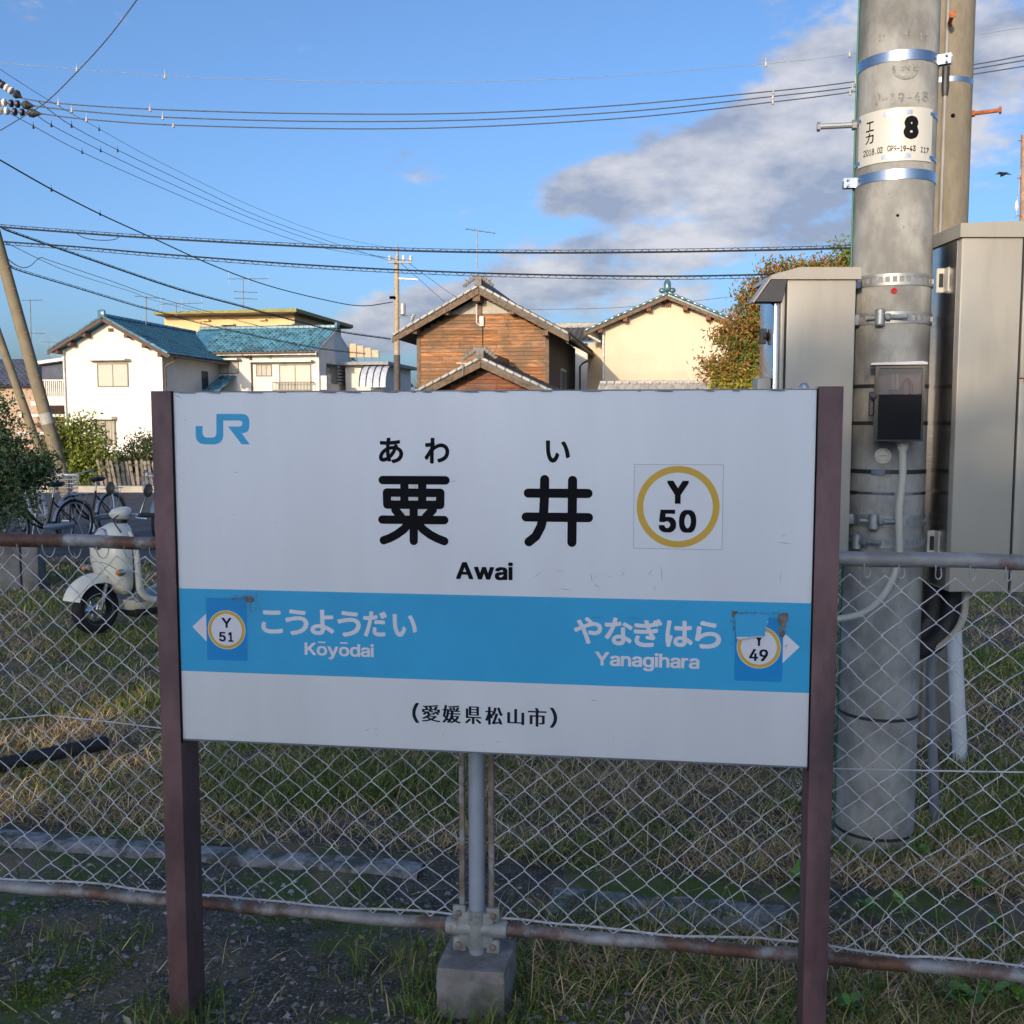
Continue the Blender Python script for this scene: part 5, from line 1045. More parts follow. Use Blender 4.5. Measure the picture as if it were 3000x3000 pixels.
# dark bush at the picture's left edge, in front of the bicycles
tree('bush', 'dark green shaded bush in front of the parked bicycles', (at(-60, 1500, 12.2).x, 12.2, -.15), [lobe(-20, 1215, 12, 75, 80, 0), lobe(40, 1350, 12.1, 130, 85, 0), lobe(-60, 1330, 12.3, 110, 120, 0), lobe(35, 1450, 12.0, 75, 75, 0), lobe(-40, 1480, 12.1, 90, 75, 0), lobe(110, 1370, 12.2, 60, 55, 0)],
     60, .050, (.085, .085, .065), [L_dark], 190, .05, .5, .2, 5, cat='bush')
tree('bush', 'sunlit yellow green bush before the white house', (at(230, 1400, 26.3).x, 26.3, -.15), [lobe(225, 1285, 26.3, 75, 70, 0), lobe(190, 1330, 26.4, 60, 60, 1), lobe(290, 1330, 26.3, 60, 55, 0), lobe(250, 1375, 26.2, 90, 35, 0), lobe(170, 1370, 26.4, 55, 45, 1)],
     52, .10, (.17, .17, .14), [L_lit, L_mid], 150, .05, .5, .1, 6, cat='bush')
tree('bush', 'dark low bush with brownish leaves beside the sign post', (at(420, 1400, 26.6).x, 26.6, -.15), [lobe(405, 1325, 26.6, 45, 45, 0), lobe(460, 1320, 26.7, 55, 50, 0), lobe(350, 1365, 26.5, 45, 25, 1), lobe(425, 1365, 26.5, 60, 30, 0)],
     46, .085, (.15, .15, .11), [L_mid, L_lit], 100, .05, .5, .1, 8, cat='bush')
tree('autumn_tree', 'tree with red tipped green leaves beside the control cabinet', (at(2330, 1300, 27.5).x, 27.5, -.15),
     [lobe(2345, 805, 27, 105, 46, 0), lobe(2445, 790, 27.3, 80, 36, 0), lobe(2262, 895, 27, 95, 64, 0), lobe(2195, 985, 26.8, 90, 62, 0), lobe(2300, 970, 27.2, 120, 80, 1), lobe(2250, 1060, 27, 110, 70, 1), lobe(2130, 1075, 26.7, 70, 45, 0), lobe(2180, 1120, 26.8, 90, 45, 2), lobe(2260, 1140, 26.9, 100, 60, 2), lobe(2400, 900, 27.4, 130, 110, 1), lobe(2200, 1190, 27, 110, 70, 2), lobe(2470, 760, 27.2, 35, 40, 1)],
     72, .13, (.20, .17, .14), [L_red, L_grn, L_ylw], 520, .13, .34, .7, 11)
# ---------------------------------------------------------------- unseen shade casters behind the viewer
# a house added to keep the low sun off the sign, with trees around it
def back(x, y, z, t): p = Vector((x, y, z)) - SUNDIR * t; return p
st = thing('added_shade_house', 'unseen white house with dark roof added to shade the sign', 'building', (-9, -14, 0))
obj('wall', MB().box((-6.8, -16.4, -.2), (1.6, -11.6, 3.3)), pm('shade_house_wall', (.6, .58, .54), .9), st)
obj('roof', MB().prism([(-10.7, 3.25), (-14, 5.12), (-17.3, 3.25), (-17.3, 3.1), (-10.7, 3.1)], -7.5, 2.2, Matrix(((0, 1, 0, 0), (1, 0, 0, 0), (0, 0, 1, 0), (0, 0, 0, 1)))), pm('shade_house_roof', (.08, .08, .09), .7), st)
for k in range(3): obj('window', MB().box((-6.2 + k * 2.7, -11.61, 1.0), (-4.6 + k * 2.7, -11.55, 2.2)), pm('shade_house_glass', (.03, .035, .04), .1), st)
ls = [((-4.2, -15.2, 4.75), (2.2, 1.5, .80), 0), ((-1.0, -15.4, 4.7), (1.7, 1.4, .75), 0), ((-7.4, -15.2, 5.1), (2.2, 1.5, 1.0), 0), ((1.2, -15.5, 4.3), (1.4, 1.2, 1.0), 0)]
tree('unseen_shade_tree', 'unseen broad evergreen tree behind the added house roof', (-4.0, -17.5, -.2), ls, 46, .16, (.26, .26, .20), [L_dark], 340, .16, .55, 0, 21)
ls = [((-12, -15.5, 5.4), (3.0, 2.2, 1.5), 0), ((-16.5, -15.5, 5.7), (3.0, 2.2, 1.6), 0), ((-20.3, -15.5, 5.4), (2.0, 2.0, 1.5), 0), ((-9.3, -15.6, 5.0), (1.9, 1.7, 1.3), 0), ((-8.6, -15.6, 3.4), (1.4, 1.6, 1.5), 0), ((-11, -15.8, 3.2), (2.6, 2.0, 1.5), 0), ((-15.5, -15.8, 3.2), (2.8, 2.0, 1.5), 0), ((-19.8, -15.8, 3.2), (2.4, 2.0, 1.5), 0)]
tree('unseen_shade_tree', 'unseen tall evergreen tree behind the far end of the added house', (-15.0, -18.0, -.2), ls, 60, .22, (.34, .34, .26), [L_dark], 440, .2, .55, 0, 22, limb=False)
# ================================================================ houses beyond the parking lot
HY = R(-9.3)
SWAP = Matrix(((0, 1, 0, 0), (1, 0, 0, 0), (0, 0, 1, 0), (0, 0, 0, 1)))
class Fr:
    """a house's own axes: x along its front, y into its depth"""
    def __init__(s, u, v, Y, yaw=HY):
        p = at(u, v, Y); s.o = Vector((p.x, p.y, -.1)); s.yaw = yaw; s.M = frame(s.o, yaw); s.I = s.M.inverted(); s.n = s.M.to_3x3() @ Vector((0, -1, 0))
    def px(s, u, v, y=0.0):
        p = s.I @ atplane(u, v, s.M @ Vector((0, y, 0)), s.n); return p.x, p.z
    def thing(s, name, label, cat, group=None): return thing(name, label, cat, s.o, s.yaw, group)
M_wht = pm('plaster_white', (.72, .69, .64), .9, var=.04, scale=1.5)
M_wht2 = pm('trim_white', (.66, .64, .60), .7)
M_crm = pm('plaster_beige', (.70, .57, .42), .9, var=.05, scale=1.2)
M_ylw = pm('plaster_yellow', (.72, .52, .28), .9, var=.04, scale=1.2)
M_tileb = pm('tile_blue', (.06, .18, .25), .30, var=.3, scale=3, obrand=.5, col2=(.025, .075, .125), mask=(.5, .7), mscale=1.5, spec=.6)
M_tilek = pm('tile_dark', (.055, .055, .06), .5, var=.3, scale=3, obrand=.3)
M_tiles = pm('tile_silver', (.36, .34, .31), .55, var=.2, scale=4, obrand=.15)
M_tiler = pm('tile_indigo', (.05, .06, .10), .5, var=.3, scale=3, obrand=.2)
M_fascia = pm('fascia_brown', (.10, .06, .045), .7)
M_sash = pm('sash_bronze', (.20, .17, .12), .5)
M_gut = pm('gutter', (.12, .08, .06), .6)
M_pane = pm('pane_curtain', (.50, .46, .40), .15, var=.08, scale=3, stretch=(8, 1, 1))
M_paned = pm('pane_dark', (.05, .06, .07), .08)
M_timber = pm('old_timber', (.16, .11, .075), .85, var=.3, scale=8)
def bx(t, name, a, b, mat, par=None): return obj(name, MB().box(a, b), mat, par or t, local=True)
def slabm(a, b, c, d, t): return MB().slab(a, b, c, d, t)
def window(t, x0, z0, x1, z1, y, n=2, mat=M_pane, fm=M_sash, d=.05):
    w = .05; mb = MB()
    for a, b in (((x0 - w, z0 - w), (x1 + w, z0)), ((x0 - w, z1), (x1 + w, z1 + w)), ((x0 - w, z0), (x0, z1)), ((x1, z0), (x1 + w, z1))): mb.box((a[0], y - d, a[1]), (b[0], y + .0, b[1]))
    for k in range(1, n): x = x0 + (x1 - x0) * k / n; mb.box((x - w * .4, y - d * .8, z0), (x + w * .4, y, z1))
    f = obj('window', mb, fm, t, local=True)
    for k in range(n):
        xa = x0 + (x1 - x0) * k / n + (w * .4 if k else 0); xb = x0 + (x1 - x0) * (k + 1) / n - (w * .4 if k < n - 1 else 0)
        obj('pane', MB().box((xa, y - d * .5, z0), (xb, y - d * .5 + .01, z1)), mat, f, local=True)
    return f
def s_tile(tw, tl, h=.075):
    """one wavy clay tile: x across, y up the slope"""
    n = 6; V = []
    for y, dz in ((0, .028), (tl * 1.08, .0)):
        for i in range(n + 1):
            t = i / n; V.append((tw * (t - .5) * 1.04, y, h * math.sin(2 * math.pi * t - .6) * .5 + dz + h * .5))
    m = n + 1; F = [(i, i + 1, i + 1 + m, i + m) for i in range(n)]
    V += [(x, y, z - .025) for x, y, z in V[:m]]; F += [(i + 1, i, i + 2 * m, i + 1 + 2 * m) for i in range(n)]
    me = bpy.data.meshes.new('roof_tile'); me.from_pydata(V, [], F); me.shade_smooth(); return me
def tiling(t, par, p0, ex, ey, nx, ny, tw, tl, mat, single, keep=None, name='roof_tile'):
    """tiles from corner p0 along ex (across) and ey (up the slope); single: every tile an object, else one joined part"""
    ex = Vector(ex).normalized(); ey = Vector(ey).normalized(); en = ex.cross(ey); me = s_tile(tw, tl); me.materials.append(mat); mb = MB()
    B = Matrix((ex, ey, en)).transposed().to_4x4()
    for j in range(ny):
        for i in range(nx):
            p = Vector(p0) + ex * (tw * (i + .5)) + ey * (tl * j) + en * .005
            if keep and not keep(p): continue
            M = Matrix.Translation(p) @ B
            if single: place(name, me, par, M)
            else:
                mb.add([M @ v.co for v in me.vertices], [tuple(f.vertices) for f in me.polygons])
    if not single: tag(obj('tile_field', mb, mat, par, local=True), kind='stuff')
def antenna(u, v0, v1, Y, label, arms, scale=1.0, lean=0):
    """mast from pixel v1 (foot) up to v0; arms: (height share, half length, tilt, elements)"""
    a = at(u + lean, v0, Y); b = at(u, v1, Y); t = thing('tv_antenna', label, 'antenna', b)
    m = pm('antenna_metal', (.22, .21, .20), .5, metal=.4)
    obj('mast', MB().tube([b - Vector((0, 0, .3)), b, a], .022 * scale, 6), m, t)
    for hs, ln, tilt, ne in arms:
        c = b + (a - b) * hs; d = Vector((math.cos(R(tilt)) * .9, .35, math.sin(R(tilt)))).normalized()
        obj('boom', MB().tube([c - d * ln * .6, c + d * ln], .013 * scale, 5), m, t)
        s = d.cross(Vector((0, 0, 1))).normalized()
        for k in range(ne):
            q = c + d * ln * (-.55 + 1.5 * k / max(1, ne - 1)); L = ln * (.45 if k else .5) * (1 - .3 * k / max(1, ne)); w = (s if ne > 3 else Vector((0, 0, 1))) * L * .5
            obj('element', MB().tube([q - w, q + w], .008 * scale, 4), m, t)
    return t

# ---------------------------------------------------------------- white house with blue tiled roofs
W = Fr(330, 1100, 50)
wh = W.thing('house', 'white plastered house with blue tiled roofs and bronze windows', 'house')
xL = W.px(187, 1100)[0]; xR = W.px(476, 1100)[0]; xA = W.px(318, 950)[0]; OV = -.55
zA = W.px(316, 928, OV)[1]; xE, zE = W.px(140, 1028, OV); sl = (zA - zE) / (xA - xE); xE2 = xR + .6; zE2 = zA - (xE2 - xA) * sl
zw = lambda x: zA - abs(x - xA) * sl - .16
LEN = 9.0
obj('wall', MB().prism([(xL, -.2), (xR, -.2), (xR, zw(xR)), (xA, zw(xA)), (xL, zw(xL))], 0, LEN), M_wht, wh, False, local=True)
rf = obj('roof', slabm((xA, OV, zA), (xA, LEN, zA), (xE, LEN, zE), (xE, OV, zE), .10), M_tileb, wh, False, local=True)
rf2 = obj('roof', slabm((xE2, OV, zE2), (xE2, LEN, zE2), (xA, LEN, zA), (xA, OV, zA), .10), M_tileb, wh, False, local=True)
sln = math.hypot(xE2 - xA, zA - zE2)
tiling(wh, rf2, (xE2, OV, zE2), (0, 1, 0), (xA - xE2, 0, zA - zE2), int((LEN - OV) / .30), int(sln / .30), .30, .30, M_tileb, False)
# ridge and verge tiles, barge boards, rafter ends
mb = MB(); 
for k in range(24): y = OV + k * (LEN - OV) / 24; mb.bbox((xA - .12, y, zA), (xA + .12, y + .36, zA + .17), .04, 1)
obj('ridge_tile', mb, M_tileb, rf, local=True).__setitem__('kind', 'stuff')
obj('ridge_end', MB().bbox((xA - .2, OV - .12, zA - .05), (xA + .2, OV + .06, zA + .34), .09, 2), M_tileb, rf, local=True)
me = MB().bbox((-.17, -.10, -.03), (.17, .12, .07), .03, 1).mesh('verge_tile'); me.materials.append(M_tileb)
for (xa, za), (xb, zb2) in (((xA, zA), (xE, zE)), ((xA, zA), (xE2, zE2))):
    d = Vector((xb - xa, 0, zb2 - za)); n = int(d.length / .31); ang = math.atan2(d.z, d.x)
    for k in range(n): p = Vector((xa, OV, za)) + d * ((k + .5) / n); place('verge_tile', me, rf, Matrix.Translation(p + Vector((0, 0, .04))) @ Matrix.Rotation(-ang, 4, 'Y'))
    o = .02; obj('barge_board', MB().slab((xa, OV - .02, za - .02), (xa, OV - .02, za - .20), (xb, OV - .02, zb2 - .20), (xb, OV - .02, zb2 - .02), .04), M_fascia, wh, False, local=True)
    for k in (.35, .62, .86):
        p = Vector((xa, 0, za)) + d * k; bx(wh, 'purlin_end', (p.x - .09, OV + .03, p.z - .36), (p.x + .09, -.001, p.z - .18), M_fascia)
x0, z1 = W.px(318, 962); x1, z0 = W.px(333, 972); v = bx(wh, 'gable_vent', (x0, -.04, z0), (x1, .0, z1), M_fascia)
a = W.px(290, 1131); b = W.px(373, 1067); window(wh, a[0], a[1], b[0], b[1], 0, 2)
a = W.px(266, 1058); b = W.px(381, 1051); bx(wh, 'awning', (a[0], -.5, a[1]), (b[0], -.0, b[1]), M_wht2)
a = W.px(286, 1300); b = W.px(337, 1232); f = window(wh, a[0], a[1], b[0], b[1], 0, 2)
for k in range(7): x = a[0] + (b[0] - a[0]) * k / 6; bx(wh, 'window_bar', (x - .012, -.12, a[1]), (x + .012, -.10, b[1]), M_sash, f)
a = W.px(280, 1229); b = W.px(340, 1220); bx(wh, 'awning', (a[0], -.4, a[1]), (b[0], 0, b[1]), M_wht2)
obj('downpipe', MB().tube([(xL + .07, -.07, zw(xL) + .0), (xL + .07, -.07, -.2)], .05, 8), M_wht2, wh, local=True)
ex = xR + .62; obj('gutter', MB().tube([(ex, OV, zE2 - .06), (ex, 6.0, zE2 - .10)], .07, 8), M_gut, wh, local=True)
obj('downpipe', MB().tube(spline([(ex, .1, zE2 - .12), (ex - .1, .12, zE2 - .32), (xR + .09, .15, zE2 - .55), (xR + .07, .15, zE2 - 1.2), (xR + .07, .15, 0)], 4), .05, 8), M_gut, wh, local=True)
bx(wh, 'small_window', (xR, 4.1, zE2 - 1.5), (xR + .05, 4.75, zE2 - .55), M_paned)
# wing standing back, ridge across the picture
YW = 6.2
xw1, zwe = W.px(937, 1031, YW - .6); zwr = W.px(900, 962, YW + 2.6)[1]; yr = YW + 2.8; xw0 = xR - .2
zwe = W.px(750, 1031, YW - .6)[1]; xww = W.px(935, 1090, YW)[0]; xend = W.px(985, 968, yr)[0]
ye = YW - .6; y2 = 2 * yr - ye
rise = lambda y: zwe + (zwr - zwe) * (1 - abs(y - yr) / (yr - ye))
obj('wall', MB().prism([(YW, -.2), (YW, rise(YW) - .14), (yr, zwr - .14), (2 * yr - YW, rise(YW) - .14), (2 * yr - YW, -.2)], xw0, xww, SWAP), M_wht, wh, False, local=True)
rw = obj('roof', slabm((xend, ye, zwe), (xend, yr, zwr), (xA + .2, yr, zwr), (xA + .9, ye, zwe), .10), M_tileb, wh, False, local=True)
obj('roof', slabm((xw0 - 1.5, yr, zwr), (xend, yr, zwr), (xend, y2, zwe), (xw0 - 1.5, y2, zwe), .10), M_tileb, wh, False, local=True)
slw = math.hypot(yr - ye, zwr - zwe); xq = xR - 1.0; nx = 27; ny = 11; tw = (xend - xq) / nx; tl = slw / ny
tiling(wh, rw, (xq, ye, zwe), (1, 0, 0), (0, yr - ye, zwr - zwe), nx, ny, tw, tl, M_tileb, True)
mb = MB()
for k in range(26): x = xA + .3 + k * (xend - xA - .3) / 26; mb.bbox((x, yr - .13, zwr), (x + .36, yr + .13, zwr + .20), .04, 1)
obj('ridge_tile', mb, M_tileb, rw, local=True).__setitem__('kind', 'stuff')
obj('ridge_end', MB().bbox((xend - .05, yr - .2, zwr - .03), (xend + .14, yr + .2, zwr + .36), .08, 2), M_tileb, rw, local=True)
for sgn, yy in ((1, ye), (-1, y2)):
    obj('barge_board', MB().slab((xend + .01, yr, zwr - .02), (xend + .01, yr, zwr - .22), (xend + .01, yy, zwe - .20), (xend + .01, yy, zwe - .02), .04), M_wht2, wh, False, local=True)
obj('eave_board', MB().box((xw0, ye + .01, zwe - .17), (xend, ye + .05, zwe - .10)), M_wht2, wh, False, local=True)
obj('gutter', MB().tube([(xw0, ye - .05, zwe - .06), (xend, ye - .05, zwe - .04)], .06, 8), M_gut, wh, local=True)
px = lambda u, v: W.px(u, v, YW)
def win(u0, v0, u1, v1, n, mat=M_pane): a = px(u0, v1); b = px(u1, v0); return window(wh, a[0], a[1], b[0], b[1], YW, n, mat)
def box2(name, u0, v0, u1, v1, d, mat): a = px(u0, v1); b = px(u1, v0); return bx(wh, name, (a[0], YW - d, a[1]), (b[0], YW, b[1]), mat)
win(612, 1064, 697, 1093, 3); win(754, 1070, 794, 1100, 3); win(822, 1070, 909, 1144, 2)
box2('awning', 602, 1051, 705, 1057, .5, M_wht2); box2('awning', 737, 1056, 920, 1063, .5, M_wht2)
a, b = px(810, 1146), px(920, 1119)
rl = obj('balcony_rail', MB().box((a[0], YW - .55, b[1] - .05), (b[0], YW - .5, b[1])).box((a[0], YW - .55, a[1] - .02), (b[0], YW - .5, a[1] + .06)), M_sash, wh, local=True)
for k in range(13): x = a[0] + (b[0] - a[0] - .03) * k / 12; bx(wh, 'baluster', (x, YW - .54, a[1] + .06), (x + .03, YW - .51, b[1] - .05), M_sash, rl)
for x in (a[0], b[0] - .04): bx(wh, 'rail_side', (x, YW - .5, b[1] - .05), (x + .04, YW, b[1]), M_sash, rl)
p = px(792, 1046); obj('round_vent', MB().lathe([(.10, 0), (.10, .05), (.07, .08)], 14, Matrix.Translation((p[0], YW, p[1])) @ Matrix.Rotation(R(90), 4, 'X')), pm('vent_grey', (.35, .33, .3), .6), wh, local=True)
p = px(737, 1045); obj('downpipe', MB().tube(spline([(p[0] - .25, ye, zwe - .1), (p[0] - .15, YW - .3, zwe - .3), (p[0], YW - .07, zwe - .55), (p[0], YW - .07, 0)], 4), .045, 8), M_gut, wh, local=True)
# gable end of the wing: shuttered window, box unit, hood
def gz2(u, v): # on the wing's end wall
    n = W.M.to_3x3() @ Vector((1, 0, 0)); p = W.I @ atplane(u, v, W.M @ Vector((xww, 0, 0)), n); return p.y, p.z
ya, za = gz2(957, 1122); yb, zb3 = gz2(1013, 1074)
f = obj('window', MB().box((xww, ya, za), (xww + .05, yb, zb3)), M_paned, wh, local=True)
for k in range(6): z = za + (zb3 - za) * k / 6; bx(wh, 'shutter_slat', (xww + .05, (ya + yb) / 2, z), (xww + .10, yb, z + .12), pm('shutter_grey', (.3, .3, .3), .6), f)
bx(wh, 'box_unit', (xww, ya - 1.0, za - .4), (xww + .35, ya - .35, za + .35), M_wht2)
# small porch roof in the corner
a = px(600, 1104); b = px(678, 1104); pz_ = W.px(520, 1146, 3.6)[1]
yq0, yq1 = 3.3, YW
pr_ = obj('porch_roof', slabm((b[0], yq0, a[1] - 1.15), (b[0], yq1, a[1]), (xR + .05, yq1, a[1]), (xR + .05, yq0, a[1] - 1.15), .10), M_tileb, wh, False, local=True)
tiling(wh, pr_, (xR + .08, yq0, a[1] - 1.15), (1, 0, 0), (0, yq1 - yq0, 1.15), max(3, int((b[0] - xR) / .30)), 10, .30, .315, M_tileb, True)

# ---------------------------------------------------------------- yellow flat-roofed building behind it
Yb = Fr(670, 945, 66)
yb_ = Yb.thing('flat_roof_building', 'pale yellow building with flat olive roof behind the white house', 'building')
x0, zb_ = Yb.px(482, 960); x1 = Yb.px(863, 960)[0]; zt = Yb.px(670, 924)[1]
obj('wall', MB().box((x0, 0, -.2), (x1, 9, zt)), M_ylw, yb_, False, local=True)
r0 = Yb.px(449, 920, -1.2)[0]; r1 = Yb.px(868, 915, -1.2)[0]; zr = Yb.px(670, 909, -1.2)[1]
obj('roof', MB().prism([(r0, zt + .02), (r1, zt + .02), (r1 + .0, zr + .05), (r0, zr - .02)], -1.2, 10), pm('roof_olive', (.24, .22, .055), .6), yb_, False, local=True)
obj('soffit', MB().box((r0 + .1, -1.1, zt - .04), (r1 - .1, 9.9, zt + .018)), M_fascia, yb_, False, local=True)
for u0, u1, v0, v1 in ((595, 617, 937, 942), (762, 783, 935, 940)):
    a = Yb.px(u0, v1); b = Yb.px(u1, v0); bx(yb_, 'vent_hood', (a[0], -.3, a[1]), (b[0], 0, b[1]), M_ylw)
for u0, u1 in ((650, 690), (818, 862)):
    a = Yb.px(u0, 968); b = Yb.px(u1, 949); bx(yb_, 'window_hood', (a[0], -.35, b[1] - .08), (b[0], 0, b[1]), M_ylw); window(yb_, a[0] + .1, a[1] - .8, b[0] - .1, b[1] - .15, 0, 2)

# ---------------------------------------------------------------- terrace house between the white house and the pole
T = Fr(1060, 1080, 58)
tb = T.thing('terrace_house', 'white house with roof terrace screen and curved translucent awning', 'house')
x0 = T.px(1012, 1080)[0]; x1 = T.px(1122, 1080)[0]; zt = T.px(1060, 1068)[1]
obj('wall', MB().box((x0, 0, -.2), (x1, 6, zt - .05)), M_wht, tb, False, local=True)
bx(tb, 'terrace_slab', (x0 - .1, -.7, zt - .05), (x1 + .5, 6, zt + .12), pm('slab_grey', (.30, .30, .32), .8))
a = T.px(1032, 1062); b = T.px(1118, 1008)
scr = pm('terrace_screen', (.62, .42, .28), .7)
for k in range(4):
    xa = a[0] + (b[0] - a[0]) * k / 4; xb = a[0] + (b[0] - a[0]) * (k + 1) / 4; h = b[1] - .12 * k
    bx(tb, 'screen_panel', (xa + .05, -.6, a[1] + .25), (xb - .03, -.57, h), scr); bx(tb, 'screen_post', (xa, -.62, a[1] - .05), (xa + .05, -.55, h + .04), M_paned)
bx(tb, 'screen_post', (b[0], -.62, a[1] - .05), (b[0] + .05, -.55, b[1] - .45), M_paned)
pa = T.px(1052, 1140, -1.4); pb = T.px(1130, 1072, -1.4)
aw = pm('awning_acrylic', (.50, .53, .60), .25)
for k in range(4):
    xa = pa[0] + (pb[0] - pa[0]) * k / 4 + .02; xb = pa[0] + (pb[0] - pa[0]) * (k + 1) / 4 - .02; V = []; m = 7
    for x in (xa, xb):
        for i in range(m): t = math.pi / 2 * i / (m - 1); V.append((x, -.1 - 1.3 * math.sin(t), pa[1] + .1 + (pb[1] - pa[1]) * math.cos(t)))
    obj('awning_panel', MB().add(V, [(i, i + 1, i + 1 + m, i + m) for i in range(m - 1)]), aw, tb, local=True)
for k in range(5):
    x = pa[0] + (pb[0] - pa[0]) * k / 4; obj('awning_rib', MB().tube([(x, -.1 - 1.3 * math.sin(math.pi / 2 * i / 8), pa[1] + .12 + (pb[1] - pa[1]) * math.cos(math.pi / 2 * i / 8)) for i in range(9)], .03, 5), M_paned, tb, local=True)

# ---------------------------------------------------------------- old timber house
def plank_mat(name, c1, c2, c3):
    def ex(N, L, out, mix, nz, rampf, mp):
        g = nz(2.2, 9, .7); out = mix(rampf(g.outputs[0], .42, .66), out, c2); m2 = N.new('ShaderNodeMapping'); m2.inputs['Scale'].default_value = (1.4, 1, .16); L.new(mp.outputs[0], m2.inputs[0]); w = nz(.9, 7, .62); L.new(m2.outputs[0], w.inputs['Vector']); out = mix(rampf(w.outputs[0], .43, .60), out, (c1[0] * .40, c1[1] * .55, c1[2] * .85))
        oi = N.new('ShaderNodeObjectInfo'); return mix(rampf(oi.outputs['Random'], .45, 1.0), out, mix(.55, out, c3))
    return pm(name, c1, .8, var=.35, scale=4, stretch=(.7, 1, 9), obrand=.42, extra=ex, bump=.3, bscale=14)
M_plank = plank_mat('plank_orange', (.46, .205, .075), (.17, .085, .05), (.21, .15, .11))
M_plank2 = plank_mat('plank_red', (.38, .14, .065), (.17, .075, .045), (.18, .12, .09))
M_pdark = pm('plank_dark', (.05, .042, .04), .85, var=.3, scale=5, stretch=(.7, 1, 9), obrand=.3)
def gable_timber(F, name, label, uv_apex, uv_l, uv_r, u_wl, u_wr, ov, length, pm1, zbot, board, planktop=None, verge=None):
    t = F.thing(name, label, 'house'); xa, za = F.px(*uv_apex, -ov); xl, zl = F.px(*uv_l, -ov); xr, zr_ = F.px(*uv_r, -ov)
    sL = (za - zl) / (xa - xl); sR = (za - zr_) / (xr - xa); wl_ = F.px(u_wl, 1100)[0]; wr = F.px(u_wr, 1100)[0]
    top = lambda x: za - (xa - x) * sL - .22 if x < xa else za - (x - xa) * sR - .22
    obj('wall', MB().prism([(wl_, -.2), (wr, -.2), (wr, top(wr)), (xa, za - .22), (wl_, top(wl_))], .02, length), M_pdark, t, False, local=True)
    z = zbot; zt = planktop if planktop else za
    while z < zt - .02:
        h = board * random.uniform(.88, 1.12); h = min(h, zt - z); zz = z + h
        xa0 = max(wl_ + .02, xa - (za - .22 - zz) / sL); xb0 = min(wr - .02, xa + (za - .22 - zz) / sR)
        if xb0 - xa0 < .15: break
        cuts = [xa0]; x = xa0 + random.choice((.9, 1.6, 2.4, 3.3))
        while x < xb0 - .5: cuts.append(x); x += random.uniform(1.2, 3.4)
        cuts.append(xb0)
        for a, b in zip(cuts[:-1], cuts[1:]):
            j = random.uniform(-.004, .004); V = [(a + .006, -.045 + j, z), (b - .006, -.045 + j + random.uniform(-.004, .004), z), (b - .006, -.004, zz - .006), (a + .006, -.004, zz - .006)]
            V2 = [(x, .019, zq_) for x, y, zq_ in V]; obj('plank', MB().add(V + V2, [(0, 1, 2, 3), (0, 4, 5, 1), (1, 5, 6, 2), (2, 6, 7, 3), (3, 7, 4, 0)]), pm1, t, False, local=True)
        z = zz
    # roof: two slopes with a dark soffit, barge boards, a row of pale verge tiles
    rf = None
    for s, (xe, ze) in ((-1, (xl, zl)), (1, (xr, zr_))):
        A = [(xa, -ov, za), (xa, length, za), (xe, length, ze), (xe, -ov, ze)]
        if s > 0: A = A[::-1]
        r = obj('roof', MB().slab(*A, .12), M_tilek, t, False, local=True); rf = rf or r
        d = Vector((xe - xa, 0, ze - za)); n = int(d.length / .30); ang = math.atan2(d.z, d.x)
        me = MB().bbox((-d.length / n * .5, -.10, -.05), (d.length / n * .47, .17, .05), .025, 1).mesh('verge_tile'); me.materials.append(verge or M_tiles)
        for k in range(n):
            p = Vector((xa, -ov, za + .02)) + d * ((k + .5) / n); place('verge_tile', me, r, Matrix.Translation(p) @ Matrix.Rotation(-ang + R(3 * s), 4, 'Y'))
        obj('barge_board', MB().slab((xa, -ov + .02, za - .08), (xa, -ov + .02, za - .30), (xe, -ov + .02, ze - .28), (xe, -ov + .02, ze - .07), .05), M_timber, t, False, local=True)
        if s > 0:
            ny = int(length / .3); sl_ = d.length; tiling(t, r, (xe, -ov + .15, ze), (0, 1, 0), (xa - xe, 0, za - ze), int((length + ov) / .32), int(sl_ / .3), .32, .3, M_tilek, False)
    me = None
    obj('ridge', MB().bbox((xa - .16, -ov + .05, za), (xa + .16, length, za + .28), .07, 2), M_tilek, rf, local=True)
    oni = MB().bbox((xa - .14, -ov - .14, za - .02), (xa + .14, -ov + .05, za + .38), .05, 2)
    for s in (-1, 1):
        for k in range(5): q = (xa + s * (.16 + .09 * k), -ov - .06, za + .30 - .07 * k); oni.sphere(q, (.085, .07, .085 - .006 * k), 8, 5)
        for k in range(3): oni.tube([(xa + s * (.14 + .14 * k), -ov - .06, za + .32 - .08 * k), (xa + s * (.20 + .16 * k), -ov - .06, za + .46 - .09 * k)], [.045, .012], 6)
    obj('ridge_ornament', oni, pm('tile_grey', (.20, .18, .16), .8, var=.3, scale=9), rf, local=True)
    return t, dict(xa=xa, za=za, xl=xl, zl=zl, xr=xr, zr=zr_, wl=wl_, wr=wr, top=top, ov=ov, rf=rf)
TH = Fr(1415, 1000, 40)
th_, g = gable_timber(TH, 'timber_house', 'old two storey house clad in weathered orange planks under a tiled gable', (1402, 838), (1149, 984), (1666, 979), 1229, 1604, .75, 10.5, M_plank, 2.2, .135, planktop=TH.px(1400, 921)[1])
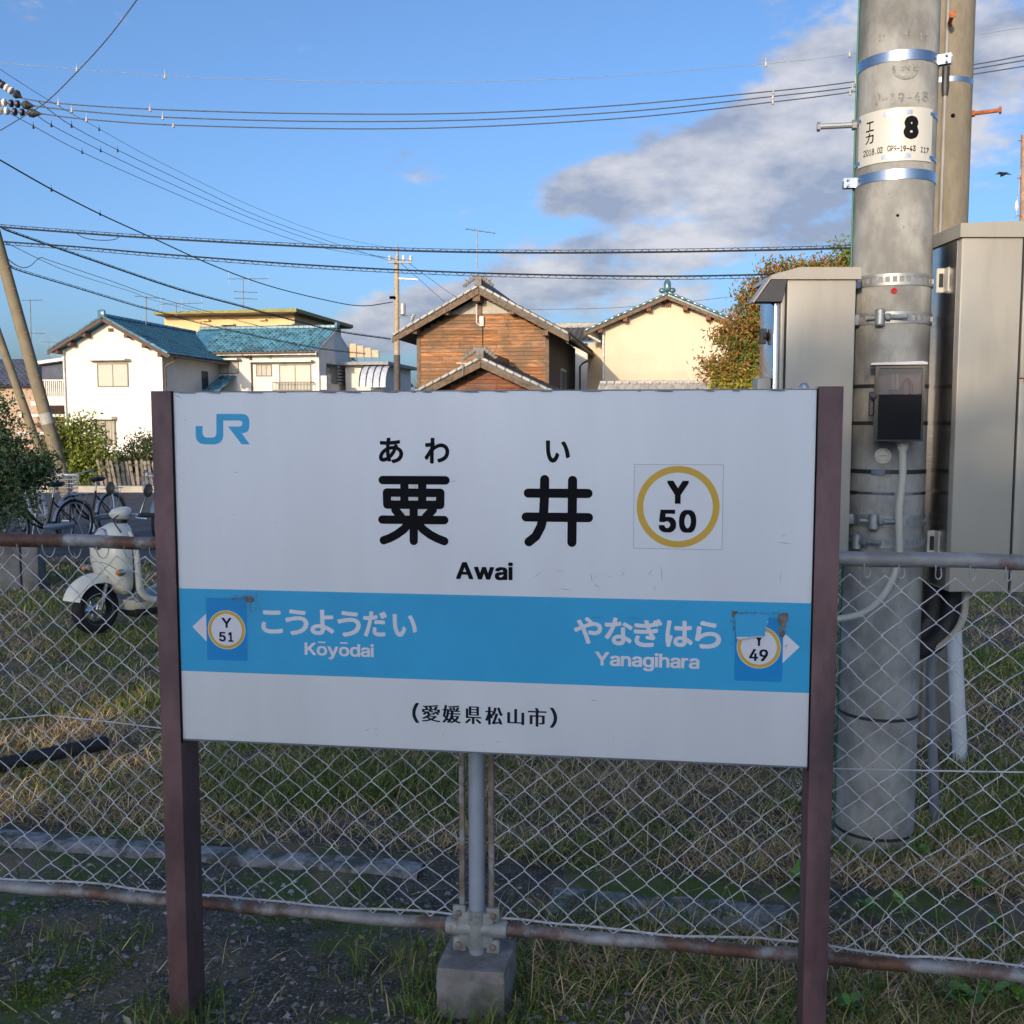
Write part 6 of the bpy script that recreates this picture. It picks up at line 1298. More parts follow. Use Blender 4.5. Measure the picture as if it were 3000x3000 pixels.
# plaster triangle, ridge beam and strut under the peak
zp = TH.px(1400, 921)[1]; top = g['top']; xa = g['xa']
xa0 = xa - (g['za'] - .22 - zp) / ((g['za'] - g['zl']) / (xa - g['xl'])); xb0 = xa + (g['za'] - .22 - zp) / ((g['za'] - g['zr']) / (g['xr'] - xa))
obj('plaster_gable', MB().prism([(xa0, zp + .012), (xb0, zp + .012), (xa, g['za'] - .25)], -.012, .019), pm('old_plaster', (.42, .39, .34), .9, var=.15, scale=2), th_, False, local=True)
a = TH.px(1406, 925); bx(th_, 'king_post', (a[0] - .09, -.08, a[1]), (a[0] + .09, -.013, g['za'] - .3), M_timber)
bx(th_, 'ridge_beam', (a[0] - .14, -.7, g['za'] - .55), (a[0] + .14, -.02, g['za'] - .28), M_timber)
for u, v in ((1310, 917), (1218, 972), (1502, 915), (1600, 977)):
    p = TH.px(u, v, -.4); bx(th_, 'purlin_end', (p[0] - .10, -.65, p[1] - .09), (p[0] + .10, -.035, p[1] + .11), M_timber)
for x in (g['wl'], g['wr']): bx(th_, 'corner_board', (x - .09, -.05, 2.0), (x + .06, .08, top(x)), M_timber)
p0, p1 = TH.px(1407, 935), TH.px(1411, 955); bx(th_, 'junction_box', (p0[0] - .0, -.16, p1[1] - .02), (p0[0] + .16, -.04, p0[1] + .1), M_wht2)
obj('conduit', MB().tube([(p0[0] - .12, -.10, g['za'] - .25), (p0[0] - .12, -.10, p1[1] + .1), (p0[0] + .02, -.10, p1[1])], .028, 6), M_wht2, th_, local=True)
mb = MB(); obj('service_wire', MB().tube([(p0[0] + .1, -.05, p1[1]), (p0[0] + .1, -.045, p1[1] - 1.2)], .015, 5), M_black, th_, local=True)
obj('gutter', MB().tube([(g['xr'] + .03, -.4, g['zr'] - .12), (g['xr'] + .03, 10.4, g['zr'] - .16)], .07, 8), M_timber, th_, local=True)
# shaded flank with a window and its downpipe
fx = g['wr']; f = bx(th_, 'window', (fx, 4.2, 2.4), (fx + .05, 6.2, 4.0), pm('sash_grey', (.25, .25, .26), .5))
for k in range(3): bx(th_, 'pane', (fx + .05, 4.3 + .62 * k, 2.5), (fx + .06, 4.85 + .62 * k, 3.9), M_paned, f)
obj('downpipe', MB().tube([(g['xr'], 10.3, g['zr'] - .2), (g['xr'] - .5, 10.3, g['zr'] - .45), (g['wr'] + .25, 10.3, g['zr'] - .6), (g['wr'] + .25, 10.3, 0)], .045, 6), M_gut, th_, local=True)
# lower gable in front
LH = Fr(1415, 1100, 35.2)
lh_, g2 = gable_timber(LH, 'timber_annexe', 'low timber annexe with reddish planks under a small tiled gable', (1408, 1050), (1180, 1168), (1655, 1165), 1245, 1580, .7, 4.3, M_plank2, 1.2, .15)
p = LH.px(1357, 1090, -.75); obj('gable_hook', MB().tube([(p[0], -.80, p[1] - .1), (p[0], -.80, p[1] + .5)], .02, 5).tube([(p[0] - .22, -.80, p[1] + .3), (p[0] + .12, -.80, p[1] + .28)], .012, 4), M_hot, lh_, local=True)

# ---------------------------------------------------------------- beige house
B = Fr(1955, 1000, 47)
bh = B.thing('house', 'beige plastered gable house with blue green tiles behind the timber house', 'house')
xa, za = B.px(1955, 858, -.6); xl, zl = B.px(1710, 968, -.6); sl = (za - zl) / (xa - xl); xr = xa + (xa - xl) * .98; zr_ = za - (xr - xa) * sl
wl_ = B.px(1764, 1000)[0]; wr = B.px(2160, 1000)[0]; tp = lambda x: za - abs(x - xa) * sl - .2
obj('wall', MB().prism([(wl_, -.2), (wr, -.2), (wr, tp(wr)), (xa, za - .2), (wl_, tp(wl_))], 0, 9), M_crm, bh, False, local=True)
obj('side_wall', MB().box((B.px(1722, 1000, 1.5)[0], 1.5, -.2), (wl_, 9, tp(wl_) - .55)), M_crm, bh, False, local=True)
M_tileg = pm('tile_teal', (.06, .13, .16), .16, var=.35, scale=3, obrand=.3, spec=.7)
for s, (xe, ze) in ((-1, (xl, zl)), (1, (xr, zr_))):
    A = [(xa, -.6, za), (xa, 9.5, za), (xe, 9.5, ze), (xe, -.6, ze)]
    r = obj('roof', MB().slab(*(A if s < 0 else A[::-1]), .1), M_tileg, bh, False, local=True)
    d = Vector((xe - xa, 0, ze - za)); n = int(d.length / .30); ang = math.atan2(d.z, d.x)
    me = MB().bbox((-d.length / n * .5, -.1, -.03), (d.length / n * .48, .2, .09), .035, 2).mesh('verge_tile'); me.materials.append(M_tileg)
    for k in range(n): place('verge_tile', me, r, Matrix.Translation(Vector((xa, -.6, za)) + d * ((k + .5) / n)) @ Matrix.Rotation(-ang + R(4 * s), 4, 'Y'))
    obj('barge_board', MB().slab((xa, -.59, za - .05), (xa, -.59, za - .27), (xe, -.59, ze - .25), (xe, -.59, ze - .05), .05), M_timber, bh, False, local=True)
    for k in (.22, .5, .8): p = Vector((xa, 0, za)) + d * k; bx(bh, 'purlin_end', (p.x - .1, -.55, p.z - .42), (p.x + .1, 0, p.z - .2), pm('purlin_red', (.20, .08, .05), .8))
mb = MB().bbox((xa - .16, -.75, za + .02), (xa + .16, -.5, za + .5), .12, 3).sphere((xa - .22, -.62, za + .1), (.16, .09, .12), 10, 6).sphere((xa + .22, -.62, za + .1), (.16, .09, .12), 10, 6).sphere((xa, -.62, za + .45), (.15, .1, .13), 10, 6)
obj('ridge_ornament', mb, M_tileg, bh, local=True)
a = B.px(1940, 899); b = B.px(1965, 886); v = bx(bh, 'gable_vent', (a[0], -.06, a[1]), (b[0], 0, b[1]), pm('vent_rust', (.22, .10, .06), .8))
for k in range(5): x = a[0] + (b[0] - a[0]) * k / 4; bx(bh, 'vent_slat', (x - .015, -.09, a[1] - .04), (x + .015, -.06, b[1] + .04), M_fascia, v)
obj('downpipe', MB().tube([(wl_ + .06, -.08, tp(wl_) - .1), (wl_ + .06, -.08, 0)], .055, 8), M_wht2, bh, local=True)
obj('gutter', MB().tube([(xl, -.5, zl - .1), (xl + .1, -.5, zl - .15), (wl_ - .05, -.3, zl - .5)], .05, 8), M_wht2, bh, local=True)
# ---------------------------------------------------------------- tiled shed roof in front of it
S = Fr(1950, 1130, 37)
sh_ = S.thing('tiled_shed', 'long low shed with grey tiled roof in front of the beige house', 'shed')
x0, zt = S.px(1754, 1116, .7); x1 = S.px(2330, 1116, .7)[0]; ze = S.px(1950, 1150, -.3)[1]
obj('wall', MB().box((x0 + .2, .1, -.2), (x1 - .2, 2.3, ze - .05)), pm('shed_wall', (.3, .27, .23), .9), sh_, False, local=True)
rs = obj('roof', slabm((x1, -.4, ze - .03), (x1, 1.1, zt - .12), (x0, 1.1, zt - .12), (x0, -.4, ze - .03), .08), M_tiles, sh_, False, local=True)
obj('roof', slabm((x1, 1.1, zt - .12), (x1, 2.6, ze - .03), (x0, 2.6, ze - .03), (x0, 1.1, zt - .12), .08), M_tiles, sh_, False, local=True)
nx = int((x1 - x0) / .28); tiling(sh_, rs, (x0, -.4, ze - .03), (1, 0, 0), (0, 1.5, zt - .09 - ze), nx, 5, (x1 - x0) / nx, .31, M_tiles, True)
me = MB().bbox((-.135, -.14, 0), (.135, .14, .13), .04, 2).mesh('ridge_tile'); me.materials.append(M_tiles)
for k in range(nx): place('ridge_tile', me, rs, Matrix.Translation((x0 + (k + .5) * (x1 - x0) / nx, 1.1, zt - .11)))
# ---------------------------------------------------------------- roof ridge between timber house and beige house
K = Fr(1670, 960, 54)
kh = K.thing('house', 'dark tiled roof with pale ridge peeping between timber and beige houses', 'house')
a = K.px(1600, 945); b = K.px(1730, 985); c = K.px(1745, 940)
obj('wall', MB().box((a[0], .8, -.2), (c[0] + .8, 6, b[1] - .3)), M_wht, kh, False, local=True)
rk = obj('roof', slabm((c[0] + 1, -.2, b[1] - .2), (c[0] + 1, 2.4, a[1] - .1), (a[0] - .5, 2.4, a[1] - .1), (a[0] - .5, -.2, b[1] - .2), .1), M_tilek, kh, False, local=True)
tiling(kh, rk, (a[0] - .4, -.2, b[1] - .2), (1, 0, 0), (0, 2.6, a[1] - b[1] + .1), 13, 9, .29, .30, M_tilek, True)
obj('ridge', MB().bbox((a[0] - .5, 2.25, a[1] - .1), (c[0] + 1, 2.55, a[1] + .2), .06, 2), M_tiles, rk, local=True)
# ---------------------------------------------------------------- far left: indigo roofed house with a white balcony
Lf = Fr(80, 1130, 60)
ih = Lf.thing('house', 'house with indigo tiled roof and white balcony behind the leaning pole', 'house')
x0 = Lf.px(-120, 1130)[0]; x1 = Lf.px(140, 1130)[0]; ze = Lf.px(60, 1128, -.6)[1]; zr_ = Lf.px(60, 1052, 2.5)[1]
obj('wall', MB().box((x0, 0, -.2), (x1, 6, ze)), pm('wall_tan', (.42, .30, .22), .9), ih, False, local=True)
ri = obj('roof', slabm((x1 + .6, -.6, ze), (Lf.px(70, 1052, 2.5)[0], 2.5, zr_), (x0, 2.5, zr_), (x0, -.6, ze), .1), M_tiler, ih, False, local=True)
obj('roof', slabm((x1 + .6, 6.0, ze), (Lf.px(70, 1052, 2.5)[0], 2.5, zr_), (Lf.px(70, 1052, 2.5)[0] + .01, 2.5, zr_ - .01), (x1 + .6, -.6, ze), .1), M_tiler, ih, False, local=True)
tiling(ih, ri, (x0, -.6, ze), (1, 0, 0), (0, 3.1, zr_ - ze), int((x1 + .4 - x0) / .32), int(math.hypot(3.1, zr_ - ze) / .3), .32, .3, M_tiler, True, keep=lambda p: p.x < x1 + .4 - (p.y + .6) * (x1 + .6 - Lf.px(70, 1052, 2.5)[0]) / 3.1)
e0, e1 = Lf.px(78, 1060, -1)[0], Lf.px(200, 1060, -1)[0]
obj('lean_roof', slabm((e1, -1, Lf.px(185, 1045, -1)[1]), (e1, 3, Lf.px(185, 1045, -1)[1]), (e0, 3, Lf.px(75, 1062, -1)[1]), (e0, -1, Lf.px(75, 1062, -1)[1]), .18), M_wht2, ih, False, local=True)
obj('gable_panel', MB().box((e0 + .6, -.5, ze), (e1, .0, Lf.px(120, 1062, -1)[1])), M_tiler, ih, False, local=True)
a = Lf.px(105, 1175, -1.2); b = Lf.px(190, 1112, -1.2)
rl = obj('balcony_rail', MB().box((a[0], -1.3, b[1] - .08), (b[0], -1.2, b[1])).box((a[0], -1.3, a[1]), (b[0], -1.2, a[1] + .25)), M_wht2, ih, local=True)
for k in range(15): x = a[0] + (b[0] - a[0]) * k / 15; bx(ih, 'baluster', (x, -1.28, a[1] + .25), (x + .05, -1.22, b[1] - .08), M_wht2, rl)
bx(ih, 'balcony_screen', (a[0], -1.1, a[1] + .25), (b[0], -1.06, b[1] - .1), pm('screen_beige', (.45, .40, .32), .8), rl)
bx(ih, 'balcony_floor', (a[0] - .2, -1.4, a[1] - .25), (b[0] + .1, .0, a[1] - .01), M_wht2)
for k in range(4): bx(ih, 'lower_eave', (a[0] - .8, -1.6 - .1 * k, a[1] - .9 - .5 * k), (b[0] + .1, -.0, a[1] - .75 - .5 * k), M_wht2 if k % 2 == 0 else M_fascia)
# small far house by the road pole
Q = Fr(1170, 1120, 70)
qh = Q.thing('house', 'small far white house with dark roof beside the road pole', 'house')
a = Q.px(1128, 1145); b = Q.px(1215, 1110); c = Q.px(1150, 1112)
obj('wall', MB().box((a[0] - 1, 0, -.2), (b[0], 5, c[1] - .5)), M_wht, qh, False, local=True)
obj('roof', slabm((b[0] + .5, -.4, a[1] - .2), (c[0] + .4, 2.5, c[1] + .1), (a[0] - 1.5, 2.5, c[1] + .1), (a[0] - 1.5, -.4, a[1] - .2), .1), M_tilek, qh, False, local=True)
# ---------------------------------------------------------------- antennas
antenna(1400, 672, 850, 40.0, 'slender television antenna on the timber house peak', [(.98, .75, -4, 5)], 1.0, -3)
antenna(712, 812, 908, 66, 'tall yagi antenna with crossed booms on the flat olive roof', [(.95, 1.6, 3, 3), (.55, .9, 0, 4), (.35, .9, 0, 4)], 1.6)
antenna(516, 890, 912, 64, 'wide low antenna on the flat roof above the blue tiles', [(1.0, 1.6, 4, 3)], 1.5)
antenna(428, 868, 945, 53, 'television antenna on the blue tiled ridge of the white house', [(.97, .9, -3, 4)], 1.3)
antenna(92, 878, 1028, 60, 'thin tall antenna above the indigo roof next to the leaning pole', [(.99, .7, 3, 4), (.35, .8, 0, 3)], 1.4, -4)
antenna(143, 1002, 1040, 72, 'short antenna behind the lean-to roof between leaning pole and white house', [(1.0, .8, 0, 4)], 1.2)
# ================================================================ far and leaning poles, overhead cables
f15 = 3000 / 1932
def pole_thing(label, top, foot, r0, r1, Y0, Y1, mat):
    a = at(*top, Y0); b = at(*foot, Y1); d = (b - a).normalized(); b2 = a + d * ((a.z + .3) / max(.05, -d.z))
    t = thing('utility_pole', label, 'utility pole', (b2.x, b2.y, -.15)); obj('shaft', MB().tube([a, a + (b2 - a) * .5, b2], [r0, (r0 + r1) / 2, r1], 18), mat, t); return t, a, b2
M_pole3 = pm('pole_weathered', (.20, .165, .11), .9, var=.15, scale=3, bump=.1, bscale=20)
LP, la, lb = pole_thing('leaning tan concrete pole carrying cables in front of the white house', (-149, 200), (140, 1240), .115, .15, 24, 24, M_pole3)
for v_, u1_ in ((237, 4), (300, 4), (325, 2)):
    a_ = at(-165 + (v_ - 200) * .278, v_, 24); c_ = at(u1_ - 12, v_, 24); obj('crossarm', MB().box((a_.x, 24.08, a_.z - .045), (c_.x, 24.17, a_.z + .045)), M_hot, LP)
for k in range(7):
    p = la + (lb - la) * (.45 + .05 * k); obj('step_bolt', MB().tube([p + Vector((.1, -.1, 0)), p + Vector((.17, -.17, .0))], .011, 6), M_rusty, LP)
p = la + (lb - la) * .80; obj('reflective_band', MB().tube([p - (lb - la).normalized() * .13, p + (lb - la).normalized() * .13], .1485, 18, cap=False), pm('band_pale', (.36, .34, .30), .6), LP)
SP, a_, b_ = pole_thing('thinner leaning strut pole at the picture edge beside the cable pole', (-58, 830), (87, 1240), .09, .105, 25.2, 25.2, M_pole3)
# road pole behind the timber house, with its crossarm, transformer and lamp
FP, fa, fb = pole_thing('distant road pole with crossarm and transformer left of the timber house', (1162, 752), (1163, 1140), .115, .16, 52, 52, pm('pole_far', (.42, .33, .22), .9, var=.1))
obj('pole_top', MB().tube([at(1163, 717, 52), at(1163, 752, 52)], [.04, .10], 10), M_hot, FP)
c = at(1163, 770, 52)
arm = obj('crossarm', MB().box((c.x - .42, c.y - .25, c.z - .05), (c.x + .76, c.y - .14, c.z + .05)), M_tiles, FP)
for u in (1142, 1182, 1203):
    q = at(u, 764, 51.8); obj('insulator', MB().lathe([(.05, 0), (.09, .05), (.06, .12), (.09, .18), (.05, .26)], 10, Matrix.Translation(q)), M_wht2, arm)
obj('lamp_arm', MB().tube([at(1168, 816, 51.8), at(1225, 819, 51.8)], .055, 8), M_wht2, FP)
tr = at(1180, 905, 51.6); obj('transformer', MB().lathe([(.10, -.28), (.145, -.26), (.145, .24), (.10, .28)], 14, Matrix.Translation(tr)), pm('transformer_steel', (.45, .44, .42), .4, metal=.3), FP)
obj('bracket', MB().tube([at(1165, 925, 51.8), at(1228, 928, 51.8)], .04, 6).tube([at(1213, 920, 51.8), at(1205, 940, 51.8)], .09, 8), M_hot, FP)
obj('switch_gear', MB().bbox(tuple(at(1141, 876, 51.8)), tuple(at(1156, 866, 51.6) + Vector((0, .2, 0))), .02), M_strap, FP)
obj('lower_sleeve', MB().tube([at(1163, 1040, 52), at(1163, 1146, 52)], .165, 14, cap=False), pm('sleeve_dark', (.10, .09, .08), .8), FP)
# pole cut by the right edge
EP, ea, eb = pole_thing('slim reddish pole cut by the picture edge above the tall cabinet', (3001, 395), (2996, 700), .075, .09, 26, 26, pm('pole_red', (.34, .22, .16), .9))
for v, w in ((412, 14), (521, 18), (632, 20)): obj('peg', MB().tube([at(2998, v, 26), at(2998 - w, v, 25.9)], .012, 5), M_rusty, EP)
q = at(2978, 604, 26); obj('guy_wire', MB().tube([at(2999, 430, 26), at(2982, 570, 26), at(2976, 640, 26)], .010, 5), M_hot, EP)
obj('guy_insulator', MB().lathe([(.01, -.12), (.045, -.06), (.05, 0), (.03, .1), (.008, .14)], 10, Matrix.Translation(q)), M_wht2, EP)

M_cab_k = pm('cable_black', (.02, .022, .026), .6); M_cab_g = pm('cable_grey', (.07, .08, .095), .6); M_cab_w = pm('cable_pale', (.26, .28, .31), .5)
def cable(label, pts, Y0, Y1, r, mat, coil=None, tags=(), tagmat=None, group=None, name='overhead_cable'):
    n = len(pts); P = [at(u * f15, v * f15, Y0 + (Y1 - Y0) * i / (n - 1)) for i, (u, v) in enumerate(pts)]
    t = thing(name, label, 'cable', P[0], 0, group); S = spline(P, 8); obj('conductor', MB().tube(S, r, 6), mat, t)
    if coil:
        sgn, h, pitch = coil; mb = MB(); S2 = [p + Vector((0, 0, sgn * h)) for p in S]; obj('messenger_wire', MB().tube(S2, .007, 5), mat, t)
        L = [0]
        for a, b in zip(S[:-1], S[1:]): L.append(L[-1] + (b - a).length)
        m = int(L[-1] / pitch * 8); H = []; j = 0
        for k in range(m + 1):
            s = L[-1] * k / m
            while j < len(L) - 2 and L[j + 1] < s: j += 1
            f = (s - L[j]) / max(1e-6, L[j + 1] - L[j]); p = S[j] + (S[j + 1] - S[j]) * f; a = 2 * math.pi * k / 8
            H.append(p + Vector((0, .5 * h * math.sin(a), sgn * h * (.5 - .62 * math.cos(a)))))
        obj('hanger_coil', MB().tube(H, .006, 4), mat, t)
    for (u, v) in tags:
        best = min(S, key=lambda p: (p - at(u * f15, v * f15, p.y)).length); k = min(range(len(S) - 1), key=lambda i: (S[i] - at(u * f15, v * f15, S[i].y)).length)
        p = at(u * f15, v * f15, S[k].y); obj('marker', MB().lathe([(.004, .13), (.009, .04), (.02, .025), (.022, -.025), (.036, -.05), (.022, -.07)], 8, Matrix.Translation(p)), tagmat or pm('marker_white', (.45, .43, .40), .6), t)
    return t
cable('pale thin wire crossing high above all the other lines', [(-30, 116), (145, 130), (311, 143), (600, 153), (800, 155), (1100, 147), (1445, 120), (1605, 102), (1932, 52), (2050, 34), (2700, -61)], 24, 24, .006, M_cab_w, tags=((145, 130), (311, 143), (1445, 120), (1603, 102)))
cable('uppermost of the three parallel dark lines crossing the sky', [(42, 186), (110, 195), (283, 206), (560, 214), (860, 214), (1150, 200), (1458, 172), (1605, 155), (1830, 123), (1932, 105), (2060, 84), (2700, -11)], 24, 24, .013, M_cab_g, tags=((110, 194), (283, 205), (1459, 172), (1614, 154)))
cable('middle of the three parallel dark lines crossing the sky', [(66, 200), (135, 208), (307, 221), (600, 229), (900, 226), (1200, 209), (1458, 182), (1605, 165), (1830, 131), (1932, 114), (2060, 93), (2700, -2)], 24, 24, .013, M_cab_g, tags=((135, 207), (307, 220), (1458, 182), (1608, 165)))
cable('lowest of the three parallel dark lines crossing the sky', [(80, 215), (163, 225), (327, 236), (640, 243), (900, 239), (1200, 221), (1462, 192), (1605, 174), (1830, 141), (1932, 125), (2060, 104), (2700, 9)], 24, 24, .013, M_cab_g, tags=((163, 224), (327, 235), (1458, 191), (1604, 174)))
cable('twisted grey wire slanting down from the top edge of the sky', [(275, -25), (258, 0), (205, 70), (146, 135), (90, 190), (50, 216), (0, 246), (-30, 258)], 20, 24, .012, M_cab_g)
D = [('highest', [(-20, 118), (95, 191), (187, 243), (300, 305), (480, 391), (620, 443), (747, 470)], .007, ((187, 243),)), ('second', [(70, 190), (135, 237), (222, 283), (345, 342), (480, 405), (620, 455), (735, 492)], .010, ((135, 236), (222, 283))),
     ('third', [(66, 214), (97, 236), (190, 284), (330, 350), (480, 414), (620, 462), (757, 492)], .010, ((97, 235), (190, 283))), ('lowest', [(16, 212), (63, 238), (155, 287), (300, 352), (480, 427), (620, 470), (773, 492)], .010, ((63, 238), (155, 286)))]
for w, pts, r, tg_ in D: cable(w + ' of the thin wires running down to the distant road pole', pts, 24, 52, r, M_cab_g, tags=tg_, tagmat=M_strap)
cable('thick dark cable sagging from upper left to the road pole', [(-20, 292), (0, 302), (97, 357), (189, 404), (290, 450), (400, 500), (500, 537), (600, 563), (680, 577), (741, 570)], 24, 52, .022, M_cab_k, tags=((97, 357), (189, 403)), tagmat=M_strap)
cable('upper level cable with coiled hanger crossing behind the poles', [(-20, 425), (0, 428), (100, 436), (300, 450), (640, 468), (900, 476), (1200, 476), (1605, 468), (2000, 452), (2600, 420)], 24, 20, .020, M_cab_k, coil=(1, .055, .30))
cable('lower level cable with coiled hanger crossing above the roofs', [(12, 456), (20, 457), (150, 466), (300, 479), (600, 501), (900, 515), (1200, 521), (1400, 519), (1605, 512), (2000, 495), (2600, 455)], 24, 20, .018, M_cab_k, coil=(-1, .065, .30))
cable('heavy coiled cable slanting down over the white house to the timber house', [(4, 430), (30, 441), (200, 500), (340, 547), (455, 578), (513, 594), (636, 625), (737, 640)], 24, 39, .022, M_cab_k, coil=(1, .04, .35))
cable('coiled cable slanting down across the blue roof from the leaning pole', [(14, 500), (40, 512), (150, 545), (258, 578), (290, 586), (365, 607), (471, 632), (604, 658), (690, 668)], 24, 50, .017, M_cab_k, coil=(1, .045, .4))
cable('thin wire slanting over the white house below the heavy coiled cable', [(11, 458), (125, 511), (250, 551), (300, 569), (483, 614), (560, 632)], 24, 54, .008, M_cab_g)
cable('cable with a slack loop leaving the leaning pole above the white house', [(14, 488), (30, 500), (45, 505), (58, 501), (77, 486), (95, 492), (200, 527), (300, 562), (400, 590), (500, 618)], 24, 54, .013, M_cab_k)
cable('slack joint loop hanging below the upper coiled cable', [(145, 441), (160, 449), (186, 453), (215, 452), (228, 444)], 24, 24, .009, M_cab_k)
cable('far thin wire passing behind the timber house peak', [(985, 583), (1010, 584), (1150, 581), (1270, 572), (1380, 560)], 60, 60, .012, M_cab_g)
for w, pts in (('left', [(757, 497), (800, 535), (850, 580), (900, 625)]), ('right', [(772, 497), (810, 525), (860, 560), (930, 600)])):
    cable('thin wire leaving the road pole behind the timber house, ' + ('steeper one' if w == 'left' else 'flatter one'), pts, 52, 75, .012, M_cab_g)
# strain insulator strings at the upper left
for k, (lbl, a, b) in enumerate((('upper insulator string slanting down at the left edge of the sky', (-6, 153), (42, 185)), ('middle insulator string of white and dark discs', (-8, 192), (66, 200)), ('lower insulator string beneath the middle one', (-6, 208), (80, 215)))):
    A = at(a[0] * f15, a[1] * f15, 24); Bq = at(b[0] * f15, b[1] * f15, 24); t = thing('strain_insulator', lbl, 'insulator', A, 0, 'insulator strings at the sky edge'); d = Bq - A; Mq = Matrix.Translation(A) @ d.to_track_quat('Z', 'Y').to_matrix().to_4x4(); L = d.length
    obj('rod', MB().tube([A, Bq], .02, 6), M_strap, t)
    for j, s in enumerate((.08, .22, .40, .56)):
        obj('disc', MB().lathe([(.03, L * s - .05), (.085, L * s - .03), (.085, L * s + .02), (.04, L * s + .05)], 12, Mq), (M_wht2 if (j < 2) == (k > 0) else M_strap), t)
    obj('clamp', MB().lathe([(.03, L * .66), (.09, L * .72), (.10, L * .80), (.05, L * .9), (.02, L * .97)], 10, Mq), M_strap, t)
# a bird far off
bp = at(2939, 508, 45); bt_ = thing('bird', 'small dark bird gliding beside the poles', 'bird', bp)
mb = MB(); k = .012
V = [(-30, 0, -4), (-14, 0, 6), (0, -6, 3), (14, 0, 4), (32, 0, -6), (12, 4, -3), (2, 14, -8), (-4, 14, -9), (-8, 4, -3), (0, 0, -10), (0, -12, -2)]
mb.add([bp + Vector((x * k, y * k, z * k)) for x, y, z in V], [(0, 1, 8), (1, 2, 8), (2, 3, 5), (3, 4, 5), (2, 5, 8), (8, 5, 6, 7), (2, 10, 3), (1, 10, 2), (8, 9, 5), (1, 9, 10), (3, 10, 9)])
obj('body', mb, M_strap, bt_)
# ================================================================ scooter, bicycles and small things in the yard
M_cream = pm('scooter_cream', (.72, .70, .60), .22, var=.03, spec=.6); M_rub = pm('rubber', (.018, .018, .02), .75, var=.2, scale=20); M_chr = pm('chrome', (.55, .56, .58), .25, metal=.9)
M_grey = pm('scooter_grey', (.20, .22, .25), .5); M_lens = pm('lens', (.55, .5, .45), .08, spec=.8); M_seat = pm('seat_black', (.02, .02, .022), .5); M_amber = pm('amber_lens', (.5, .18, .05), .15)
def loft(secs, n=20, p=2.6):
    """secs: (centre, half x, half y) of rounded sections stacked in z"""
    mb = MB(); V = []
    for (cx, cy, cz), hx, hy in secs:
        for j in range(n):
            a = 2 * math.pi * j / n; c, s = math.cos(a), math.sin(a); V.append((cx + hx * math.copysign(abs(c) ** (2 / p), c), cy + hy * math.copysign(abs(s) ** (2 / p), s), cz))
    k = len(secs); F = [(i * n + j, i * n + (j + 1) % n, (i + 1) * n + (j + 1) % n, (i + 1) * n + j) for i in range(k - 1) for j in range(n)]
    F += [tuple(reversed(range(n))), tuple((k - 1) * n + j for j in range(n))]; return mb.add(V, F)
def ring3(c, r, tr, n=28, m=8, sq=1.0):
    return MB().tube([(c[0] + r * math.cos(2 * math.pi * i / n), c[1], c[2] + r * math.sin(2 * math.pi * i / n)) for i in range(n)], tr, m, closed=True)
sp0 = atz(283, 1857, -.19); SYAW = math.atan2(-.82, -.57)
sco = thing('motor_scooter', 'cream retro motor scooter parked behind the fence', 'scooter', (sp0.x, sp0.y, -.19), SYAW)
def wheel10(cx):
    w = obj('wheel', ring3((cx, 0, .215), .160, .057), M_rub, sco, local=True, ang=60)
    Mx = Matrix.Translation((cx, 0, .215)) @ Matrix.Rotation(R(90), 4, 'X')
    obj('rim', MB().lathe([(.13, -.045), (.138, -.04), (.125, -.02), (.125, .02), (.138, .04), (.13, .045)], 28, Mx, cap=False).lathe([(.145, -.046), (.13, -.048)], 28, Mx, cap=False).lathe([(.145, .046), (.13, .048)], 28, Mx, cap=False), M_chr, w, local=True)
    mb = MB().lathe([(.045, -.05), (.05, -.03), (.05, .03), (.045, .05)], 16, Mx)
    for k in range(5):
        a = 2 * math.pi * k / 5; mb.tube([(cx + .04 * math.cos(a), 0, .215 + .04 * math.sin(a)), (cx + .13 * math.cos(a), 0, .215 + .13 * math.sin(a))], [.022, .015], 6)
    obj('hub', mb, M_chr, w, local=True); return w
wheel10(0); wheel10(-1.16)
mb = MB(); V = []; n = 14; m = 7
for i in range(n):
    a = R(14 + 140 * i / (n - 1))
    for j in range(m):
        t = -1 + 2 * j / (m - 1); r = .262 - .075 * abs(t) ** 2.5; V.append((r * math.cos(a) * 1.08 + .01, 1.0 * .10 * t, .262 + r * math.sin(a)))
mb.add(V, [(i * m + j, i * m + j + 1, (i + 1) * m + j + 1, (i + 1) * m + j) for i in range(n - 1) for j in range(m - 1)])
obj('front_fender', mb, M_cream, sco, local=True, ang=60)
obj('fork', MB().tube([(0, .07, .215), (-.04, .07, .36), (-.10, .05, .52)], .018, 8).tube([(0, -.07, .215), (-.04, -.07, .36), (-.10, -.05, .52)], .018, 8), M_chr, sco, local=True)
obj('front_cover', loft([((-.21, 0, .33), .05, .17), ((-.20, 0, .40), .085, .205), ((-.18, 0, .50), .105, .225), ((-.165, 0, .60), .12, .23), ((-.165, 0, .72), .13, .22), ((-.18, 0, .81), .13, .195), ((-.205, 0, .88), .11, .155), ((-.24, 0, .925), .06, .09)], 24, 2.4), M_cream, sco, local=True, ang=60)
obj('cover_seam', MB().tube(spline([(-.075, -.20, .56), (-.052, -.10, .60), (-.046, 0, .61), (-.052, .10, .60), (-.075, .20, .56)], 4), .0025, 5), M_seat, sco, local=True)
obj('brake_cable', MB().tube(spline([(-.20, .06, 1.0), (-.12, .12, .96), (-.16, .16, .86)], 5), .006, 5), M_seat, sco, local=True)
obj('brake_cable', MB().tube(spline([(-.20, -.06, 1.0), (-.10, -.13, .97), (-.15, -.17, .87)], 5), .006, 5), M_seat, sco, local=True)
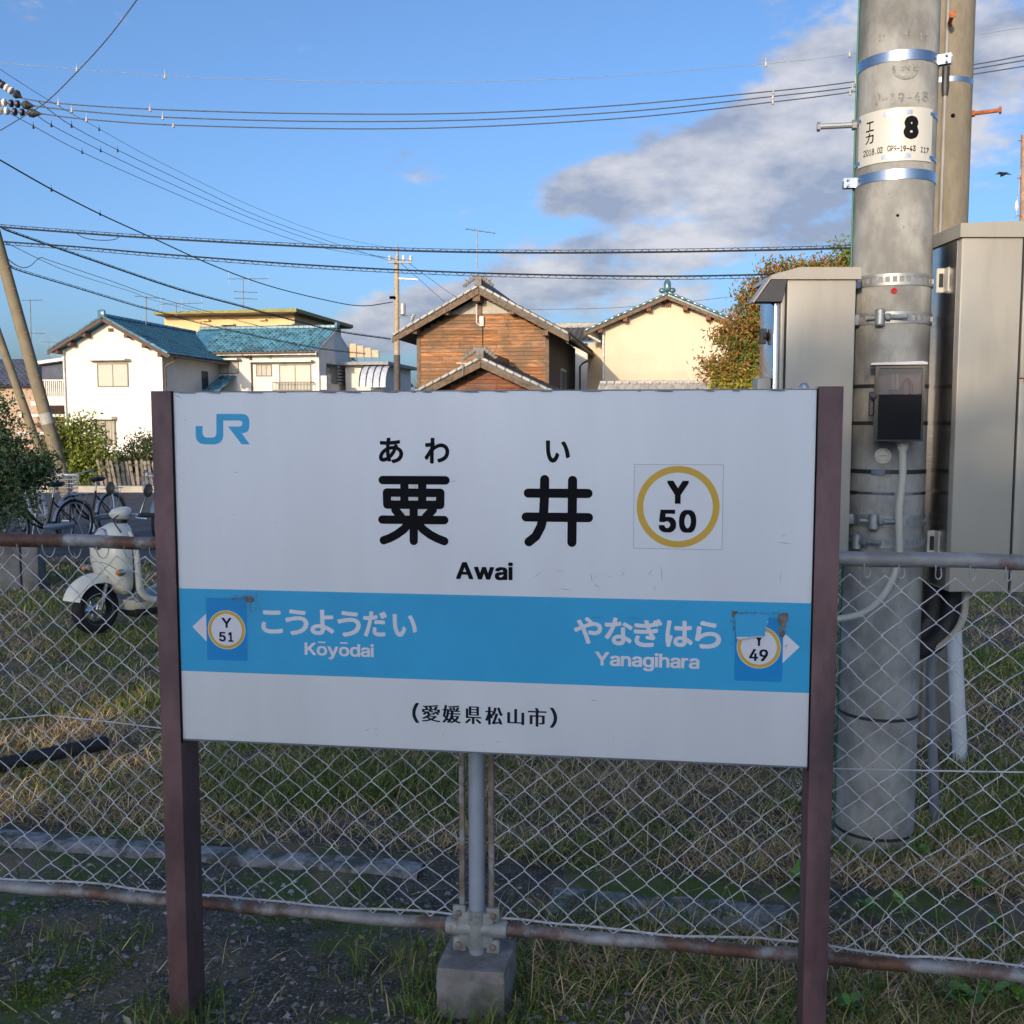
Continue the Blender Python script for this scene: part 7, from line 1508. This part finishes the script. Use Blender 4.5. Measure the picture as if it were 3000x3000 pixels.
obj('steering_column', MB().tube([(-.25, 0, .88), (-.29, 0, .97)], .045, 12), M_seat, sco, local=True)
hl = obj('headlight', MB().lathe([(.092, -.03), (.096, .0), (.086, .008)], 24, Matrix.Translation((-.058, 0, .805)) @ Matrix.Rotation(R(70), 4, 'Y')), M_chr, sco, local=True)
obj('lens', MB().lathe([(.084, .004), (.07, .022), (.04, .034), (.001, .038)], 24, Matrix.Translation((-.058, 0, .805)) @ Matrix.Rotation(R(70), 4, 'Y'), cap=False), M_lens, hl, local=True)
obj('emblem_plate', MB().lathe([(.055, -.01), (.055, .006), (.04, .010)], 20, Matrix.Translation((-.066, 0, .60)) @ Matrix.Rotation(R(90), 4, 'Y')), pm('scooter_blue', (.42, .46, .50), .4), sco, local=True)
obj('horn_slot', MB().bbox((-.09, -.035, .525), (-.066, .035, .548), .008, 2), M_black, sco, local=True)
for s in (-1, 1):
    obj('turn_signal', MB().sphere((-.09, s * .245, .535), (.045, .03, .032), 12, 8), M_chr, sco, local=True); obj('turn_lens', MB().sphere((-.07, s * .247, .535), (.032, .025, .026), 10, 6), M_amber, sco, local=True)
    obj('leg_shield_edge', MB().tube(spline([(-.24, s * .16, .86), (-.26, s * .215, .70), (-.27, s * .22, .5), (-.30, s * .21, .34), (-.42, s * .205, .255), (-.62, s * .20, .25), (-.78, s * .19, .30)], 5), [.018 + .012 * min(1, i / 12) for i in range(31)], 10), M_cream, sco, local=True)
    obj('grip', MB().tube([(-.34, s * .17, 1.0), (-.385, s * .34, 1.0)], .021, 10), M_seat, sco, local=True); obj('brake_lever', MB().tube([(-.30, s * .16, .985), (-.28, s * .22, .98), (-.31, s * .31, .975)], .007, 6), M_chr, sco, local=True)
    st_ = obj('mirror_stalk', MB().tube(spline([(-.33, s * .18, .99), (-.35, s * .21, 1.09), (-.36, s * .25, 1.17)], 4), .007, 6), M_chr, sco, local=True)
    obj('mirror', MB().lathe([(.055, 0), (.06, .008), (.045, .02), (.01, .028)], 18, Matrix.Translation((-.365, s * .27, 1.21)) @ Matrix.Rotation(R(80), 4, 'Y')), M_seat, st_, local=True)
obj('leg_shield', MB().slab((-.275, -.20, .30), (-.275, .20, .30), (-.255, .16, .84), (-.255, -.16, .84), .01), M_grey, sco, local=True)
obj('floorboard', MB().bbox((-.80, -.19, .24), (-.28, .19, .29), .02), M_grey, sco, local=True)
obj('side_skirt', loft([((-.55, 0, .17), .28, .13), ((-.55, 0, .22), .30, .19), ((-.55, 0, .262), .31, .20)], 20, 3.5), M_cream, sco, local=True)
obj('underbody', MB().bbox((-.95, -.12, .10), (-.30, .12, .20), .03), M_seat, sco, local=True)
obj('rear_body', loft([((-1.05, 0, .30), .28, .13), ((-1.06, 0, .42), .36, .185), ((-1.08, 0, .54), .39, .19), ((-1.06, 0, .64), .36, .165), ((-1.05, 0, .70), .33, .14)], 24, 2.6), M_cream, sco, local=True, ang=60)
obj('seat', loft([((-1.02, 0, .69), .34, .13), ((-1.02, 0, .74), .36, .145), ((-1.02, 0, .79), .34, .13), ((-1.02, 0, .81), .28, .09)], 20, 3), M_seat, sco, local=True, ang=60)
obj('tail_light', MB().sphere((-1.44, 0, .56), (.04, .07, .05), 12, 8), pm('red_lens', (.35, .02, .02), .2), sco, local=True)
obj('handlebar_cover', loft([((-.30, 0, .955), .05, .05), ((-.27, 0, .975), .085, .075), ((-.26, 0, 1.01), .095, .082), ((-.28, 0, 1.045), .08, .07), ((-.30, 0, 1.06), .04, .04)], 22, 2.1), M_cream, sco, local=True, ang=60)
obj('handlebar', MB().tube([(-.36, -.22, 1.0), (-.31, 0, .995), (-.36, .22, 1.0)], .014, 8), M_chr, sco, local=True)
obj('stand', MB().tube([(-.85, .12, .18), (-.9, .18, .0)], .012, 6).tube([(-.85, -.12, .18), (-.9, -.18, .0)], .012, 6), M_chr, sco, local=True)

# ---- bicycles
M_bk = pm('bike_black', (.025, .025, .03), .35); M_br = pm('bike_red', (.14, .03, .03), .4); M_bs = pm('bike_silver', (.42, .44, .48), .35, metal=.6); M_spk = pm('spoke', (.35, .36, .38), .4, metal=.5)
def bicycle(label, loc, yaw, fm, steer=0.0, basket=True):
    b = thing('bicycle', label, 'bicycle', loc, yaw, 'bicycles left in the parking lot'); r = .33
    S = Matrix.Translation((.38, 0, .62)) @ Matrix.Rotation(R(steer), 4, 'Z') @ Matrix.Translation((-.38, 0, -.62))
    def ad(name, mb, mat, par=None, st=False):
        if st: mb.v = [S @ v for v in mb.v]
        return obj(name, mb, mat, par or b, local=True, ang=60)
    for cx, st in ((.54, True), (-.54, False)):
        w = ad('wheel', ring3((cx, 0, r), r - .017, .0175, 32, 6), M_rub, None, st); ad('rim', ring3((cx, 0, r), r - .042, .009, 32, 5), M_bs, w, st)
        mb = MB()
        for k in range(18): a = 2 * math.pi * k / 18; mb.tube([(cx + .02 * math.cos(a + 1), .02 * (-1) ** k, r + .02 * math.sin(a + 1)), (cx + .285 * math.cos(a), 0, r + .285 * math.sin(a))], .0014, 3, cap=False)
        tag(ad('spokes', mb, M_spk, w, st), kind='stuff'); ad('hub', MB().tube([(cx, -.05, r), (cx, .05, r)], .022, 8), M_bs, w, st)
        V = []; n = 12
        a0, a1 = (R(20), R(165)) if cx > 0 else (R(10), R(205))
        for i in range(n):
            a = a0 + (a1 - a0) * i / (n - 1)
            for y in (-.028, 0, .028): rr_ = .362 - abs(y) * .35; V.append((cx + rr_ * math.cos(a), y, r + rr_ * math.sin(a)))
        ad('fender', MB().add(V, [(i * 3 + j, i * 3 + j + 1, i * 3 + j + 4, i * 3 + j + 3) for i in range(n - 1) for j in range(2)]), M_bs, None, st)
    ad('fork', MB().tube([(.54, .05, r), (.47, .05, .55), (.40, .03, .68)], .011, 6).tube([(.54, -.05, r), (.47, -.05, .55), (.40, -.03, .68)], .011, 6).tube([(.41, 0, .66), (.35, 0, .98)], .015, 8), fm, None, True)
    ad('frame', MB().tube(spline([(.385, 0, .80), (.15, 0, .48), (-.08, 0, .30)], 5), .019, 8).tube(spline([(.39, 0, .72), (.2, 0, .42), (-.08, 0, .28)], 5), .017, 8).tube([(-.08, 0, .28), (-.20, 0, .72)], .017, 8).tube([(-.08, .0, .28), (-.54, .05, r)], .010, 6).tube([(-.08, 0, .28), (-.54, -.05, r)], .010, 6).tube([(-.19, .0, .66), (-.54, .05, r)], .009, 6).tube([(-.19, 0, .66), (-.54, -.05, r)], .009, 6), fm)
    ad('handlebar', MB().tube(spline([(.10, .29, 1.03), (.24, .27, 1.04), (.32, .14, 1.0), (.34, 0, .985), (.32, -.14, 1.0), (.24, -.27, 1.04), (.10, -.29, 1.03)], 4), .011, 8), M_bs, None, True)
    for s in (-1, 1):
        ad('grip', MB().tube([(.05, s * .295, 1.03), (.17, s * .285, 1.035)], .016, 8), M_seat, None, True); ad('brake_lever', MB().tube([(.26, s * .25, 1.02), (.20, s * .29, .99), (.11, s * .30, .985)], .006, 5), M_bs, None, True)
    ad('seat_post', MB().tube([(-.19, 0, .70), (-.225, 0, .86)], .012, 8), M_bs)
    ad('saddle', loft([((-.24, 0, .86), .10, .07), ((-.25, 0, .89), .135, .10), ((-.25, 0, .915), .13, .09), ((-.26, 0, .925), .09, .06)], 16, 2.2), M_seat)
    mb = MB()
    for y in (-.06, -.02, .02, .06): mb.tube([(-.36, y, .73), (-.76, y, .73)], .005, 5)
    for x in (-.36, -.56, -.76): mb.tube([(x, -.065, .735), (x, .065, .735)], .005, 5)
    for s in (-1, 1): mb.tube([(-.72, s * .06, .73), (-.54, s * .06, r)], .005, 5)
    ad('luggage_rack', mb, M_bs)
    ad('crank', MB().lathe([(.09, -.004), (.09, .004)], 20, Matrix.Translation((-.08, .05, .28)) @ Matrix.Rotation(R(90), 4, 'X')).tube([(-.08, .06, .28), (.06, .06, .20)], .011, 6).tube([(-.08, -.06, .28), (-.22, -.06, .36)], .011, 6), M_bs)
    ad('chain_guard', MB().bbox((-.50, .045, .27), (.02, .06, .36), .006, 1), M_bs)
    for p_ in ((.06, .10, .20), (-.22, -.10, .36)): ad('pedal', MB().bbox((p_[0] - .04, p_[1] - .04, p_[2] - .012), (p_[0] + .04, p_[1] + .04, p_[2] + .012), .004, 1), M_seat)
    ad('kickstand', MB().tube([(-.54, .07, r), (-.62, .15, .01)], .010, 6), M_bs)
    if basket:
        mb = MB(); z0, z1 = .74, .98; x0, x1, y0, y1 = .43, .72, -.17, .17
        for i in range(9):
            t = i / 8; ys = y0 + (y1 - y0) * t
            for x in (x0, x1): mb.tube([(x + (.03 if x > .5 else 0), ys, z1), (x, ys * .85, z0)], .003, 4)
            xs = x0 + (x1 - x0) * t
            for y in (y0, y1): mb.tube([(xs, y, z1), (xs, y * .85, z0)], .003, 4)
        for k in range(5): z = z0 + (z1 - z0) * k / 4; e = .85 + .15 * k / 4; mb.tube([(x0, y0 * e, z), (x1 + .03 * k / 4, y0 * e, z), (x1 + .03 * k / 4, y1 * e, z), (x0, y1 * e, z)], .0035 if k < 4 else .006, 4, closed=True)
        for k in range(6): y = y0 * .85 + (y1 - y0) * .85 * k / 5; mb.tube([(x0, y, z0), (x1, y, z0)], .003, 4)
        ad('basket', mb, M_bs, None, True)
    return b
w0 = at(182, 1526, 14.6); yaw = math.atan2(-.96, -.28); h = Vector((math.cos(yaw), math.sin(yaw), 0))
bicycle('black bicycle with wire basket standing behind the scooter', (w0.x - h.x * .54, w0.y - h.y * .54, -.135), yaw, M_bk, 22)
w1 = at(118, 1508, 15.4); yaw = math.atan2(.78, -.62); h = Vector((math.cos(yaw), math.sin(yaw), 0))
bicycle('silver bicycle half hidden between dark bush and black bicycle', (w1.x + h.x * .54, w1.y + h.y * .54, -.135), yaw, M_bs, 0, True)
w1 = at(20, 1540, 13.3); yaw = math.atan2(-.9, -.43); h = Vector((math.cos(yaw), math.sin(yaw), 0))
bicycle('dark bicycle mostly hidden under the dark bush', (w1.x - h.x * .54, w1.y - h.y * .54, -.135), yaw, M_bk, -15, False)
w1 = at(418, 1520, 14.4); yaw = math.atan2(-.97, -.25); h = Vector((math.cos(yaw), math.sin(yaw), 0))
bicycle('red framed bicycle with wire basket cut off by the brown sign post', (w1.x - h.x * .54 + .18, w1.y - h.y * .54, -.135), yaw, M_br, 18)

# ---- picket fence by the road
p0 = at(296, 1420, 26.0); p1 = at(480, 1420, 26.2)
pf = thing('picket_fence', 'grey weathered picket fence under the bushes', 'fence', (p0.x, p0.y, -.1))
M_pick = pm('picket_grey', (.24, .21, .18), .9, var=.25, scale=5, obrand=.25)
for z in (.12, .48): obj('rail', MB().box((p0.x - .1, p0.y + .04, z), (p1.x + .5, p0.y + .08, z + .06)), M_timber, pf)
for k in range(17):
    x = p0.x + k * .115; ln = -.13 + .10 * k / 16 + random.uniform(-.05, .05); hh = .66 + random.uniform(-.05, .05); w = .075
    obj('picket', MB().prism([(x, -.1), (x + w, -.1), (x + w + ln, hh - .03), (x + w * .5 + ln, hh), (x + ln, hh - .03)], p0.y, p0.y + .03), M_pick, pf)
# ---- low concrete blocks, crushed carton, black pipe
M_blk = pm('old_block', (.17, .17, .165), .95, var=.3, scale=4, col2=(.09, .09, .085), mask=(.5, .7), bump=.4, bscale=25)
for lbl, u0, u1 in (('grey concrete block on the grass, the one at the picture edge', -60, 58), ('grey concrete block on the grass, inner one of the two', 62, 112)):
    a = at(u0, 1660, 10.9); b = at(u1, 1660, 10.9); zt = at(50, 1598, 10.9).z
    tag(obj('concrete_block', MB().bbox((a.x, 10.9, -.3), (b.x, 11.1, zt), .02), M_blk), lbl, 'concrete block')
c = atz(22, 1716, -.18); ct = thing('crushed_carton', 'crushed white carton lying on the grass near the concrete blocks', 'carton', c)
M_cart = pm('carton_white', (.60, .60, .62), .8, var=.05); M_cart2 = pm('carton_brown', (.25, .17, .11), .85)
obj('carton_lid', MB().slab(c + Vector((-.25, -.02, .13)), c + Vector((.13, -.06, .15)), c + Vector((.10, .22, .17)), c + Vector((-.25, .25, .15)), .006), M_cart, ct)
obj('carton_flap', MB().slab(c + Vector((-.02, -.10, .02)), c + Vector((.14, -.06, .12)), c + Vector((.11, .0, .13)), c + Vector((-.06, -.02, .03)), .005), M_cart, ct)
obj('carton_body', MB().bbox(c + Vector((-.25, .0, -.01)), c + Vector((.07, .2, .128)), .01), M_cart2, ct)
pa = atz(-120, 2268, -.05); pb = atz(312, 2176, -.05)
pt = thing('drain_pipe', 'black ribbed pipe lying in the grass behind the fence', 'pipe', (pa.x, pa.y, -.1))
P = spline([pa, pa + (pb - pa) * .5 + Vector((0, 0, .004)), pb], 22); obj('pipe', MB().tube(P, [.036 * (1.03 if i % 2 else .97) for i in range(len(P))], 14), pm('pipe_black', (.018, .019, .024), .6), pt)
# ---- broad leaved weeds at the fence foot
M_weed = pm('weed_leaf', (.12, .25, .045), .5, var=.3, scale=8, obrand=.3)
lm = bpy.data.meshes.new('leaf'); V = []; F = []
for i, (y, w) in enumerate(((0, .05), (.25, .32), (.5, .38), (.78, .22), (1, .0))):
    for s in (-1, 0, 1): V.append((s * w, y, .10 * math.sin(y * 3) + (.06 if s else 0) * w * 4))
for i in range(4):
    for j in range(2): F.append((i * 3 + j, i * 3 + j + 1, i * 3 + j + 4, i * 3 + j + 3))
lm.from_pydata(V, [], F); lm.shade_smooth(); lm.materials.append(M_weed)
wg = [('leafy weed beside the brown post foot, lowest one', 2488, 2985), ('leafy weed clump at the lower picture corner under the fence', 2820, 2960), ('pale leafy weed beyond the clump at the lower picture corner', 2895, 2945), ('leafy weed at the extreme lower corner of the picture', 2985, 2955), ('small weed in front of the pale pole foot', 2640, 2680), ('weed sprouting by the base of the pale pole', 2690, 2520), ('weed growing behind the fence under the tall cabinet', 2920, 2740), ('small weed behind the fence near the marker pipe', 2870, 2620), ('tiny weed behind the fence beside the brown post', 2345, 2600), ('weed low behind the fence between post and pale pole', 2530, 2690)]
for k, (lbl, u, v) in enumerate(wg):
    z = 0.0; p = atz(u, v, z); z = float(gheight(p.x, p.y)); p = atz(u, v, z); t = thing('weed_plant', lbl, 'weed', (p.x, p.y, z)); nlf = random.randint(7, 12)
    for i in range(nlf):
        a = 2.4 * i + k; el_ = random.uniform(.15, 1.0); L = random.uniform(.03, .06)
        place('leaf', lm, t, Matrix.Translation((random.uniform(-.015, .015), random.uniform(-.015, .015), .01 + .035 * random.random())) @ Matrix.Rotation(a, 4, 'Z') @ Matrix.Rotation(el_, 4, 'X') @ Matrix.Scale(L, 4))
    obj('stem', MB().tube([(0, 0, -.01), (.004, 0, .05)], .002, 5), M_weed, t, local=True)
